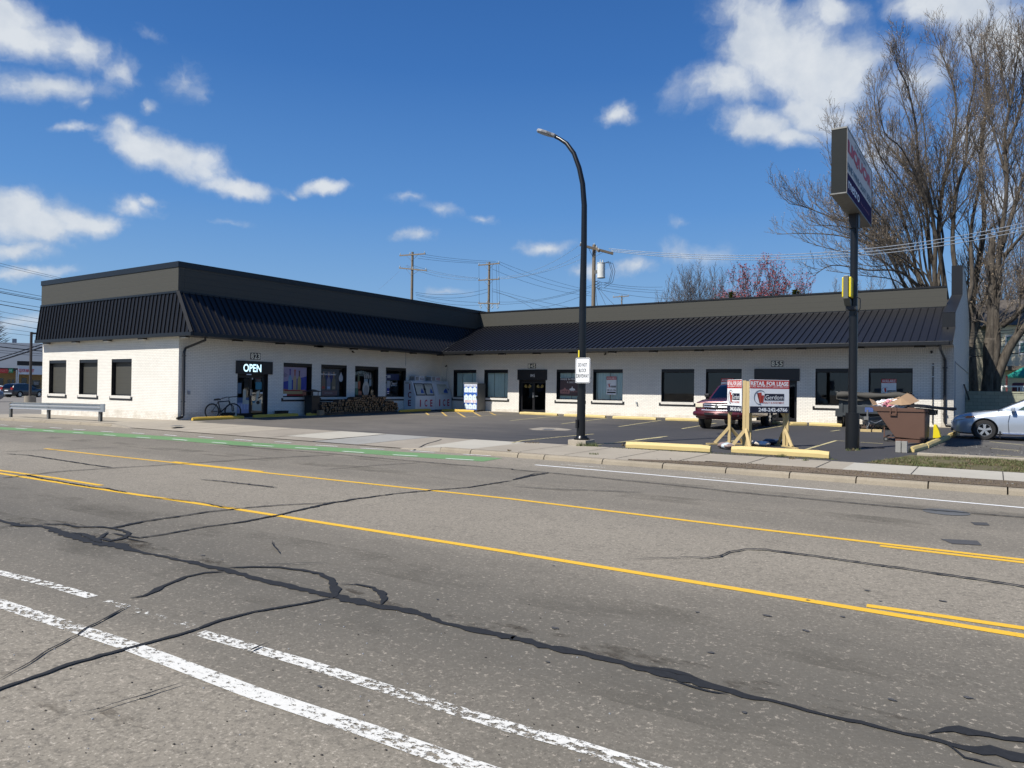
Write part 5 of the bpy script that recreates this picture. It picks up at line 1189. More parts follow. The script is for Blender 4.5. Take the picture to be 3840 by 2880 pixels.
# --- brown front-load dumpster
BROWN = plain('dumpster_brown', (.105, .056, .038), .48, 0, .16, 3); DBRN = plain('dumpster_rust', (.12, .06, .04), .6, .1, .35, 6)
DB = Vector((-2.02, 25.45, gz(-2, 25.4)))
t = thing('dumpster', 'brown slant-front steel dumpster on casters overflowing with rubbish', 'dumpster', DB)
DY = 1.75
def dp(px, py): return atY(px, py, DB.y)-DB
q4 = lambda x, y: (3100+x*.1989, 1400+y*.1989)
tl, tr, bl, br = dp(*q4(930, 700)), dp(*q4(1870, 740)), dp(*q4(1290, 1255)), dp(*q4(1850, 1310))
rim0, rim1 = dp(*q4(835, 610)), dp(*q4(1905, 690))
zb0 = .10
prf = [(tl.x, tl.z), (tr.x, tr.z+.03), (br.x, zb0), (bl.x, zb0+.05)]
m = M(); n = len(m.v)
m.prism([(x, 0, z) for x, z in prf], (0, DY, 0)); part(m, 'body', BROWN, t, bevel=.01)
m = M(); zt0 = tl.z
m.prism([(rim0.x, -.03, rim0.z-.01), (tl.x-.03, -.03, tl.z-.02), (tr.x+.07, -.03, tr.z+.01), (tr.x+.07, -.03, rim1.z), (1*(tl.x+.1), -.03, rim0.z-.02)], (0, .05, 0)); m.prism([(rim0.x, DY-.02, rim0.z-.01), (tl.x-.03, DY-.02, tl.z-.02), (tr.x+.07, DY-.02, tr.z+.01), (tr.x+.07, DY-.02, rim1.z), (tl.x+.1, DY-.02, rim0.z-.02)], (0, .05, 0))
m.box(tr.x+.02, tr.x+.07, .02, DY-.02, tr.z, rim1.z); m.bar((rim0.x+.01, 0, rim0.z-.03), (rim0.x+.01, DY, rim0.z-.03), .05, .06); part(m, 'rim', BROWN, t, bevel=.006)
m = M(); hx = dp(*q4(1275, 720)); m.box(hx.x-.12, hx.x-.09, -.06, -.032, hx.z-.10, hx.z+.12); m.box(hx.x+.04, hx.x+.07, -.06, -.032, hx.z-.10, hx.z+.12); m.box(hx.x-.12, hx.x+.07, -.06, -.032, hx.z-.12, hx.z-.09); part(m, 'lift_pocket', DBRN, t)
m = M(); m.box(bl.x, br.x-.02, .02, .07, .0, zb0+.0); part(m, 'skid', DBRN, t); m = M(); m.box(bl.x, br.x-.02, DY-.07, DY-.02, .0, zb0); part(m, 'skid', DBRN, t)
lx = dp(*q4(1080, 950)).x
m = M(); m.bar((lx, .1, .45), (lx, .1, .12), .03, .03); m.bar((lx-.0, .1, .13), (bl.x+.05, .1, .13), .04, .03); m.bar((lx, DY-.2, .13), (bl.x+.05, DY-.2, .13), .04, .03); m.bar((lx, .1, .13), (lx, DY-.2, .13), .04, .03); part(m, 'caster_frame', DBRN, t)
for (cx_, cy_) in ((lx+.05, .1), (lx+.32, 1.0)):
    m = M(); m.use(RUB); m.cyl((cx_, cy_-.025, .075), .075, .05, 18, axis=(0, 1, 0)); m.use(STEELD); m.cyl((cx_, cy_-.03, .075), .035, .06, 12, axis=(0, 1, 0)); part(m, 'caster', None, t, auto=True)
m = M(); lb = dp(*q4(1560, 600)); le = atY(3583, 1532, DB.y+.9)-DB
m.sheet(12, 6, lambda u, v: (lb.x+(le.x-lb.x)*u, .05+(DY-.1)*v, lb.z+.0+(le.z-lb.z)*u+.02*math.sin(v*9)+.015*math.sin(u*7))); m.sheet(12, 6, lambda u, v: (lb.x+(le.x-lb.x)*u, .05+(DY-.1)*v, lb.z-.035+(le.z-lb.z)*u+.02*math.sin(v*9)+.015*math.sin(u*7)))
for y_ in (.05, DY-.05): m.bar((lb.x, y_, lb.z-.02), (le.x, y_, le.z-.03), .03, .06)
part(m, 'lid', BLACK, t); m = M(); m.box(tr.x+.07, tr.x+.24, .2, .5, tr.z-.08, rim1.z-.02); m.box(tr.x+.07, tr.x+.24, 1.1, 1.4, tr.z-.08, rim1.z-.02); part(m, 'lid_hinge', BLACK, t)
# rubbish: cardboard and bags
c0 = DB+dp(*q4(1450, 560))
def cb(name, mats, pts, lab, cat, th=.006, Y=.3):
    m = M()
    for P in pts:
        W3 = [atY(*q4(x, y), DB.y+dy) for x, y, dy in P]; nn = (W3[1]-W3[0]).cross(W3[2]-W3[0]).normalized()*th; m.prism(W3, nn)
    return tag(m.build(name, mats), lab, cat)
cb('cardboard_box', CARD, [[(1380,450,.1),(1520,370,.5),(1745,520,.5),(1590,580,.1)], [(1520,370,.5),(1600,400,.9),(1750,520,.9),(1745,520,.5)], [(1130,580,.0),(1400,455,.1),(1590,585,.1),(1420,600,.0)], [(1390,460,.1),(1470,500,.7),(1600,580,.7),(1580,585,.1)]], 'big brown cardboard box lying open on top of the dumpster', 'box')
cb('cardboard_flap', CARD, [[(805,478,.1),(870,600,.05),(960,570,.3),(880,505,.35)], [(870,600,.05),(890,605,.05),(1400,455,.3),(1380,440,.35)]], 'folded cardboard sheet sticking up at the left lip of the dumpster', 'cardboard')
def lump(name, p, rx, ry, rz__, mats, lab, cat, seed=1, n=14):
    rn = random.Random(seed); m = M(); n0 = 0; ph = [rn.uniform(0, 6) for _ in range(8)]
    for j in range(n+1):
        th = math.pi*j/n
        for i in range(n*2):
            a_ = math.pi*i/n; k = 1+.16*math.sin(3*a_+ph[0]+th*2)+.12*math.sin(5*a_+ph[1]+th*5)+.09*math.sin(9*a_+ph[2]-th*7)+.07*math.sin(13*th+ph[3]+a_*4)
            m.v.append(Vector((math.sin(th)*math.cos(a_)*rx*k, math.sin(th)*math.sin(a_)*ry*k, math.cos(th)*rz__*k)))
    for j in range(n):
        for i in range(n*2):
            m.use(mats[0] if len(mats) == 1 or math.sin(i*.9+ph[4])+math.sin(j*1.1+ph[5]) < .9 else mats[1]); a_ = j*n*2+i; b_ = j*n*2+(i+1) % (n*2); m.face((a_, b_, b_+n*2, a_+n*2))
    o = m.build(name, None); o.location = p; return tag(o, lab, cat)
WB_ = plain('white_rubbish_bag', (.72, .72, .74), .4, 0, .12, 14); PK = plain('pink_rubbish_bag', (.72, .30, .36), .4, 0, .15, 14); CL = plain('clear_rubbish_bag', (.45, .52, .56), .3, 0, .3, 14)
lump('rubbish_bag', atY(*q4(1080, 605), DB.y+.45), .28, .25, .15, [WB_], 'crumpled white rubbish bag at the left end of the dumpster', 'rubbish bag', 1)
lump('rubbish_bag', atY(*q4(1170, 590), DB.y+.3), .16, .2, .13, [PK, WB_], 'pink and white rubbish bag in the middle of the dumpster', 'rubbish bag', 2)
lump('rubbish_bag', atY(*q4(1350, 620), DB.y+.35), .26, .25, .12, [CL, WB_], 'pale see-through rubbish bag under the cardboard box', 'rubbish bag', 3)
lump('rubbish_bag', atY(*q4(1240, 540), DB.y+.9), .26, .25, .09, [WB_], 'white rubbish bag behind the cardboard, highest in the dumpster', 'rubbish bag', 4)
# concrete block beside it
p = G(*q4(1410, 1490)); t = thing('concrete_block', 'grey hollow concrete block standing by the dumpster shadow', 'concrete block', p)
m = M(); m.box(-.135, -.01, -.07, .09, 0, .29); m.box(.01, .135, -.07, .09, 0, .29); m.box(-.01, .01, -.03, .09, .01, .28); part(m, 'block', CONCG, t, bevel=.006)
# flattened black rubber debris
m = M(); P = G(*z8(500, 835)); n = 18; rn = random.Random(5); m.prism([P+Vector((math.cos(i*.349)*.33*rn.uniform(.5, 1.2), math.sin(i*.349)*.14*rn.uniform(.5, 1.2), 0)) for i in range(n)], (0, 0, .02)); tag(m.build('rubber_mat', BLACK), 'torn black rubber scrap lying flat right of the sign pole', 'debris')
# yellow wedge behind the dumpster
p = G(*q4(2075, 1228)); m = M(); xs = [atY(*q4(x, y), p.y)-p for x, y in ((2000,1228),(2155,1222),(2120,1090),(2065,975),(2015,965))]
m.prism([(a.x, 0, max(0, a.z)) for a in xs], (0, .45, 0)); o = m.build('barrier_wedge', YLW, bevel=.02); o.location = p; tag(o, 'bright yellow plastic wedge standing behind the dumpster', 'barrier')

# --- dump trailer
TP = Vector((0, 32.3, 0)); txl, txr = atY(3146, 1500, 32.3).x, atY(3400, 1500, 32.3).x; tc_ = (txl+txr)/2; g0 = gz(tc_, 32.3)
TG = plain('trailer_grey_steel', (.045, .052, .056), .5, .2, .25, 4); TARP = plain('black_mesh_tarp', (.055, .052, .045), .8, 0, .3, 7)
t = thing('dump_trailer', 'dark grey dump trailer with rolled tarp parked nose-out against the white wall', 'trailer', (tc_, 32.3, g0)); W2 = (txr-txl)/2
zT = atY(3200, 1470, 32.3).z-g0; zM = .62
m = M()
for a in ((-W2, -W2+.06, 0, 3.1), (W2-.06, W2, 0, 3.1)): m.box(a[0], a[1], a[2], a[3], zM, zT-.06)
m.box(-W2+.06, W2-.06, 0, .06, zM, zT-.06); m.box(-W2+.06, W2-.06, 3.04, 3.1, zM, zT-.06); m.box(-W2+.06, W2-.06, .06, 3.04, zM, zM+.06); part(m, 'dump_box', TG, t)
m = M()
for x in (-W2+.12, -W2*.45, 0, W2*.45, W2-.12): m.box(x-.035, x+.035, -.045, -.002, zM-.05, zT-.10)
for y in (.3, .9, 1.5, 2.1, 2.7): m.box(W2+.001, W2+.05, y-.035, y+.035, zM, zT-.1)
m.box(-W2-.02, W2+.02, -.06, .0, zT-.10, zT-.03); m.box(-W2-.02, W2+.02, -.06, -.002, zM-.09, zM+.02); part(m, 'stake_rib', TG, t)
m = M(); m.sheet(24, 8, lambda u, v: (-W2-.05+2*(W2+.05)*u, -.13+.12*math.cos(v*6.28)+.0, zT-.13+.14*math.sin(v*6.28)*(.8+.2*math.sin(u*17))+.02*math.sin(u*9))); m.sheet(20, 3, lambda u, v: (-W2-.08+2*(W2+.08)*u, -.14-.02*math.sin(u*30), zT-.12-v*(.18+.07*math.sin(u*7)))); m.sheet(10, 14, lambda u, v: (-W2*.98+2*W2*.98*u, .0+3.1*v, zT+.02-.10*math.sin(u*3.14)+.015*math.sin(v*20+u*9))); part(m, 'tarp', TARP, t, smooth=True)
m = M(); m.box(-W2+.15, W2-.15, -.02, 3.0, .48, .60); m.bar((-.55, 0, .5), (-.05, -1.35, .45), .08, .12); m.bar((.55, 0, .5), (.05, -1.35, .45), .08, .12); part(m, 'chassis', TG, t)
m = M(); m.box(-.08, .08, -1.6, -1.3, .42, .55); m.cyl((0, -1.2, .05), .035, .75, 10); m.box(-.12, .12, -1.32, -1.08, 0, .05); part(m, 'tongue_jack', STEELD, t)
m = M(); m.tube([(.02, -1.45, .45), (.1, -1.5, .3), (.05, -1.5, .15), (.0, -1.4, .05)], .012, 5); m.tube([(-.05, -1.45, .45), (.3, -1.35, .3), (.5, -1.2, .42)], .01, 5); part(m, 'safety_chain', STEEL, t)
m = M(); m.box(-W2*.55, W2*.4, -.42, -.05, .62, .95); part(m, 'tool_box', TG, t, bevel=.02)
m = M(); m.box(-.2, .1, -.425, -.421, .70, .88); m.mats = []; part(m, 'plate_sticker', ink('stickerblue', (.06, .10, .25)), t)
for s_ in (-1, 1):
    m = M(); x0 = s_*(W2+.0); m.box(min(x0, x0+s_*.28), max(x0, x0+s_*.28), .9, 2.7, .70, .76); m.box(min(x0, x0+s_*.28), max(x0, x0+s_*.28), .86, .9, .45, .76); part(m, 'fender', TG, t)
    for yy in (1.35, 2.2):
        m = M(); m.use(RUB); cx_ = x0+s_*.14; m.cyl((cx_-.10, yy, .35), .35, .20, 24, axis=(1, 0, 0)); m.use(STEELD); m.cyl((cx_-.105, yy, .35), .2, .21, 16, axis=(1, 0, 0)); part(m, 'wheel', None, t, auto=True)
m = M(); m.tube([(-W2-.02, -.05, zT), (-W2-.13, -.05, zT-.02), (-W2-.13, -.05, zT+.05)], .02, 6); part(m, 'tarp_arm', TG, t)
for i, (px, py, w) in enumerate((z8(435,655)+(.36,), z8(563,658)+(.32,))):
    p = G(px, py); m = M(); m.box(-w/2, w/2, 0, .3, 0, .09); o = m.build('timber_block', PINE); o.location = p; tag(o, ['short pine timber under the trailer jack, left one', 'short pine timber right of the trailer jack'][i], 'timber', 'timbers under the trailer tongue')
p = G(*z8(450, 640)); m = M(); m.box(-.2, .25, .0, .4, .09, .16); m.box(-.1, .22, .05, .35, .16, .22); o = m.build('timber_stack', PALLET); o.location = p; tag(o, 'dark wooden planks stacked under the trailer jack', 'timber')

# --- vehicles
def car_paint(name, col, metal=.3):
    b = NB(name); n = b.noise(b.pos('obj'), 2.5, 4); b.b.inputs['Coat Weight'].default_value = .8; b.b.inputs['Coat Roughness'].default_value = .04
    return b.fin(b.mix(n, [x*.93 for x in col], col), .32, metal)
def interp(tab, x):
    for (a, b) in zip(tab, tab[1:]):
        if x <= b[0]:
            t = (x-a[0])/(b[0]-a[0]) if b[0] > a[0] else 0; t = max(0, min(1, t))
            return [p+(q-p)*t for p, q in zip(a[1:], b[1:])]
    return list(tab[-1][1:])
def wheel(t, x, y, r, w, s, spokes=5, dish=.02):
    m = M(); N = 32
    prof_ = [(r*.66, -w/2), (r*.93, -w/2), (r, -w/2+.035), (r, w/2-.035), (r*.93, w/2), (r*.68, w/2), (r*.64, w/2-.02), (r*.62, -w/2+.02)]
    for k in range(N):
        a_ = 2*math.pi*k/N
        for (rr, yy) in prof_: m.v.append(Vector((x+rr*math.cos(a_), y+yy, r+rr*math.sin(a_))))
    k_ = len(prof_)
    for k in range(N):
        for i in range(k_): j = (i+1) % k_; a_ = k*k_; b_ = ((k+1) % N)*k_; m.face((a_+i, a_+j, b_+j, b_+i))
    wh = part(m, 'wheel', RUB, t, auto=True)
    m = M(); yo = y+s*(w/2-dish); ax = Vector((0, s, 0))
    for k in range(spokes):
        a_ = 2*math.pi*k/spokes+.3; c, sn = math.cos(a_), math.sin(a_); d = Vector((c, 0, sn)); p = Vector((-sn, 0, c)); o = Vector((x, yo, r))
        for q_ in ((-.16, .16),):
            m.prism([o+d*r*.10+p*r*.09, o+d*r*.10-p*r*.09, o+d*r*.62-p*r*.135, o+d*r*.62-p*r*.03, o+d*r*.45, o+d*r*.62+p*r*.03, o+d*r*.62+p*r*.135], -ax*.02)
    for k in range(N):
        a0, a1 = 2*math.pi*k/N, 2*math.pi*(k+1)/N; o = Vector((x, yo, r))
        f = lambda a_, q: o+Vector((math.cos(a_)*r*q, 0, math.sin(a_)*r*q)); m.poly([f(a0, .59), f(a1, .59), f(a1, .655), f(a0, .655)])
    m.cyl((x, yo-s*.01, r), r*.13, .02, 14, axis=ax); m.build('rim', ALLOY, wh, world=False)
    m = M(); m.cyl((x, y-s*w*.1, r), r*.62, .02, 20, axis=ax); m.build('brake_disc', BLACK, wh, world=False)
def car(name, label, cat, loc, rot, paint, P, group=None):
    t = thing(name, label, cat, loc, rot, group)
    ST = P['st']; W = P['w']; xs = [P['L']*i/44 for i in range(45)]
    m = M(); K = None; pr = None
    for x in xs:
        zb_, zs_, zt_, hw, ht = interp(ST, x)
        half = [(0, zb_), (hw*.80, zb_), (hw*.965, zb_+.05), (hw, zb_+(zs_-zb_)*.45), (hw*.985, zs_-.06), (hw*.955, zs_), (ht, zt_-.012), (ht*.55, zt_+.012), (0, zt_+.02)]
        ring = half+[(-y, z) for y, z in half[-2:0:-1]]; K = len(ring); idx = len(m.v)
        for y, z in ring: m.v.append(Vector((x, y, z)))
        if pr is not None:
            for i in range(K): j = (i+1) % K; m.face((pr+i, pr+j, idx+j, idx+i))
        else: m.face(range(idx, idx+K)); 
        pr = idx
    m.face(range(pr, pr+K)[::-1])
    body = part(m, 'body', paint, t, auto=True)
    # wheel arches cut by a boolean
    cu = M()
    for wx in P['wx']: cu.cyl((wx, -W*.5-.2, P['r']+.01), P['r']+P.get('gap', .055), .52, 32, axis=(0, 1, 0)); cu.cyl((wx, W*.5-.32, P['r']+.01), P['r']+P.get('gap', .055), .52, 32, axis=(0, 1, 0))
    co = cu.build('cut', paint); md = body.modifiers.new('b', 'BOOLEAN'); md.object = co; md.operation = 'DIFFERENCE'; md.solver = 'EXACT'
    sv = body.parent; body.parent = None
    dg = bpy.context.evaluated_depsgraph_get(); me = bpy.data.meshes.new_from_object(body.evaluated_get(dg)); body.modifiers.clear(); body.data = me; body.parent = sv
    bpy.data.objects.remove(co)
    try: me.set_sharp_from_angle(angle=R(35))
    except Exception: pass
    for wx in P['wx']:
        for s_ in (-1, 1):
            a = M(); a.cyl((wx, s_*(W/2-.30)-.0, P['r']+.01), P['r']+P.get('gap', .055)-.002, .02, 28, axis=(0, 1, 0)); part(a, 'wheel_well', BLACK, t)
            wheel(t, wx, s_*(W/2-.125), P['r'], .21, s_, P.get('spk', 5))
    # greenhouse
    g = P['gh']; m = M(); pr = None; n = 24; x0, x1 = g[0][0], g[-1][0]; zb_ = P['zb']; wb, sl_ = P['gw'], P.get('tumble', .42)
    m.use(paint); m.use(TGLASS); fx, rx = P['ws'][1], P['rw'][0]
    for i in range(n+1):
        x = x0+(x1-x0)*i/n; (zt_,) = interp(g, x); wt = wb-(zt_-zb_)*sl_; taper = 1
        half = [(wb, zb_-.03), (wb-.0, zb_), (wt+.02, zt_-.03), (wt-.06, zt_-.002), (wt*.5, zt_+.018), (0, zt_+.025)]; ring = half+[(-y, z) for y, z in half[-2::-1]]; idx = len(m.v)
        for y, z in ring: m.v.append(Vector((x, y, z)))
        if pr is not None:
            K = len(ring)
            for k in range(K-1):
                xm = x-(x1-x0)/n/2
                m.use(TGLASS if (3 <= k <= K-5 and (P['ws'][0] < xm < fx or rx < xm < P['rw'][1])) else paint)
                m.face((pr+k, pr+k+1, idx+k+1, idx+k))
        pr = idx
    part(m, 'cabin', None, t, auto=True)
    m = M()
    m.use(INK); 
    for s_ in (-1, 1):
        for w in P['win']:
            wp = [Vector((x, s_*(wb-(z-zb_)*sl_+.012+.004*(z > zb_+.2)), z)) for x, z in w]; q_ = M(); q_.poly(wp); part(q_, 'side_window', P.get('glass', DGLS), t)
    for s_ in (-1, 1):
        q_ = M(); x, z = P['mir']; q_.obox((x, s_*(W/2+.06), z), (.06, 0, 0), (0, .10, .0), (0, 0, .065)); q_.bar((x+.02, s_*(W/2-.12), z-.06), (x+.02, s_*(W/2), z-.02), .05, .03); part(q_, 'wing_mirror', P.get('mirm', paint), t, bevel=.03)
    return t
DGLS = plain('dark_car_window', (.015, .022, .024), .06, 0, .2, 3, spec=.8)
GLS2 = plain('green_car_window', (.05, .085, .075), .06, 0, .3, 3, spec=.8)
def wedge(t, name, mat, pts, vec, **k): m = M(); m.prism(pts, vec); return part(m, name, mat, t, **k)
SEDAN = dict(L=4.8, w=1.82, r=.325, wx=(.96, 3.735), zb=.97, gw=.80, tumble=.50, mir=(1.72, 1.02),
  st=[(0, .30, .52, .56, .50, .35), (.06, .22, .60, .68, .66, .50), (.18, .19, .66, .76, .78, .62), (.45, .17, .74, .84, .87, .70), (.95, .17, .80, .925, .905, .76), (1.5, .17, .86, .985, .91, .80), (2.5, .18, .90, 1.0, .91, .80), (3.8, .18, .92, 1.01, .91, .80), (4.3, .22, .92, 1.06, .88, .74), (4.65, .30, .88, 1.05, .80, .66), (4.8, .42, .74, .90, .68, .55)],
  gh=[(1.32, .97), (1.75, 1.19), (2.1, 1.35), (2.45, 1.43), (2.9, 1.46), (3.3, 1.44), (3.7, 1.35), (4.1, 1.18), (4.42, 1.03)], ws=(1.32, 2.25), rw=(3.55, 4.4),
  win=[[(1.86, 1.0), (2.80, 1.01), (2.80, 1.385), (2.50, 1.37), (2.20, 1.26)], [(2.86, 1.01), (3.68, 1.03), (3.62, 1.26), (3.35, 1.36), (2.86, 1.385)]], glass=GLS2)
SILV = car_paint('silver_blue_car_paint', (.42, .47, .54), .45)
Pw = G(3692, 1649)
cy0 = Pw.y+.91-.03; cx0 = atY(3692, 1600, Pw.y).x-.96
t = car('parked_car', 'silver-blue sedan parked nose-in beside the end of the white building', 'car', (cx0, cy0, gz(cx0, 28)), 0, SILV, SEDAN)
for s_ in (-1, 1):
    wedge(t, 'headlight', LAMPG, [(.10, s_*.70, .60), (.16, s_*.80, .62), (.62, s_*.885, .70), (.72, s_*.880, .765), (.45, s_*.845, .765), (.2, s_*.74, .70)], (-.01, s_*.02, .012), bevel=.004)
    wedge(t, 'turn_signal', AMBER, [(.42, s_*.868, .705), (.60, s_*.895, .725), (.68, s_*.893, .757), (.48, s_*.872, .75)], (-.003, s_*.022, .012))
    wedge(t, 'tail_light', TAILR, [(4.45, s_*.80, .75), (4.72, s_*.70, .75), (4.70, s_*.68, .95), (4.40, s_*.80, .93)], (.0, s_*.05, 0))
    m = M(); m.tube([(1.45, s_*.915, .22), (3.3, s_*.915, .22)], .03, 6); part(m, 'sill_trim', CHROME if s_ < 0 else SILV, t)
    m = M(); m.box(2.38, 2.56, s_*.912-.012, s_*.912+.012, .80, .83); part(m, 'door_handle', CHROME, t)
    m = M(); m.box(1.36, 1.40, s_*.90-.01, s_*.90+.01, .08, .30); part(m, 'mud_flap', BLACK, t)
    m = M(); m.tube([(1.62, s_*.916, .25), (1.60, s_*.918, .6), (1.66, s_*.915, .95)], .006, 4); m.tube([(2.83, s_*.916, .25), (2.83, s_*.918, .95)], .006, 4); part(m, 'door_seam', INK, t)
m = M(); m.box(-.005, .05, -.45, .45, .50, .60); part(m, 'grille', CHROME, t); m = M(); m.box(.0, .10, -.6, .6, .26, .36); part(m, 'lower_grille', BLACK, t)
# dark red pickup
PICK = dict(L=5.5, w=1.92, r=.39, wx=(.95, 4.22), zb=1.18, gw=.80, tumble=.30, mir=(1.85, 1.30), gap=.07, mirm=BLACK, glass=DGLS, spk=5,
  st=[(0, .46, .74, .80, .78, .60), (.07, .40, .96, 1.00, .88, .66), (.15, .38, 1.02, 1.08, .93, .72), (.5, .38, 1.05, 1.14, .95, .76), (1.5, .38, 1.08, 1.20, .96, .80), (1.7, .40, 1.10, 1.21, .96, .80), (3.5, .42, 1.10, 1.20, .96, .82), (3.55, .42, 1.14, 1.20, .96, .93), (5.3, .46, 1.14, 1.20, .96, .93), (5.5, .50, 1.12, 1.18, .94, .90)],
  gh=[(1.45, 1.19), (1.85, 1.48), (2.15, 1.70), (2.45, 1.78), (3.0, 1.80), (3.25, 1.76), (3.42, 1.20)], ws=(1.45, 2.25), rw=(3.2, 3.45),
  win=[[(1.98, 1.22), (2.72, 1.22), (2.72, 1.70), (2.40, 1.70)], [(2.78, 1.22), (3.22, 1.22), (3.16, 1.68), (2.78, 1.70)]])
MAROON = car_paint('maroon_car_paint', (.085, .008, .012), .25)
fl, fr_ = G(2634, 1604), G(2773, 1608)
tx_ = atY(2610, 1560, 28.3).x+.96; ty_ = 28.55-.95+.12
t = car('pickup_truck', 'dark red pickup truck parked nose-out behind the wooden sign stand', 'pickup truck', (tx_+.08, ty_, gz(-9, 28.5)), R(90), MAROON, PICK)
m = M(); m.box(-.035, .06, -.50, .50, .80, 1.03); part(m, 'grille', BLACK, t)
for z in (.86, .95): 
    m = M(); m.tube([(-.03, -.52, z+.01), (-.06, -.2, z), (-.07, 0, z-.01), (-.06, .2, z), (-.03, .52, z+.01)], .032, 6); part(m, 'grille_bar', CHROME, t)
m = M(); m.cyl((-.115, 0, .90), .065, .03, 16, axis=(1, 0, 0)); part(m, 'badge', STEELD, t)
m = M(); m.tube([(-.02, -.60, .735), (-.07, 0, .72), (-.02, .60, .735)], .038, 6); part(m, 'bumper_chrome', CHROME, t)
m = M(); m.tube([(.10, -.93, .60), (-.02, -.75, .60), (-.07, 0, .60), (-.02, .75, .60), (.10, .93, .60)], [.09, .12, .13, .12, .09], 8); part(m, 'bumper', MAROON, t, auto=True)
m = M(); m.box(-.19, -.10, -.45, .45, .56, .64); part(m, 'bumper_opening', BLACK, t)
for s_ in (-1, 1):
    m = M(); m.box(-.02, .14, s_*.56 if s_ > 0 else -.86, s_*.86 if s_ > 0 else -.56, .84, 1.00); part(m, 'headlight', plain('yellowed_headlamp', (.72, .66, .50), .2, 0, .1, 9), t, bevel=.02)
    m = M(); m.cyl((-.09, s_*.80, .57), .055, .06, 12, axis=(1, 0, 0)); part(m, 'fog_lamp', BLACK, t)
    m = M(); m.box(2.9, 3.03, s_*.965-.012, s_*.965+.012, 1.02, 1.06); part(m, 'door_handle', BLACK, t)
m = M(); m.box(-.14, -.10, -.18, .18, .66, .70) ; m.mats = []
part(m, 'licence_bracket', BLACK, t)
# far parking lot vehicles
def far(px, D, dz=0):
    d = ray(px, 1480); h = math.hypot(d.x, d.y); x, y = d.x/h*D, d.y/h*D; return Vector((x, y, gz(x, y)+dz))
SUVP = dict(L=4.9, w=1.95, r=.38, wx=(.95, 3.85), zb=1.05, gw=.86, tumble=.30, mir=(1.65, 1.15), glass=DGLS, gap=.05,
  st=[(0, .40, .75, .85, .75, .55), (.2, .30, .95, 1.02, .92, .74), (1.3, .28, 1.0, 1.12, .97, .84), (3.9, .30, 1.05, 1.12, .97, .86), (4.75, .35, 1.05, 1.12, .94, .84), (4.9, .45, 1.0, 1.08, .86, .78)],
  gh=[(1.2, 1.08), (2.0, 1.62), (2.6, 1.74), (3.8, 1.74), (4.5, 1.64), (4.85, 1.1)], ws=(1.2, 2.0), rw=(4.4, 4.9),
  win=[[(1.75, 1.12), (2.75, 1.12), (2.75, 1.60), (2.15, 1.58)], [(2.82, 1.12), (3.75, 1.12), (3.75, 1.60), (2.82, 1.60)], [(3.85, 1.15), (4.5, 1.2), (4.35, 1.55), (3.85, 1.60)]])
DK = car_paint('navy_black_car_paint', (.008, .010, .022), .1); WHC = car_paint('white_car_paint', (.72, .74, .76), 0); GRC = car_paint('grey_car_paint', (.16, .17, .19), .3)
p = far(52, 108); t = car('parked_suv', 'dark navy SUV parked by the lamp post in front of the distant strip mall', 'SUV', p, R(118), DK, SUVP)
m_ = t; t.rotation_euler = (0, 0, R(-68)); t.location = far(148, 113)
for s_ in (-1, 1): m = M(); m.box(4.78, 4.92, s_*.62 if s_ > 0 else -.9, s_*.9 if s_ > 0 else -.62, .95, 1.25); part(m, 'tail_light', TAILR, t)
m = M(); m.box(4.86, 4.95, -.8, .8, .42, .58); part(m, 'bumper', STEEL, t); m = M(); m.box(4.90, 4.94, -.25, .25, .8, .92); part(m, 'licence_plate', WHITES, t)
t = car('parked_car', 'white sedan left of the dark SUV at the distant strip mall', 'car', far(-112, 116), R(82), WHC, SEDAN); t.rotation_euler = (0, 0, R(66))
t = car('parked_car', 'grey sedan cut off by the left edge of the photo', 'car', far(-235, 82), R(82), GRC, SEDAN); t.rotation_euler = (0, 0, R(66))

# --- bicycle leaning by the shop door
BX = XA+.42
b0, b1 = atX(795, 1546, BX), atX(887, 1540, BX+.05)
BL = Vector((BX, b0.y, gz(BX, b0.y)+.012))
t = thing('bicycle', 'black mountain bike leaning against the white wall left of the OPEN door', 'bicycle', BL, 0)
wbl = 1.06; lean = .07
BF = plain('bike_frame_paint', (.014, .015, .018), .3, .2, .3, 8)
def bikewheel(y, steer):
    m = M(); N = 28; r = .335; d = Vector((math.sin(steer), math.cos(steer), 0)); c = Vector((0, y, r))
    P_ = [c+d*(r*math.cos(2*math.pi*i/N))+Vector((-lean*0, 0, r*math.sin(2*math.pi*i/N))) for i in range(N+1)]
    m.use(RUB); m.tube(P_, .032, 6, cap=False); P2 = [c+(p-c)*.92 for p in P_]; m.use(STEELD); m.tube(P2, .009, 4, cap=False)
    for i in range(0, N, 2): m.tube([c, P2[i]], .0022, 3)
    sd_ = Vector((d.y, -d.x, 0)); m.cyl(c-sd_*.05, .025, .10, 8, axis=sd_); part(m, 'wheel', None, t)
bikewheel(0, 0); bikewheel(wbl, .55)
J = dict(bb=(0, .43, .30), st=(0, .30, .76), hd=(0, .86, .80), hl=(0, .90, .66), rr=(0, 0, .335), fr=(0, wbl, .335))
m = M()
for a, b, r in (('bb', 'st', .017), ('st', 'hd', .018), ('bb', 'hl', .021), ('hd', 'hl', .022), ('bb', 'rr', .011), ('st', 'rr', .010)): m.tube([J[a], J[b]], r*1.45, 8)
m.tube([J['hl'], (.05, wbl-.03, .58), (.05, wbl, .335)], .022, 6); m.tube([J['hl'], (-.05, wbl-.03, .58), (-.05, wbl, .335)], .022, 6); part(m, 'frame', BF, t)
m = M(); m.tube([J['st'], (0, .28, .84)], .018, 6); part(m, 'seat_post', STEELD, t)
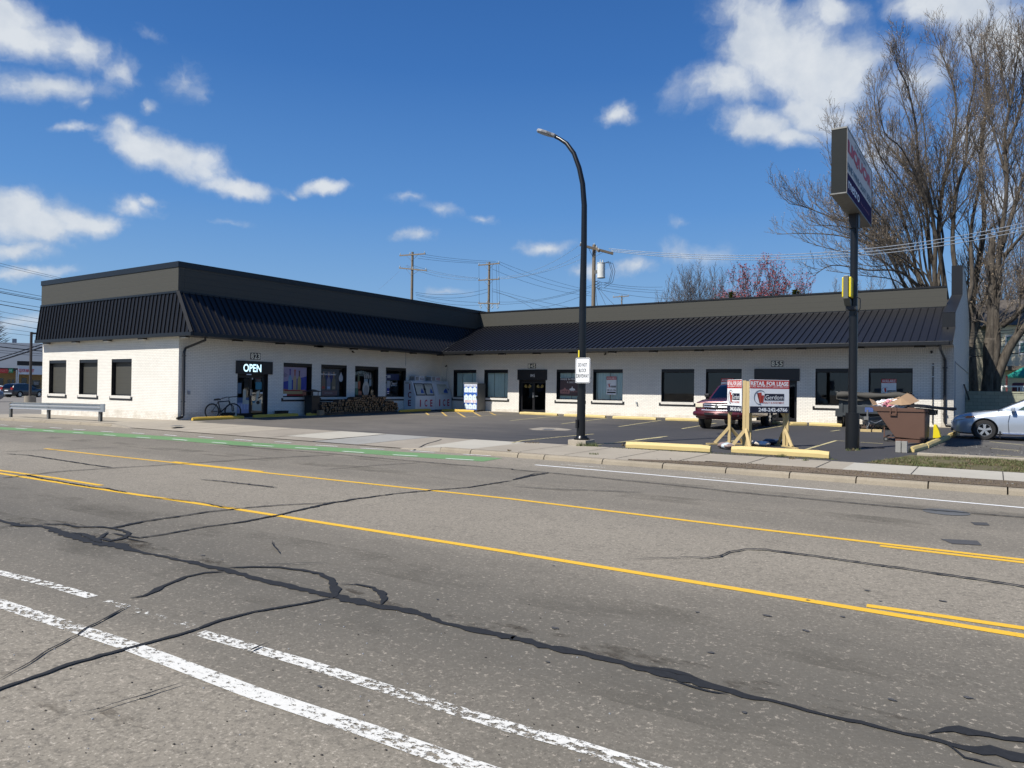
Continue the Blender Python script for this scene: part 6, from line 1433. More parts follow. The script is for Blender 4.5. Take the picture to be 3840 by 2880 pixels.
m = M(); m.prism([(-.08, .13, .82), (.08, .13, .82), (.035, .30, .84), (.025, .42, .83), (-.025, .42, .83), (-.035, .30, .84)], (0, 0, .07)); part(m, 'saddle', BLACK, t, bevel=.012)
m = M(); m.tube([J['hd'], (0, .84, .93)], .015, 6); c = Vector((0, .88, .97)); m.tube([c+Vector((-.26, -.20, -.06)), c+Vector((-.12, -.06, 0)), c, c+Vector((.14, .10, .02)), c+Vector((.26, .24, .04))], .018, 6); m.tube([(0, .84, .93), c], .014, 6); m.tube([c+Vector((.17, .14, .02)), c+Vector((.29, .27, .045))], .019, 6); m.tube([c+Vector((-.17, -.12, -.02)), c+Vector((-.29, -.22, -.065))], .019, 6); part(m, 'handlebar', BLACK, t)
m = M(); m.cyl((-.03, .43, .30), .09, .006, 18, axis=(1, 0, 0)); m.bar((.05, .43, .30), (.05, .35, .15), .02, .015); m.bar((-.05, .43, .30), (-.05, .51, .45), .02, .015); m.box(.05, .14, .32, .39, .13, .15); m.box(-.14, -.05, .47, .54, .44, .46); m.tube([(.02, 0, .34), (.02, .43, .37)], .005, 4); m.tube([(.02, 0, .28), (.02, .43, .22)], .005, 4); m.cyl((.01, 0, .335), .05, .006, 14, axis=(1, 0, 0)); part(m, 'crankset', STEELD, t)
# planters
def planter(p, w, d, h, lab):
    m = M(); n = len(m.v)
    m.v += [Vector(v) for v in ((-w*.42, -d*.4, 0), (w*.42, -d*.4, 0), (w*.42, d*.4, 0), (-w*.42, d*.4, 0), (-w/2, -d/2, h), (w/2, -d/2, h), (w/2, d/2, h), (-w/2, d/2, h), (-w*.44, -d*.43, h), (w*.44, -d*.43, h), (w*.44, d*.43, h), (-w*.44, d*.43, h), (-w*.42, -d*.40, h-.04), (w*.42, -d*.4, h-.04), (w*.42, d*.4, h-.04), (-w*.42, d*.4, h-.04))]
    for f in ((0, 3, 2, 1), (12, 13, 14, 15)): m.face(f)
    for k in (0, 4, 8):
        for i in range(4): j = (i+1) % 4; m.face((k+i, k+j, k+4+j, k+4+i))
    m.box(-w*.52, w*.52, -d*.52, d*.52, h-.03, h-.001) if False else None
    o = m.build('planter_box', BLACK); o.location = p; o.rotation_euler = (0, 0, R(90)); tag(o, lab, 'planter', 'black planter boxes along the wall')
yp = atX(1057, 1545, XA+.3).y; planter((XA+.28, yp, gz(XA, yp)+.01), .62, .3, .27, 'black planter box between the OPEN door and the bottle poster window')
yp = atX(855, 1555, XA+.22).y; planter((XA+.2, yp, gz(XA, yp)+.01), .60, .28, .26, 'black planter box behind the bicycle')
# rubbish bin
yp = atX(1172, 1540, XA+.55).y; p = Vector((XA+.52, yp, gz(XA, yp)+.012)); t = thing('rubbish_bin', 'square black rubbish bin with domed rain cover beside the bottle poster window', 'rubbish bin', p)
m = M(); m.box(-.27, .27, -.27, .27, .03, .98); m.box(-.30, .30, -.30, .30, .93, 1.0); part(m, 'bin_body', BLACK, t, bevel=.01)
m = M(); m.box(-.24, .24, -.24, .24, 0, .03); part(m, 'base', BLACK, t)
for sx_ in (-1, 1):
    for sy_ in (-1, 1): m = M(); m.bar((sx_*.2, sy_*.2, 1.0), (sx_*.2, sy_*.2, 1.2), .025, .025); part(m, 'cover_post', BLACK, t)
m = M(); m.sheet(10, 10, lambda u, v: ((u-.5)*.68, (v-.5)*.68, 1.19+.10*(1-(2*u-1)**2)*(1-(2*v-1)**2)+.02)); m.box(-.34, .34, -.34, .34, 1.19, 1.212); part(m, 'rain_cover', BLACK, t)
# firewood: every bundle of split logs
LOGE = wood_mat('split_log_end', (.35, .20, .09), (.22, .11, .045), (1, 1, 1), 14); LOGB = wood_mat('log_bark', (.09, .06, .04), (.05, .035, .025))
LOGE2 = wood_mat('old_log_end', (.28, .17, .09), (.13, .075, .04), (1, 1, 1), 12)
ya, yb_ = atX(1207, 1540, XA+.9).y, atX(1492, 1530, XA+.9).y
def hprof(y):
    f = (y-ya)/(yb_-ya)
    for (a, b, h) in ((0, .10, .52), (.10, .22, .60), (.22, .37, .66), (.37, .50, .76), (.50, .66, .86), (.66, .83, .76), (.83, .92, .55), (.92, 1.01, .48)):
        if a <= f < b: return h
    return .5
rn = random.Random(11); col = 1; spots = []
y = ya+.05
step = .135
while y < yb_:
    z = .14; H = hprof(y)
    row = 1
    while z < H+.10: spots.append((y+rn.uniform(-.03, .03), z+rn.uniform(-.02, .02), row, col)); z += .115; row += 1
    y += step; col += 1
OR_ = lambda n: '%d%s' % (n, {1: 'st', 2: 'nd', 3: 'rd'}.get(n if n < 20 else n % 10, 'th'))
for (y, z, row, col) in spots[:290]:
    r = rn.uniform(.055, .088); k = rn.choice([3, 4, 4, 5, 6]); m = M(); a0 = rn.uniform(0, 6); dx = rn.uniform(-.05, .07); yaw = rn.uniform(-.12, .12)
    pts = [(0, y+r*rn.uniform(.75, 1.15)*math.cos(a0+i*2*math.pi/k), z+r*rn.uniform(.7, 1.05)*math.sin(a0+i*2*math.pi/k)) for i in range(k)]
    x1 = XA+.88+dx; x0 = XA+.46+dx; g = gz(XA, y)+.012; n = 0
    A = [Vector((x1, q[1]+yaw*.2, g+q[2])) for q in pts]; Bq = [Vector((x0, q[1]-yaw*.2, g+q[2])) for q in pts]; m.v = A+Bq
    m.use(rn.choice([LOGE, LOGE, LOGE2])); m.face(range(k)); m.face(range(k, 2*k)); m.use(LOGB)
    for i in range(k): j = (i+1) % k; m.face((i, j, k+j, k+i))
    o = m.build('firewood_log', None); f_ = (y-ya)/(yb_-ya)
    tag(o, 'split log %s from the black bin, %s layer up in the firewood stack' % (OR_(col), OR_(row)), 'firewood', 'split logs in the firewood stack')
m = M(); m.box(XA+.42, XA+.50, ya, yb_, gz(XA, 28)+.02, gz(XA, 28)+.12); m.box(XA+.80, XA+.88, ya, yb_, gz(XA, 28)+.02, gz(XA, 28)+.12)
for i in range(14): yy = ya+(yb_-ya)*i/14; m.box(XA+.40, XA+.92, yy, yy+.10, gz(XA, 28)+.12, gz(XA, 28)+.14)
tag(m.build('pallet', PALLET), 'low wooden pallet under the firewood stack', 'pallet')
yp = atX(1205, 1540, XA+.95).y; m = M(); m.box(-.1, .1, -.16, .16, 0, .26); o = m.build('cardboard_box', CARD); o.location = (XA+.95, yp-.05, gz(XA, yp)+.013); tag(o, 'small brown cardboard box between the black bin and the firewood', 'box')
# ice freezers
FRZ = plain('freezer_white_enamel', (.52, .57, .62), .4, 0, .05, 3); ICER = ink('ice_red', (.36, .02, .06)); ICEM = ink('ice_maroon', (.16, .01, .03)); ICEB = ink('ice_navy', (.015, .02, .10))
IX = XA+.03
def freezer(y0, y1, doors, lab, fr_col, top_col, side=False):
    ymid = (y0+y1)/2; g = gz(XA, ymid)+.013; t = thing('ice_freezer', lab, 'ice freezer', (IX, ymid, g), 0, 'ice freezers side by side in the corner'); W2 = (y1-y0)/2
    m = M(); pf = [(0, .05), (.92, .05), (.92, .86), (.62, 1.72), (.55, 1.80), (0, 1.80)]
    m.prism([(x, -W2, z) for x, z in pf], (0, 2*W2, 0)); part(m, 'body', FRZ, t, bevel=.02)
    m = M(); m.box(.04, .86, -W2+.05, W2-.05, 0, .05); part(m, 'plinth', BLACK, t)
    sl = Vector((-.30, 0, .86)).normalized(); nn = Vector((sl.z, 0, -sl.x)); o = Vector((.92, 0, .86)); ry = Vector((0, 1, 0))
    for i, (a, b) in enumerate(doors):
        a = -W2+a; b = -W2+b
        f = lambda u, v, k: o+ry*u+sl*v+nn*k
        m = M(); m.use(TRIM if len(doors) > 1 else FRZ)
        m.obox(f((a+b)/2, .45, .012), ry*((b-a)/2), sl*.38, nn*.018); part(m, 'door', None, t, bevel=.008)
        m = M(); m.use(ink('door_poster', (.44, .47, .43))); w2 = (b-a)/2-.06; c = (a+b)/2; m.poly([f(c-w2, .12, .034), f(c+w2, .12, .034), f(c+w2, .78, .034), f(c-w2, .78, .034)])
        m.use(ink('polar_blue', (.03, .09, .38))); m.poly([f(c+.02, .22, .036), f(c+w2-.04, .20, .036), f(c+w2-.05, .30, .036), f(c+w2-.12, .52, .036), f(c+w2-.17, .50, .036), f(c+.06, .34, .036)])
        m.text('PREMIUM PACKAGED', f(c, .73, .036), ry, sl, w2*1.8, .045, .01, INK); m.text('TASTE ICE', f(c, .66, .036), ry, sl, w2*1.2, .04, .01, INK); m.use(GREYI); m.poly([f(c-w2*.5, .15, .036), f(c+w2*.6, .15, .036), f(c+w2*.6, .17, .036), f(c-w2*.5, .17, .036)])
        m.build('door_print', None, t, world=False)
        m = M(); yy = b-.02 if i == 0 else a+.02; m.bar(f(yy, .38, .06), f(yy, .50, .06), .03, .03, nn); part(m, 'handle', BLACK, t)
    m = M()
    for k, ch in enumerate('ICE'): m.text(ch, (.924, -W2+2*W2*(.24+.27*k), .47), (0, 1, 0), (0, 0, 1), {'I': .09, 'C': .21, 'E': .19}[ch]*1.15, .42, .03, fr_col)
    part(m, 'front_lettering', None, t)
    if side:
        m = M()
        for k, ch in enumerate('ICE'): m.text(ch, (.46, -W2-.004, 1.44-.48*k), (1, 0, 0), (0, 0, 1), {'I': .08, 'C': .26, 'E': .24}[ch], .36, .03, ICEM)
        m.use(GREYI); m.poly([(.10, -W2-.003, 1.62), (.40, -W2-.003, 1.62), (.40, -W2-.003, 1.70), (.10, -W2-.003, 1.70)]); part(m, 'side_lettering', None, t)
    m = M(); a = -W2+.45 if side else -W2+.10
    m.box(.05, .50, a, a+.80, 1.80, 2.08); u = part(m, 'cooling_unit', FRZ, t, bevel=.01)
    m = M()
    for k in range(5): m.box(.50, .512, a+.03+k*.06, a+.055+k*.06, 1.83, 2.05)
    for k in range(6): m.box(.08+k*.06, .11+k*.06, a-.012, a, 1.83, 2.05)
    part(m, 'louvre', STEELD, t)
    m = M(); m.text('ICE', (.505, a+.60, 1.93), (0, 1, 0), (0, 0, 1), .33, .15, .03, top_col); part(m, 'top_lettering', None, t)
yi0, yi1, yi2 = atX(1558, 1500, IX+.92).y, atX(1634, 1500, IX+.92).y, atX(1694, 1500, IX+.92).y
freezer(yi0, yi1-.01, [(.10, (yi1-yi0)/2-.02), ((yi1-yi0)/2+.04, yi1-yi0-.12)], 'white ice freezer with two sloping doors and ICE on its side', ICER, ICEB, True)
freezer(yi1+.01, yi2, [(.25, yi2-yi1-.25)], 'white ice freezer with one sloping door, next to the inner corner', ICER, ICER)
# water vending machine
VY = 35.28; vx0, vx1 = atY(1739, 1500, VY).x, atY(1790, 1500, VY).x; g = gz(-27, 35.5)+.014; zt_ = atY(1765, 1437, VY).z-g
t = thing('vending_machine', 'blue and white water-jug vending machine with grey louvred side', 'vending machine', ((vx0+vx1)/2, VY, g)); W2 = (vx1-vx0)/2
m = M(); m.box(-W2, W2, 0, .82, .05, zt_); part(m, 'cabinet', plain('grey_louvred_metal', (.16, .16, .155), .5, .3, .15, 4), t, bevel=.008)
m = M()
for k in range(26): z = .12+k*(zt_-.2)/26; m.box(W2+.001, W2+.010, .08, .76, z, z+.025)
part(m, 'side_louvre', STEELD, t)
m = M(); m.box(-W2-.02, W2+.02, -.03, .10, zt_-.03, zt_+.04); part(m, 'top_cap', STEEL, t)
BLU = ink('cobalt', (.04, .13, .50)); JUG = ink('jug', (.70, .80, .82)); F_ = FrameP((0, -.004, 0), (1, 0, 0), (0, 1, 0))
m = M(); m.use(BLU); F_.rect(m, -W2+.01, W2-.03, .08, zt_-.04, 0); HH = zt_-.12
m.use(WHITES); F_.rect(m, -W2+.03, W2-.05, .08+HH*.90, .08+HH*.99, -.002); F_.rect(m, -W2+.03, W2-.05, .08+HH*.27, .08+HH*.38, -.002); T(F_, m, 'PURE CLEAN WATER', -.01, .08+HH*.945, -.004, W2*1.7, HH*.04, BLU)
T(F_, m, 'PREMIUM WATER', -.2*W2-.08, .08+HH*.345, -.004, W2*.9, HH*.035, RED); T(F_, m, 'REFILL', -.2*W2-.08, .08+HH*.30, -.004, W2*.8, HH*.03, RED); T(F_, m, 'DRINK', .55*W2, .08+HH*.345, -.004, W2*.6, HH*.03, RED); T(F_, m, '$ 1', .55*W2, .08+HH*.30, -.004, W2*.4, HH*.03, RED)
for (v0, v1) in ((.67, .89), (.38, .60), (.03, .245)):
    for k in range(3):
        c = -W2+.03+(2*W2-.08)*(k+.5)/3; w2 = (2*W2-.08)/6*.96; a, b = .08+HH*v0, .08+HH*v1; h = b-a
        m.use(JUG); F_.poly(m, [(c-w2, a+.02), (c-w2*.8, a), (c+w2*.8, a), (c+w2, a+.02), (c+w2, a+h*.72), (c+w2*.4, a+h*.90), (c+w2*.4, b), (c-w2*.4, b), (c-w2*.4, a+h*.90), (c-w2, a+h*.72)], -.002-.0003*k); m.use(BLU); F_.rect(m, c-w2*.1, c+w2*.1, a+h*.33, a+h*.48, -.004); m.use(INK); F_.rect(m, c-w2*.45, c+w2*.45, b-.004, b+.02, -.004)
part(m, 'front_panel', None, t)
m = M(); m.box(W2-.06, W2+.0, -.05, -.004, zt_*.46, zt_*.54); part(m, 'lock', BLACK, t)

# --- guardrail
GA, GB = G(79, 1563), G(376, 1581); GR = Vector((-37.3, 15.62, gz(-37.3, 15.6)))
t = thing('guardrail', 'galvanised W-beam guardrail on three steel posts beside the pavement', 'guardrail', (GB.x, 15.72, gz(GB.x, 15.7)))
x0g = atY(40, 1530, 15.62).x-GB.x; x1g = .28; xp = [GA.x-GB.x, G(220, 1570).x-GB.x, 0]
sl_ = lambda x: gz(GB.x+x, 15.7)-gz(GB.x, 15.7)
for x in xp: m = M(); z = sl_(x); m.box(x-.075, x+.075, -.05, -.042, z-.2, z+.68); m.box(x-.075, x+.075, .042, .05, z-.2, z+.68); m.box(x-.006, x+.006, -.042, .042, z-.2, z+.68); part(m, 'post', STEELD, t)
def wb_(v): return -.10-.042*math.cos(v*4*math.pi)*(1 if .0 <= v <= 1 else 0)
m = M(); m.sheet(30, 24, lambda u, v: (x0g+(x1g-x0g)*u, -.10-.045*math.cos(v*4*math.pi)-.01*(u < .02), sl_(x0g+(x1g-x0g)*u)+.42+.31*v)); m.sheet(30, 24, lambda u, v: (x0g+(x1g-x0g)*u, -.095-.045*math.cos(v*4*math.pi), sl_(x0g+(x1g-x0g)*u)+.42+.31*v))
m.sheet(10, 24, lambda u, v: (xp[1]-.15+.3*u, -.108-.045*math.cos(v*4*math.pi), sl_(xp[1])+.418+.314*v)); part(m, 'rail', STEEL, t, smooth=True)
m = M(); m.sheet(12, 10, lambda u, v: (x1g-.02+.16*math.sin(u*3.1416), -.15+.20*u*1.0, .41+.33*v)); part(m, 'end_terminal', STEEL, t, smooth=True)
m = M()
for x in xp: m.box(x-.06, x+.06, -.055, .055, sl_(x)+.44, sl_(x)+.70)
part(m, 'block_out', STEELD, t) if False else None
# parking lot lamp
p = far(113, 57); t = thing('parking_lamp', 'bronze parking lot lamp on a round concrete base left of the building', 'lamp post', p)
zt_ = ZC+(atY(113, 1245, p.y).z-ZC)-p.z; m = M(); m.cyl((0, 0, -.1), .34, .95, 24); part(m, 'base', CONCD, t, auto=True)
BRZ = plain('bronze_pole_paint', (.055, .045, .04), .45, .2, .15, 5)
m = M(); m.box(-.06, .06, -.06, .06, .85, zt_); part(m, 'pole', BRZ, t); m = M(); m.bar((0, 0, zt_-.1), (.25, .62, zt_-.06), .10, .12); m.obox((.42, 1.05, zt_-.05), (.16, .40, 0), (.17, -.07, 0), (0, 0, .10)); part(m, 'lamp_head', BRZ, t)

# --- distant strip mall
MO = far(60, 125); RV = Vector((.40, .917, 0)).normalized(); NV = Vector((-RV.y, RV.x, 0))
MF = FrameP((MO.x, MO.y, 0), RV, NV)
def mp(px, py, w=0):      # photo point -> (u, v) on facade plane moved back by w
    d = ray(px, py); o = MF.P(0, 0, w); t_ = (o.x*NV.x+o.y*NV.y)/(d.x*NV.x+d.y*NV.y); p = d*t_; p.z += ZC; q = p-o; return q.dot(RV), p.z
q1 = lambda x, y: (x*.09643, 1360+y*.09643); q2 = lambda x, y: (x*.12057, 1200+y*.12057)
t = thing('strip_mall', 'distant tan brick strip mall with slate grey roof behind the parked cars', 'building', (MO.x, MO.y, MO.z))
TANB = plain('tan_brick', (.36, .25, .115), .8, 0, .2, 1.2, kind='world'); SLATE = plain('slate_grey_shingle', (.085, .105, .135), .8, 0, .12, .8, kind='world'); CANW = plain('canopy_white', (.66, .70, .72), .6, 0, .05, 1)
u0 = mp(-160, 1400)[0]; u1 = mp(230, 1400)[0]; ze = mp(50, 1376)[1]; zr = mp(60, 1286, 9)[1]
m = M(); MF.box(m, u0, u1, MO.z-.5, ze-.2, .0, 14); part_ = m.build('wall', TANB, t)
uR = mp(60, 1288, 9)[0]; uh = mp(20, 1300, 9)[0]
m = M(); m.poly([MF.P(u0, ze-.2, -2.6), MF.P(u1, ze-.2, -2.6), MF.P(u1, zr, 7), MF.P(uR-3, zr-.1, 7), MF.P(uh-4, mp(5, 1303, 8)[1], 6), MF.P(u0, ze+1.0, 2)]); m.poly([MF.P(u1, zr, 7), MF.P(uR-3, zr-.1, 7), MF.P(uR-3, ze, 14), MF.P(u1, ze, 14)]); m.build('roof', SLATE, t)
m = M(); MF.box(m, u0, u1, ze-.55, ze-.2, -2.6, -2.45); MF.box(m, u0, u1, ze-.60, ze-.55, -2.6, -.0); m.build('fascia', TRIM, t)
a, b = mp(*q1(690, 450), -3), mp(*q1(1900, 130), -3); c = mp(*q1(1620, 0), -3); W_ = 3
m = M(); MF.box(m, a[0], u1, a[1], b[1], -3.0, -2.6); m.build('canopy_front', CANW, t); m = M(); MF.box(m, a[0]-.1, u1, b[1], c[1], -3.1, -2.2); MF.box(m, a[0]-.1, u1, c[1], c[1]+.15, -3.3, -2.2); m.build('canopy_coping', TRIM, t)
for x0_, x1_ in ((612, 655), (675, 730)): p0, p1 = mp(*q1(x0_, 830), -3.2), mp(*q1(x1_, 285), -3.2); m = M(); MF.box(m, p0[0], p1[0], MO.z, p1[1], -3.2, -2.9); m.build('column', CANW, t)
for (x0_, y0_, x1_, y1_) in ((-200, 830, 135, 600), (290, 900, 400, 665), (455, 900, 565, 665), (835, 810, 1035, 595), (1255, 870, 1560, 690)):
    p0, p1 = mp(*q1(x0_, y0_)), mp(*q1(x1_, y1_)); m = M(); MF.box(m, p0[0], p1[0], p0[1]-.4, p1[1], -.05, .02); m.build('window', DGLS, t)
p0, p1 = mp(*q1(1310, 860), -.06), mp(*q1(1500, 740), -.06); m = M(); MF.box(m, p0[0], p1[0], p0[1], p1[1], -.07, -.06); m.build('window_poster', GREYI, t)
p0, p1 = mp(*q1(-330, 400), -2.7), mp(*q1(305, 240), -2.7); m = M(); m.use(RED); MF.box(m, p0[0], p1[0], p0[1], p1[1], -2.8, -2.62); T(MF, m, 'PARTY', (p0[0]+p1[0])/2+.6, (p0[1]+p1[1])/2, -2.82, (p1[0]-p0[0])*.55, (p1[1]-p0[1])*.6, ink('palered', (.62, .16, .14))); m.build('shop_sign', None, t)
p0, p1 = mp(*q1(330, 390), -2.7), mp(*q1(510, 225), -2.7); m = M(); m.use(ink('signgreen', (.02, .20, .09))); MF.box(m, p0[0], p1[0], p0[1], p1[1], -2.8, -2.62); T(MF, m, 'MR', (p0[0]+p1[0])/2, (p0[1]+p1[1])/2, -2.82, (p1[0]-p0[0])*.6, (p1[1]-p0[1])*.6, ink('palegreen', (.35, .6, .45))); m.build('shop_sign', None, t)
p0, p1 = mp(*q1(690, 385), -3.1), mp(*q1(1330, 250), -3.1); m = M(); T(MF, m, 'LIQUOR MARKET', (p0[0]+p1[0])/2, (p0[1]+p1[1])/2, -3.06, p1[0]-p0[0], p1[1]-p0[1], ink('letterred', (.62, .08, .09)), .03); m.build('shop_lettering', None, t)
p0 = mp(*q2(380, 730), 8); p1 = mp(*q2(520, 590), 8); m = M(); MF.box(m, p0[0], p1[0], p0[1]-.6, p1[1], 7.5, 8.6); m.build('roof_unit', GREYI, t)
p0 = mp(*q2(0, 850), 14); p1 = mp(*q2(345, 770), 14); m = M(); MF.box(m, u0, p1[0], ze, p1[1], 13, 24); m.build('rear_hall', CANW, t)

# ================================================================ BACKGROUND
# block wall, house, canopy behind the end of the building
CMUM = None
def cmu_mat():
    b = NB('painted_block_wall'); p = b.pos(); s_ = b.N('ShaderNodeSeparateXYZ'); b.l.new(p, s_.inputs[0]); c = b.N('ShaderNodeCombineXYZ'); b.l.new(s_.outputs[0], c.inputs[0]); b.l.new(s_.outputs[2], c.inputs[1])
    t_ = b.N('ShaderNodeTexBrick'); b.l.new(c.outputs[0], t_.inputs['Vector']); t_.inputs['Scale'].default_value = 1; t_.inputs['Brick Width'].default_value = .42; t_.inputs['Row Height'].default_value = .21; t_.inputs['Mortar Size'].default_value = .008
    t_.inputs['Color1'].default_value = (.33, .34, .25, 1); t_.inputs['Color2'].default_value = (.28, .29, .215, 1); t_.inputs['Mortar'].default_value = (.15, .155, .12, 1); return b.fin(t_.outputs['Color'], .8)
CMUM = cmu_mat()
m = M(); YW = 51.0; zt_ = atY(3740, 1474, YW).z; m.box(XR+.005, 26, YW, YW+.2, gz(0, YW)-.2, zt_); o = m.build('block_wall', CMUM); m = M(); m.box(XR+.005, 26, YW-.03, YW+.23, zt_, zt_+.10)
tag(o, 'olive painted concrete block wall between the white building and the house', 'wall'); cpw = m.build('wall_cap', CMUM); cpw.parent = o
p = atX(3636, 1545, XR+.05); p0 = atX(3617, 1443, XR+.10); m = M(); m.tube([Vector((XR+.35, p.y-.3, gz(0, 40))), Vector((XR+.08, p0.y, p0.z))], .045, 8)
tag(m.build('leaning_pipe', BLACK), 'black pipe leaning against the end wall of the white building', 'pipe')
CREAM = siding_mat('cream_lap_siding', (.74, .66, .48), .20); SHG = siding_mat('shade_toned_lap_siding', (.30, .28, .22), .20); ROOFD = plain('brown_shingles', (.10, .085, .07), .85, 0, .3, 3, kind='world')  # side section's siding is darkened in colour to stand for shade
YH = 71; HZ = gz(0, 71)
hx0, hx1, hx2 = atY(3700, 1300, YH).x, atY(3640, 1300, YH+3).x, 14
t = thing('house', 'cream lap-sided two-storey house behind the bare maple trees', 'house', (6, YH, HZ)); ze_ = atY(3800, 1220, YH).z
m = M(); m.box(hx0, hx2, YH, YH+10, HZ-.3, ze_); m.build('wall', CREAM, t)
m = M(); zg = atY(3650, 1210, YH+3).z; m.box(hx1-6, hx0-.002, YH+3, YH+10, HZ-.3, zg); m.build('side_wall', SHG, t)
m = M(); m.prism([(hx0-.5, YH-.5, ze_), (hx0-.5, YH+10.5, ze_), (hx0-.5, YH+5, ze_+2.6)], (hx2-hx0+1, 0, 0)); m.prism([(hx1-6.5, YH+2.5, zg), (hx1-6.5, YH+10.5, zg), (hx1-6.5, YH+6.5, zg+2.0)], (hx0-hx1+5.9, 0, 0)); m.build('roof', ROOFD, t)
for (x0_, y0_, x1_, y1_) in ((3775, 1290, 3805, 1262), (3826, 1325, 3850, 1285)):
    a, b = atY(x0_, y0_, YH), atY(x1_, y1_, YH); m = M(); m.box(a.x, b.x, YH-.03, YH+.05, a.z, b.z); w = m.build('window', plain('teal_curtain', (.10, .22, .21), .6), t); m = M(); m.box(a.x-.1, a.x, YH-.06, YH+.0, a.z-.1, b.z+.1); m.box(b.x, b.x+.1, YH-.06, YH, a.z-.1, b.z+.1); m.box(a.x, b.x, YH-.06, YH, b.z, b.z+.1); m.box(a.x, b.x, YH-.06, YH, a.z-.1, a.z); m.build('frame', WHITE, w)
a = atY(3740, 1375, YH-.8); m = M(); m.box(a.x, hx2, YH-1.6, YH-.01, atY(3790, 1389, YH-1).z, atY(3790, 1373, YH-1).z); m.build('porch_roof', ROOFD, t)
# deck rail and green canopy
DK_ = YW+9; a, b = atY(3754, 1470, DK_), atY(3754, 1446, DK_); t = thing('deck', 'white-railed wooden deck above the block wall', 'deck', (a.x, DK_, HZ))
m = M(); m.box(a.x, a.x+8, DK_-.05, DK_+.05, b.z-.10, b.z); m.box(a.x, a.x+8, DK_-.05, DK_+4, a.z-.3, a.z-.15); part_ = m.build('rail', WHITE, t)
m = M()
for k in range(3): m.box(a.x+k*1.2-.06, a.x+k*1.2+.06, DK_-.06, DK_+.06, HZ, b.z-.1)
m.build('rail_post', WHITE, t)
for k in range(16): m = M(); x = a.x+.9+k*.16; m.box(x, x+.06, DK_-.02, DK_+.02, a.z-.15, b.z-.1); m.build('baluster', WHITE, t)
GRN = plain('green_canopy_cloth', (.015, .25, .19), .6, 0, .1, 2); cY = DK_+1.2; c0 = atY(3776, 1408, cY); c1 = atY(3840, 1374, cY)
t = thing('canopy_tent', 'green pitched canopy tent on the deck behind the block wall', 'canopy', (c0.x+1.6, cY, HZ)); wd = 2*(c1.x-c0.x); m = M(); ap = Vector((c0.x+wd/2, cY+wd/2, c1.z+.0)); cs = [Vector((c0.x, cY, c0.z)), Vector((c0.x+wd, cY, c0.z)), Vector((c0.x+wd, cY+wd, c0.z)), Vector((c0.x, cY+wd, c0.z))]
for i in range(4): m.poly([cs[i], cs[(i+1) % 4], ap]); m.poly([cs[i], cs[(i+1) % 4], cs[(i+1) % 4]-Vector((0, 0, .14)), cs[i]-Vector((0, 0, .14))])
m.build('canopy_cloth', GRN, t)
for c in cs: m = M(); m.bar(c, (c.x, c.y, HZ), .08, .08); m.build('post', ink('post_maroon', (.12, .03, .03)), t)
a = atY(3795, 1446, DK_-.3+.6); m = M(); m.box(a.x, a.x+2.4, DK_+.4, DK_+1.1, b.z-.5, b.z+.22); tag(m.build('barbecue_cover', ink('cover_maroon', (.10, .02, .03)), bevel=.15), 'dark red covered barbecue on the deck under the green canopy', 'barbecue')

# --- utility poles and lines
WOOD = wood_mat('weathered_pole_wood', (.22, .18, .13), (.13, .105, .075), (1, 1, .15), 6); PORC = plain('porcelain', (.45, .50, .52), .3)
k3 = lambda x, y: (1400+x*.4521, 850+y*.4521)
def upole(px, ytop, Y, r, lab, arms, name='utility_pole'):
    top = atY(px[0], ytop, Y); bz = gz(top.x, Y); t = thing(name, lab, 'utility pole', (top.x, Y, bz), 0, 'utility poles behind the shop building')
    m = M(); m.tube([(top.x, Y, bz-.2), (top.x, Y, top.z)], [r*1.25, r*.85], 12); m.build('pole', WOOD, t, auto=True)
    for (l, rr, sk) in arms:
        a, b = atY(*k3(*l), Y-.15), atY(*k3(*rr), Y-.15); a.y -= sk; b.y += sk; m = M(); m.bar(a, b, .10 if sk < .9 and sk > -.5 else .16, .14 if abs(sk) < .5 else .22); m.build('crossarm', WOOD, t)
        c = (a+b)/2
        for q_ in (.25, .75): m = M(); m.bar(a.lerp(b, q_)-Vector((0, .05, 0)), (top.x, Y-.15, c.z-.75), .04, .02); m.build('arm_brace', STEELD, t)
        for q_ in (.03, .40 if sk == 0 else .5, .97): p = a.lerp(b, q_); m = M(); m.tube([p+Vector((0, 0, .06)), p+Vector((0, 0, .30))], [.05, .035], 8); m.cyl(p+Vector((0, 0, .16)), .075, .05, 8); m.build('insulator', PORC, t)
    return t, top
P1, T1 = upole((1547,), 945, 66, .17, 'leftmost utility pole with two wooden crossarms above the black parapet', [((218,240),(432,225),0), ((228,345),(430,362),.3)])
P2, T2 = upole((1835,), 983, 74, .16, 'middle utility pole with three stacked crossarms above the inner roof corner', [((872,320),(1047,305),0), ((872,445),(1045,435),.0), ((872,635),(1047,640),0)])
P3, T3 = upole((2228,), 918, 61, .19, 'near utility pole with a grey can transformer, right of the street lamp', [((1755,165),(1950,210),1.0), ((1800,150),(1905,215),-.8)])
P4, T4 = upole((2332,), 1108, 112, .13, 'small distant utility pole right of the transformer pole', [((1988,585),(2120,575),0)])
c = atY(*k3(1890, 365), 60.4); m = M(); rT = .36; hT = 1.35; m.cyl((c.x, c.y, c.z-hT/2), rT, hT, 24); m.cyl((c.x, c.y, c.z+hT/2), rT+.03, .05, 24); m.cyl((c.x, c.y, c.z-hT/2), rT+.02, .06, 24); m.build('transformer', plain('transformer_grey', (.66, .67, .63), .4, 0, .08, 3), P3, auto=True)
m = M(); m.cyl((c.x-.1, c.y, c.z+hT/2), .05, .35, 8); m.cyl((c.x+.15, c.y, c.z+hT/2), .05, .3, 8); m.build('bushing', PORC, P3)
m = M(); m.bar((T3.x, 61, c.z), (c.x, c.y, c.z), .1, .3); m.build('transformer_bracket', STEELD, P3)
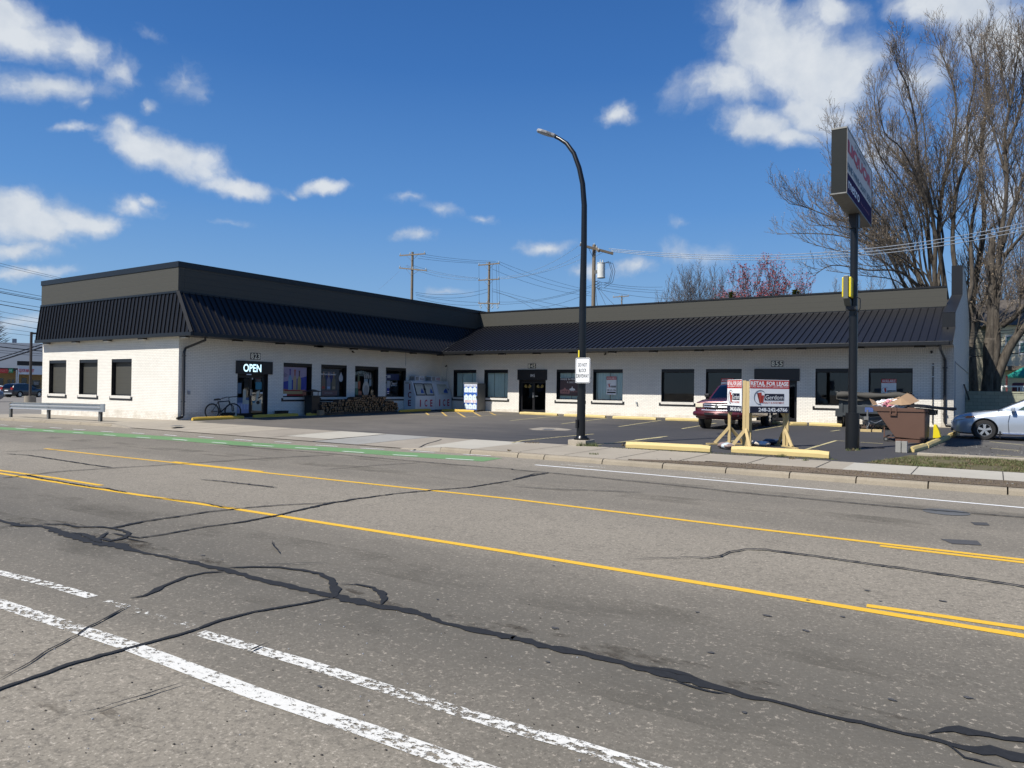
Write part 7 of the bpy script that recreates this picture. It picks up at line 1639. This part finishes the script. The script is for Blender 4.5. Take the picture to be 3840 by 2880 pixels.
for dx_ in (0, 25, 60):
    P_ = [atY(*k3(x, y), 60.3) for x, y in ((1925+dx_*.1, 300), (1950+dx_*.6, 285+dx_*.3), (1975+dx_*.5, 370), (1955+dx_*.5, 460), (1915, 465+dx_*.7))]; m = M(); m.tube(P_, .022, 5); m.build('transformer_lead', BLACK, P3)
m = M()
for k in range(6): p = atY(*k3(1850+(k % 2)*16, 455+k*12), 60.6); m.obox(p, (.1, 0, 0), (0, .08, 0), (0, 0, .02)); m.tube([p, p+Vector((.2, 0, .1)), p+Vector((.35, 0, -.1))], .015, 4)
m.build('service_rack', BLACK, P3)
for xx in (876, 985, 1020, 1040):
    a = atY(*k3(xx, 320), 73.8); b = atY(*k3(xx+(8 if xx > 985 else 2), 640), 73.8); m = M(); m.tube([a, b], .018, 4); m.build('riser_wire', BLACK, P2)
for xx in (893, 987, 1032): p = atY(*k3(xx, 655), 73.7); m = M(); m.tube([p+Vector((0, 0, .2)), p+Vector((-.15, 0, -.1)), p+Vector((0, 0, -.35)), p+Vector((.15, 0, -.1))], .05, 6); m.build('cutout', PORC, P2)
WIRE = plain('aluminium_wire', (.50, .55, .60), .4, .5, .05, 3); WIRED = plain('dark_cable', (.02, .022, .025), .5)
NW = [0]
def wire(pts, Y0, Y1, r=.014, mat=None, lab=''):
    P_ = []; n = len(pts)-1; X0, X1 = pts[0][0], pts[-1][0]
    for i in range(25):      # quadratic through the three surveyed points
        s_ = i/24; a, b, c = pts[0], pts[1], pts[-1]; tm = (b[0]-a[0])/(c[0]-a[0]); x = a[0]+(c[0]-a[0])*s_
        lin = a[1]+(c[1]-a[1])*s_; bm = b[1]-(a[1]+(c[1]-a[1])*tm); y = lin+bm*s_*(1-s_)/(tm*(1-tm)); P_.append(atY(x, y, Y0+(Y1-Y0)*s_))
    m = M(); m.tube(P_, r, 4); o = m.build('power_line', mat or WIRED); NW[0] += 1; tag(o, lab, 'power line', 'overhead lines behind the shop building'); return o
K = lambda *p: [k3(*q) for q in p]
up_ = ('upper', 'middle', 'lower', 'lowest')
for i, l in enumerate((((430,232),(650,262),(1015,288)), ((385,243),(620,275),(1040,300)), ((370,262),(600,288),(872,304)))): wire(K(*l), 66, 74, .014, WIRED, up_[i]+' dark wire between the left and middle pole tops')
for i, l in enumerate((((270,318),(640,410),(872,430)), ((320,318),(620,395),(872,425)), ((265,325),(600,425),(872,442)))): wire(K(*l), 66, 73.8, .016, WIRE, up_[i]+' bright sagging wire between the left and middle poles')
for i, l in enumerate((((1045,420),(1350,355),(1700,160)), ((1045,428),(1400,370),(1720,228)), ((1045,435),(1380,385),(1740,262)))): wire(K(*l), 74, 61, .015, WIRE, up_[i]+' bright wire rising from the middle pole to the transformer pole')
for i, l in enumerate((((1045,290),(1350,405),(1720,512)), ((1045,310),(1350,440),(1800,540)), ((985,350),(1300,470),(1850,578)))): wire(K(*l), 74, 90, .016, WIRED, up_[i]+' dark wire falling right from the middle pole top')
for i, l in enumerate((((350,545),(650,562),(955,515)), ((352,558),(600,592),(955,542)), ((355,570),(650,615),(880,628)), ((360,590),(650,645),(900,650)))): wire(K(*l), 66, 74, .016, WIRED, up_[i]+' communication cable from the left pole to the middle pole')
for i, l in enumerate((((985,515),(1300,600),(1620,668)), ((985,530),(1250,615),(1480,680)), ((1045,625),(1400,600),(1810,485)), ((1050,645),(1400,610),(1810,500)), ((1250,690),(1500,650),(1800,545)), ((985,540),(1200,610),(1340,690)))): wire(K(*l), 74, 63, .014, WIRED, ['first', 'second', 'third', 'fourth', 'fifth', 'sixth'][i]+' low cable right of the middle pole, counted from its rack')
for i, l in enumerate((((1885,460),(2000,480),(2400,500)), ((1885,480),(2050,503),(2400,530)), ((1885,505),(2100,530),(2400,550)), ((1870,520),(2100,565),(2500,600)))): wire(K(*l), 61, 95, .016, WIRED, up_[i]+' cable going right from the transformer pole rack')
for i, l in enumerate((((1845,510),(1850,580),(1862,655)), ((1860,510),(1895,580),(1925,645)), ((1875,515),(1930,580),(2000,650)))): wire(K(*l), 61, 59, .018, WIRED, ['left', 'middle', 'right'][i]+' service drop falling from the transformer pole rack')
for i, o_ in enumerate((0, 9, 18)):
    wire([(2283+i*5, 932+o_*.6), (2850, 957+o_), (3990, 800+o_*1.6)], 61, 46, .024, WIRE, up_[i]+' bright wire running right from the transformer pole past the sign')
wire(K((215,368), (140,440), (45,520)), 66, 60, .012, WIRE, 'thin guy wire left of the left utility pole')
q5 = lambda x, y: (3500+x*.2411, 1100+y*.2411)
for i, (a, b) in enumerate((((540,440),(1600,370)), ((540,612),(1600,535)), ((540,655),(1600,580)), ((540,707),(1600,640)), ((540,778),(1600,700)), ((540,862),(1600,785)))):
    A, Bq = q5(*a), q5(*b); wire([A, ((A[0]+Bq[0])/2, (A[1]+Bq[1])/2+2), Bq], 59.5, 56, .018, WIRED, ['first', 'second', 'third', 'fourth', 'fifth', 'sixth'][i]+' dark cable from the top crossing the tree trunks at right')
A, Bq = q5(540, 987), q5(1600, 900); wire([A, ((A[0]+Bq[0])/2, (A[1]+Bq[1])/2+2), Bq], 59.5, 56, .035, WIRED, 'thick black cable, lowest of those crossing the trunks at right')
def wireX(a, b, D0, D1, r, lab, mat=None):
    P_ = []
    for i in range(13):
        s_ = i/12; x, y = a[0]+(b[0]-a[0])*s_, a[1]+(b[1]-a[1])*s_+4*1.5*s_*(1-s_); d = ray(x, y); h = math.hypot(d.x, d.y); P_.append(Vector((d.x, d.y, d.z))*((D0+(D1-D0)*s_)/h)+Vector((0, 0, ZC)))
    m = M(); m.tube(P_, r, 4); tag(m.build('power_line', mat or WIRED), lab, 'power line', 'overhead lines left of the shop building')
nm = ['topmost', 'second', 'third', 'fourth', 'fifth', 'sixth', 'seventh', 'eighth', 'ninth', 'tenth', 'eleventh', 'twelfth']
for i, (a, b, r) in enumerate((((0,85),(560,222),.012), ((0,108),(540,232),.012), ((0,308),(365,380),.018), ((0,333),(365,402),.018), ((0,345),(365,414),.028), ((0,418),(355,478),.018), ((0,450),(350,512),.03), ((0,512),(335,580),.012), ((0,562),(330,612),.014), ((0,605),(325,668),.022), ((0,657),(315,704),.012), ((0,697),(315,734),.012))):
    A, Bq = z1(*a), z1(*b); A = (A[0]-120, A[1]-(Bq[1]-A[1])*120/(Bq[0]-A[0])); Bq = (Bq[0]+40, Bq[1]+(Bq[1]-A[1])*40/(Bq[0]-A[0])); wireX(A, Bq, 70, 76, r, nm[i]+' overhead wire left of the building, counted from the sky down')
for i, (a, b, r) in enumerate((((0,700),(1310,850),.022), ((0,822),(1310,968),.05), ((0,930),(1310,1052),.018), ((0,1000),(1310,1118),.016), ((0,1165),(1310,752),.05), ((0,1248),(1310,845),.075))):
    A, Bq = q2(*a), q2(*b); A = (A[0]-120, A[1]-(Bq[1]-A[1])*120/(Bq[0]-A[0])); wireX(A, Bq, 92, 97, r, ['thin top cable over the strip mall roof', 'thick dark cable sloping down right over the strip mall roof', 'thin cable in the middle of the strip mall roof', 'thin lowest cable over the strip mall roof', 'dark cable rising right across the strip mall roof', 'thickest black cable rising right across the strip mall roof'][i])

# --- trees
def wander(rnd, p, d, L, n, up, wig):
    pts = [p.copy()]; d = d.normalized()
    for i in range(n):
        d = (d+Vector((rnd.uniform(-wig, wig), rnd.uniform(-wig, wig), rnd.uniform(-wig, wig)+up))).normalized(); p = p+d*(L/n); pts.append(p.copy())
    return pts
class Tree:
    def __init__(s, seed, bud, budn=3, buds=.10, twigmat=None, den=1.0, budgreen=None):
        s.r = random.Random(seed); s.tr = M(); s.cr = M(); s.tm = twigmat or BARKL; s.bud = bud; s.bn = budn; s.bs = buds; s.den = den; s.tw = .013
    def bud_at(s, p):
        r = s.r; a = Vector((r.uniform(-1, 1), r.uniform(-1, 1), r.uniform(-.4, 1))).normalized(); b = a.orthogonal().normalized(); l = s.bs*r.uniform(.5, 1.3); w = l*.22
        n = len(s.cr.v); s.cr.v += [p, p+a*l*.5+b*w, p+a*l, p+a*l*.5-b*w]; s.cr.use(s.bud); s.cr.face((n, n+1, n+2, n+3))
    def twig(s, p, d, L):
        r = s.r; pts = wander(r, p, d, L, 3, .14, .20); s.cr.use(s.tm); s.cr.tube(pts, [s.tw, s.tw*.8, s.tw*.6, s.tw*.4], 3, cap=False)
        for i in range(s.bn): s.bud_at(pts[r.choice([2, 3, 3])])
        if r.random() < .7:
            q_ = r.choice([1, 2]); dd = ((pts[q_+1]-pts[q_]).normalized()+Vector((r.uniform(-.7, .7), r.uniform(-.7, .7), r.uniform(-.1, .8)))).normalized(); e = pts[q_]+dd*L*r.uniform(.3, .6); s.cr.use(s.tm); s.cr.tube([pts[q_], e], [s.tw*.7, s.tw*.4], 3, cap=False)
            if r.random() < .5*s.bn: s.bud_at(e)
    def branch(s, p, d, L, rad, lvl, up=.08):
        r = s.r; n = 7 if lvl < 2 else 5; pts = wander(r, p, d, L, n, up, .13+.03*lvl); m = s.cr
        m.use(BARK if rad > .04 else s.tm); m.tube(pts, [max(.008, rad*(1-.85*i/n)) for i in range(n+1)], 4, cap=False)
        cnt = max(3, int({1: 2.5, 2: 3.5}[lvl]*L*s.den*r.uniform(.85, 1.2)))
        for k in range(cnt):
            f = (.12+.88*(k+r.random())/cnt)*n; i = min(n-1, int(f)); q = pts[i].lerp(pts[i+1], f-i); ax = (pts[i+1]-pts[i]).normalized(); sd = ax.cross(Vector((r.uniform(-1, 1), r.uniform(-1, 1), r.uniform(-1, 1)))).normalized()
            dd = (ax*.85+sd*.65+Vector((0, 0, .12))).normalized(); LL = L*r.uniform(.35, .6)*(1.15-f/n*.6)
            if lvl < 2 and LL > .9: s.branch(q, dd, LL, max(.010, rad*.42), lvl+1, up)
            else: s.twig(q, dd, min(1.3, max(.55, LL*.8)))
    def limb(s, pts, r0, r1, side, L, up=.10, start=.12, bias=None):
        n = len(pts)-1; Q = []; sub_ = 4       # smooth the surveyed polyline
        for i in range(n):
            p0, p1, p2, p3 = pts[max(0, i-1)], pts[i], pts[i+1], pts[min(n, i+2)]
            for j in range(sub_):
                t_ = j/sub_; Q.append(.5*((2*p1)+(p2-p0)*t_+(2*p0-5*p1+4*p2-p3)*t_*t_+(3*p1-p0-3*p2+p3)*t_**3))
        Q.append(pts[-1]); N = len(Q)-1; s.tr.use(BARK); s.tr.tube(Q, [r0+(r1-r0)*(i/N)**.62 for i in range(N+1)], 9, cap=True)
        for k in range(side):
            f = (start+(1-start)*(k+s.r.random())/side); x = f*N; i = min(N-1, int(x)); q = Q[i].lerp(Q[i+1], x-i); ax = (Q[i+1]-Q[i]).normalized()
            lat = Vector((s.r.uniform(-1, 1), s.r.uniform(-1, 1), s.r.uniform(-.1, .6)))+(bias or Vector((0, 0, 0)))
            dd = (ax*.9+lat*.62).normalized(); LL = 1.25*L*(1.15-.6*f)*s.r.uniform(.6, 1.2); s.branch(q, dd, LL, max(.02, (r0+(r1-r0)*f)*.32), 1, up)
    def done(s, name, lab, cat='tree', group=None, base=(0, 0, 0)):
        t = thing(name, lab, cat, base, 0, group); s.tr.build('trunk', None, t, smooth=True); s.cr.build('crown', None, t); return t
g4 = lambda x, y: (2400+x*.7233, y*.7233)
def LM(l, Y, spread=0):
    n = len(l); return [atY(*g4(x, y if y > 420 else 420-(420-y)*.70), Y+spread*i/(n-1)) for i, (x, y) in enumerate(l)]
TA = Tree(5, BUD, 1, .10, BARKL, 1.08); YT = 63
base = atY(3590, 1480, YT); base.z = gz(0, 60)
trk = [base, atY(3585, 1380, YT), atY(3575, 1250, YT), atY(3570, 1150, YT)]
TA.limb(trk, .75, .50, 0, 3)
for l, r0, sp_, sd, LL, bs in (
 ([(1600,1640),(1575,1450),(1548,1200),(1575,950),(1620,760),(1640,560),(1610,380),(1565,230),(1540,170)], .30, 1, 13, 3.8, (0, 0, .1)),
 ([(1640,1640),(1640,1450),(1620,1250),(1640,1000),(1690,820),(1700,600),(1740,400),(1720,240),(1710,160)], .30, -1, 13, 3.8, (0, 0, .1)),
 ([(1590,1620),(1530,1480),(1530,1250),(1500,1020),(1445,850),(1430,650),(1385,450),(1340,330),(1330,270)], .28, -3, 13, 3.6, (-.2, 0, .1)),
 ([(1580,1620),(1460,1500),(1400,1250),(1330,1050),(1235,900),(1180,750),(1150,650)], .22, 2, 11, 3.4, (-.3, 0, .2)),
 ([(1560,1620),(1390,1500),(1290,1320),(1190,1200),(1000,1130),(860,1075),(770,1055)], .20, -2, 14, 3.4, (-.2, 0, .4)),
 ([(1560,1620),(1450,1450),(1380,1370),(1250,1290),(1050,1225),(860,1210),(710,1215)], .20, 3, 14, 3.2, (-.2, 0, .4)),
 ([(1550,1640),(1440,1480),(1330,1405),(1180,1400),(1000,1375),(900,1430)], .18, -4, 11, 2.6, (-.1, 0, .2)),
 ([(1580,1600),(1510,1330),(1470,1030),(1350,830),(1250,700),(1215,520),(1220,400)], .22, 4, 13, 3.4, (-.2, 0, .2)),
 ([(1660,1640),(1720,1480),(1715,1200),(1760,950),(1770,700),(1810,470),(1800,260),(1790,170)], .26, 2, 13, 3.4, (.1, 0, .1)),
 ([(1500,1560),(1420,1380),(1250,1180),(1130,1050),(1050,900),(1010,700),(1010,640)], .16, 3, 12, 3.0, (-.1, 0, .4))):
    TA.limb(LM(l, YT, sp_*1.5), r0*.8, .02, int(sd*1.7)+4, LL, .10, .22, Vector(bs))
    if l[-1][0] < 1500:
        for q_ in (-1, 1): TA.limb(LM([l[0]]+[(x+TA.r.uniform(5, 45)*q_, y+TA.r.uniform(-55, -5)*q_+20*(q_ < 0)) for x, y in l[1:-1]], YT, -sp_*1.5-2*q_), r0*.5, .02, int(sd*1.3)+3, LL*.85, .10, .3, Vector(bs))
TA.done('maple_tree', 'huge bare many-stemmed maple spreading behind the liquor sign', 'tree', 'bare maples behind the building', base)
TB = Tree(9, BUD, 1, .10, BARKL, .98); YT2 = 57
h5 = lambda x, y: atY(3500+x*.2411, 1100+y*.2411, YT2)
bs_ = h5(850, 1520); bs_.z = gz(0, 56); TB.limb([bs_, h5(860, 1500), h5(880, 1200), h5(870, 900), h5(890, 700)], .52, .33, 0, 3)
TB.limb([bs_+Vector((.25, 0, 0)), h5(960, 1400), h5(1010, 1250), h5(1130, 950), h5(1250, 740), h5(1390, 560), h5(1600, 300), h5(1800, -100)], .42, .18, 5, 3.5, .1, .5)
TB.limb([h5(905, 1250), h5(960, 1000), h5(985, 700), h5(960, 350), h5(1000, 0), h5(1040, -400)], .34, .16, 6, 3, .1, .3)
TB.limb([h5(870, 800), h5(900, 500), h5(910, 100), h5(900, -400), h5(920, -900)], .34, .18, 6, 3, .1, .3)
TB.limb([h5(870, 560), h5(820, 470), h5(700, 430), h5(600, 450)], .13, .03, 5, 1.5, .1, .2); TB.limb([h5(900, 480), h5(880, 300), h5(840, 120)], .13, .04, 4, 1.6, .1, .2)
TB.limb([h5(1060, 500), h5(1250, 380), h5(1400, 200), h5(1600, 60)], .24, .1, 7, 2.6, .1, .2)
for l, r0, sp_, sd, LL in (([(1850,1500),(1868,1250),(1900,1000),(1892,700),(1930,500),(1950,300),(1970,130)], .26, 0, 18, 3.4), ([(1868,1300),(1945,1060),(1990,900),(2060,700),(2100,400)], .22, 1, 16, 3.2), ([(1885,1330),(1990,1210),(2080,1100)], .2, -1, 9, 3), ([(1900,930),(1845,720),(1800,570),(1790,440)], .12, 1, 12, 2.8), ([(1890,800),(1960,600),(2010,350),(2030,150)], .16, 1, 14, 3.2), ([(1920,560),(1880,380),(1870,180)], .10, 0, 12, 2.6)):
    TB.limb(LM(l, YT2, sp_*1.5), r0*.85, .02, int(sd*1.5), LL, .10, .15)
TB.done('maple_tree', 'thick-trunked bare maple right behind the olive block wall', 'tree', 'bare maples behind the building', bs_)
TC = Tree(21, BUD, 1, .08, BARKL, 1.0); Yc = 66; b_ = atY(3655, 1480, Yc); b_.z = HZ
TC.limb([b_, atY(3648, 1400, Yc), atY(3640, 1200, Yc), atY(3660, 1050, Yc), atY(3690, 850, Yc), atY(3680, 600, Yc), atY(3700, 350, Yc), atY(3690, 160, Yc)], .42, .04, 22, 3.6, .1, .2)
TC.limb([atY(3645, 1300, Yc), atY(3670, 1180, Yc), atY(3720, 1050, Yc), atY(3760, 900, Yc), atY(3770, 700, Yc)], .2, .03, 14, 3.2, .1, .2)
TC.done('maple_tree', 'slim dark maple rising just right of the end wall coping', 'tree', 'bare maples behind the building', b_)
def simple_tree(seed, bx, by, Y, topy, w, bud, bs, lab, name, tm, stems=5, den=1.0, bn=3, grp=None, L=3.0, r0=.16, n_=16):
    T_ = Tree(seed, bud, bn, bs, tm, den); b = atY(bx, by, Y); b.z = gz(b.x, Y); r = random.Random(seed); top = atY(bx, topy, Y)
    H = top.z-b.z; fk = b+Vector((0, 0, H*.25)); T_.limb([b, b+Vector((.1, 0, H*.12)), fk], r0*1.8, r0*1.3, 0, 1)
    wd_ = (atY(bx+w, topy, Y)-top).x
    for k in range(stems):
        f = -1+2*(k+.5)/stems+r.uniform(-.15, .15); hh = H*(1-.28*abs(f)**1.5)*r.uniform(.88, 1.02); e = Vector((b.x+wd_*f, Y+r.uniform(-2, 2), b.z+hh)); mid = fk.lerp(e, .5)+Vector((r.uniform(-.4, .4), r.uniform(-.5, .5), .3)); T_.limb([fk, mid, e], r0*.7, .02, n_+6, L, .1, .10)
    return T_.done(name, lab, 'tree', grp, b)
simple_tree(31, 2600, 1200, 88, 1020, 125, BUD, .05, 'fine-twigged grey bare tree left of the red-budding tree', 'bare_tree', BARKD, 9, .95, 1, None, 3.6, .14, 18)
simple_tree(32, 2500, 1200, 90, 1040, 110, BUD, .05, 'low bare thicket tree left of the grey bare tree', 'bare_tree', BARKD, 5, 1.0, 1, None, 2.0, .08, 13)
simple_tree(33, 2695, 1200, 92, 1030, 50, BUD, .05, 'thin bare tree just right of the grey bare tree', 'bare_tree', BARKD, 4, 1.0, 1, None, 2.2, .10, 13)
simple_tree(34, 2860, 1200, 84, 1000, 150, REDBUD, .22, 'bare tree covered in dark red blossom behind the roof', 'red_maple_tree', BARKD, 8, .85, 2, 'red budding trees behind the roof', 3.6, .13, 13)
simple_tree(35, 2720, 1220, 86, 1085, 80, REDBUD, .22, 'low red-blossoming tree between the two bare crowns', 'red_maple_tree', BARKD, 4, 1.0, 3, 'red budding trees behind the roof', 2.0, .08, 9)
simple_tree(36, 3000, 1220, 85, 1060, 60, REDBUD, .22, 'small red-blossoming tree just left of the liquor sign pole', 'red_maple_tree', BARKD, 4, 1.0, 3, 'red budding trees behind the roof', 2.0, .08, 9)
for i, (bx, ty, w, Y) in enumerate(((3130, 1085, 90, 92), (3260, 1060, 110, 95), (3420, 1040, 120, 96), (3720, 860, 110, 84), (3800, 760, 120, 88), (3860, 620, 100, 82), (3900, 900, 90, 90))):
    simple_tree(50+i, bx, 1250, Y, ty, w, BUD, .10, ['background bare tree behind the roof, left of the sign pole', 'background bare tree low behind the roof, right of the sign pole', 'background bare tree low behind the roof near the end wall', 'background bare tree behind the house, left one', 'background bare tree behind the house, middle one', 'tall background bare tree at the right edge of the photo', 'low background bare tree at the right edge of the photo'][i], 'bare_tree', BARKD, 5, 1.0, 2, None, 3.0, .14, 11)
def conifer(seed, px, topy, Y, w, lab):
    r = random.Random(seed); b = atY(px, 1200, Y); b.z = gz(b.x, Y); H = atY(px, topy, Y).z-b.z; wd_ = (atY(px+w, topy, Y)-atY(px, topy, Y)).x; t = thing('conifer_tree', lab, 'tree', b); m = M(); m.tube([b, b+Vector((0, 0, H*.95))], [.2, .04], 7); m.build('trunk', BARK, t); m = M()
    for k in range(1500):
        h = r.uniform(.15, 1)**.8; rr = wd_*(1-h)*1.5*r.uniform(.3, 1)+.15; a = r.uniform(0, 6.28); p = b+Vector((math.cos(a)*rr, math.sin(a)*rr, H*h)); d = Vector((math.cos(a), math.sin(a), r.uniform(-.3, .3)))*.35; s_ = Vector((-math.sin(a), math.cos(a), .3))*.09; m.poly([p-s_, p+d, p+s_, p-d*.3])
    m.build('crown', GREENF, t)
conifer(71, 2745, 1095, 80, 35, 'olive green conifer top between the bare and red trees'); conifer(72, 2985, 1088, 80, 28, 'small green conifer top left of the sign pole')
T_ = Tree(81, BUD, 1, .1, BARKD, 1.0); 
def dd_(px, py, D): d = ray(px, py); return d*(D/math.hypot(d.x, d.y))+Vector((0, 0, ZC))
conif = thing('conifer_tree', 'dark conifer branches at the left edge above the strip mall', 'tree', (dd_(-60, 1450, 150).x, dd_(-60, 1450, 150).y, -.5)); m = M(); r = random.Random(4); b = dd_(-60, 1450, 150)
for k in range(900):
    h = r.uniform(0, 1); rr = 5.2*(1-h)*r.uniform(.4, 1)+.3; a = r.uniform(0, 6.28); p = Vector((b.x+math.cos(a)*rr, b.y+math.sin(a)*rr, 2+15*h)); d = Vector((math.cos(a), math.sin(a), .5))*.9; s_ = Vector((-math.sin(a), math.cos(a), 0))*.25; m.poly([p-s_, p+d, p+s_])
m.build('crown', plain('dark_conifer', (.02, .02, .028), .8, 0, .3, 2), conif); m = M(); m.tube([(b.x, b.y, -1), (b.x, b.y, 16)], [.4, .1], 8); m.build('trunk', BARK, conif)
# houses and tree line that close the horizon beyond the frame edges
ribbon('back_yard_grass', simple_ground('yard_grass', (.06, .085, .03), (.03, .04, .02), (.12, .11, .06), big=.3), 0, 0, .01, gz, ys=[62.2, 160], x0=-140, x1=300)
ribbon('back_yard_grass', simple_ground('yard_grass', (.06, .085, .03), (.03, .04, .02), (.12, .11, .06), big=.3), 0, 0, .006, gz, ys=[51.25, 62.1], x0=-1.4, x1=60) if True else None
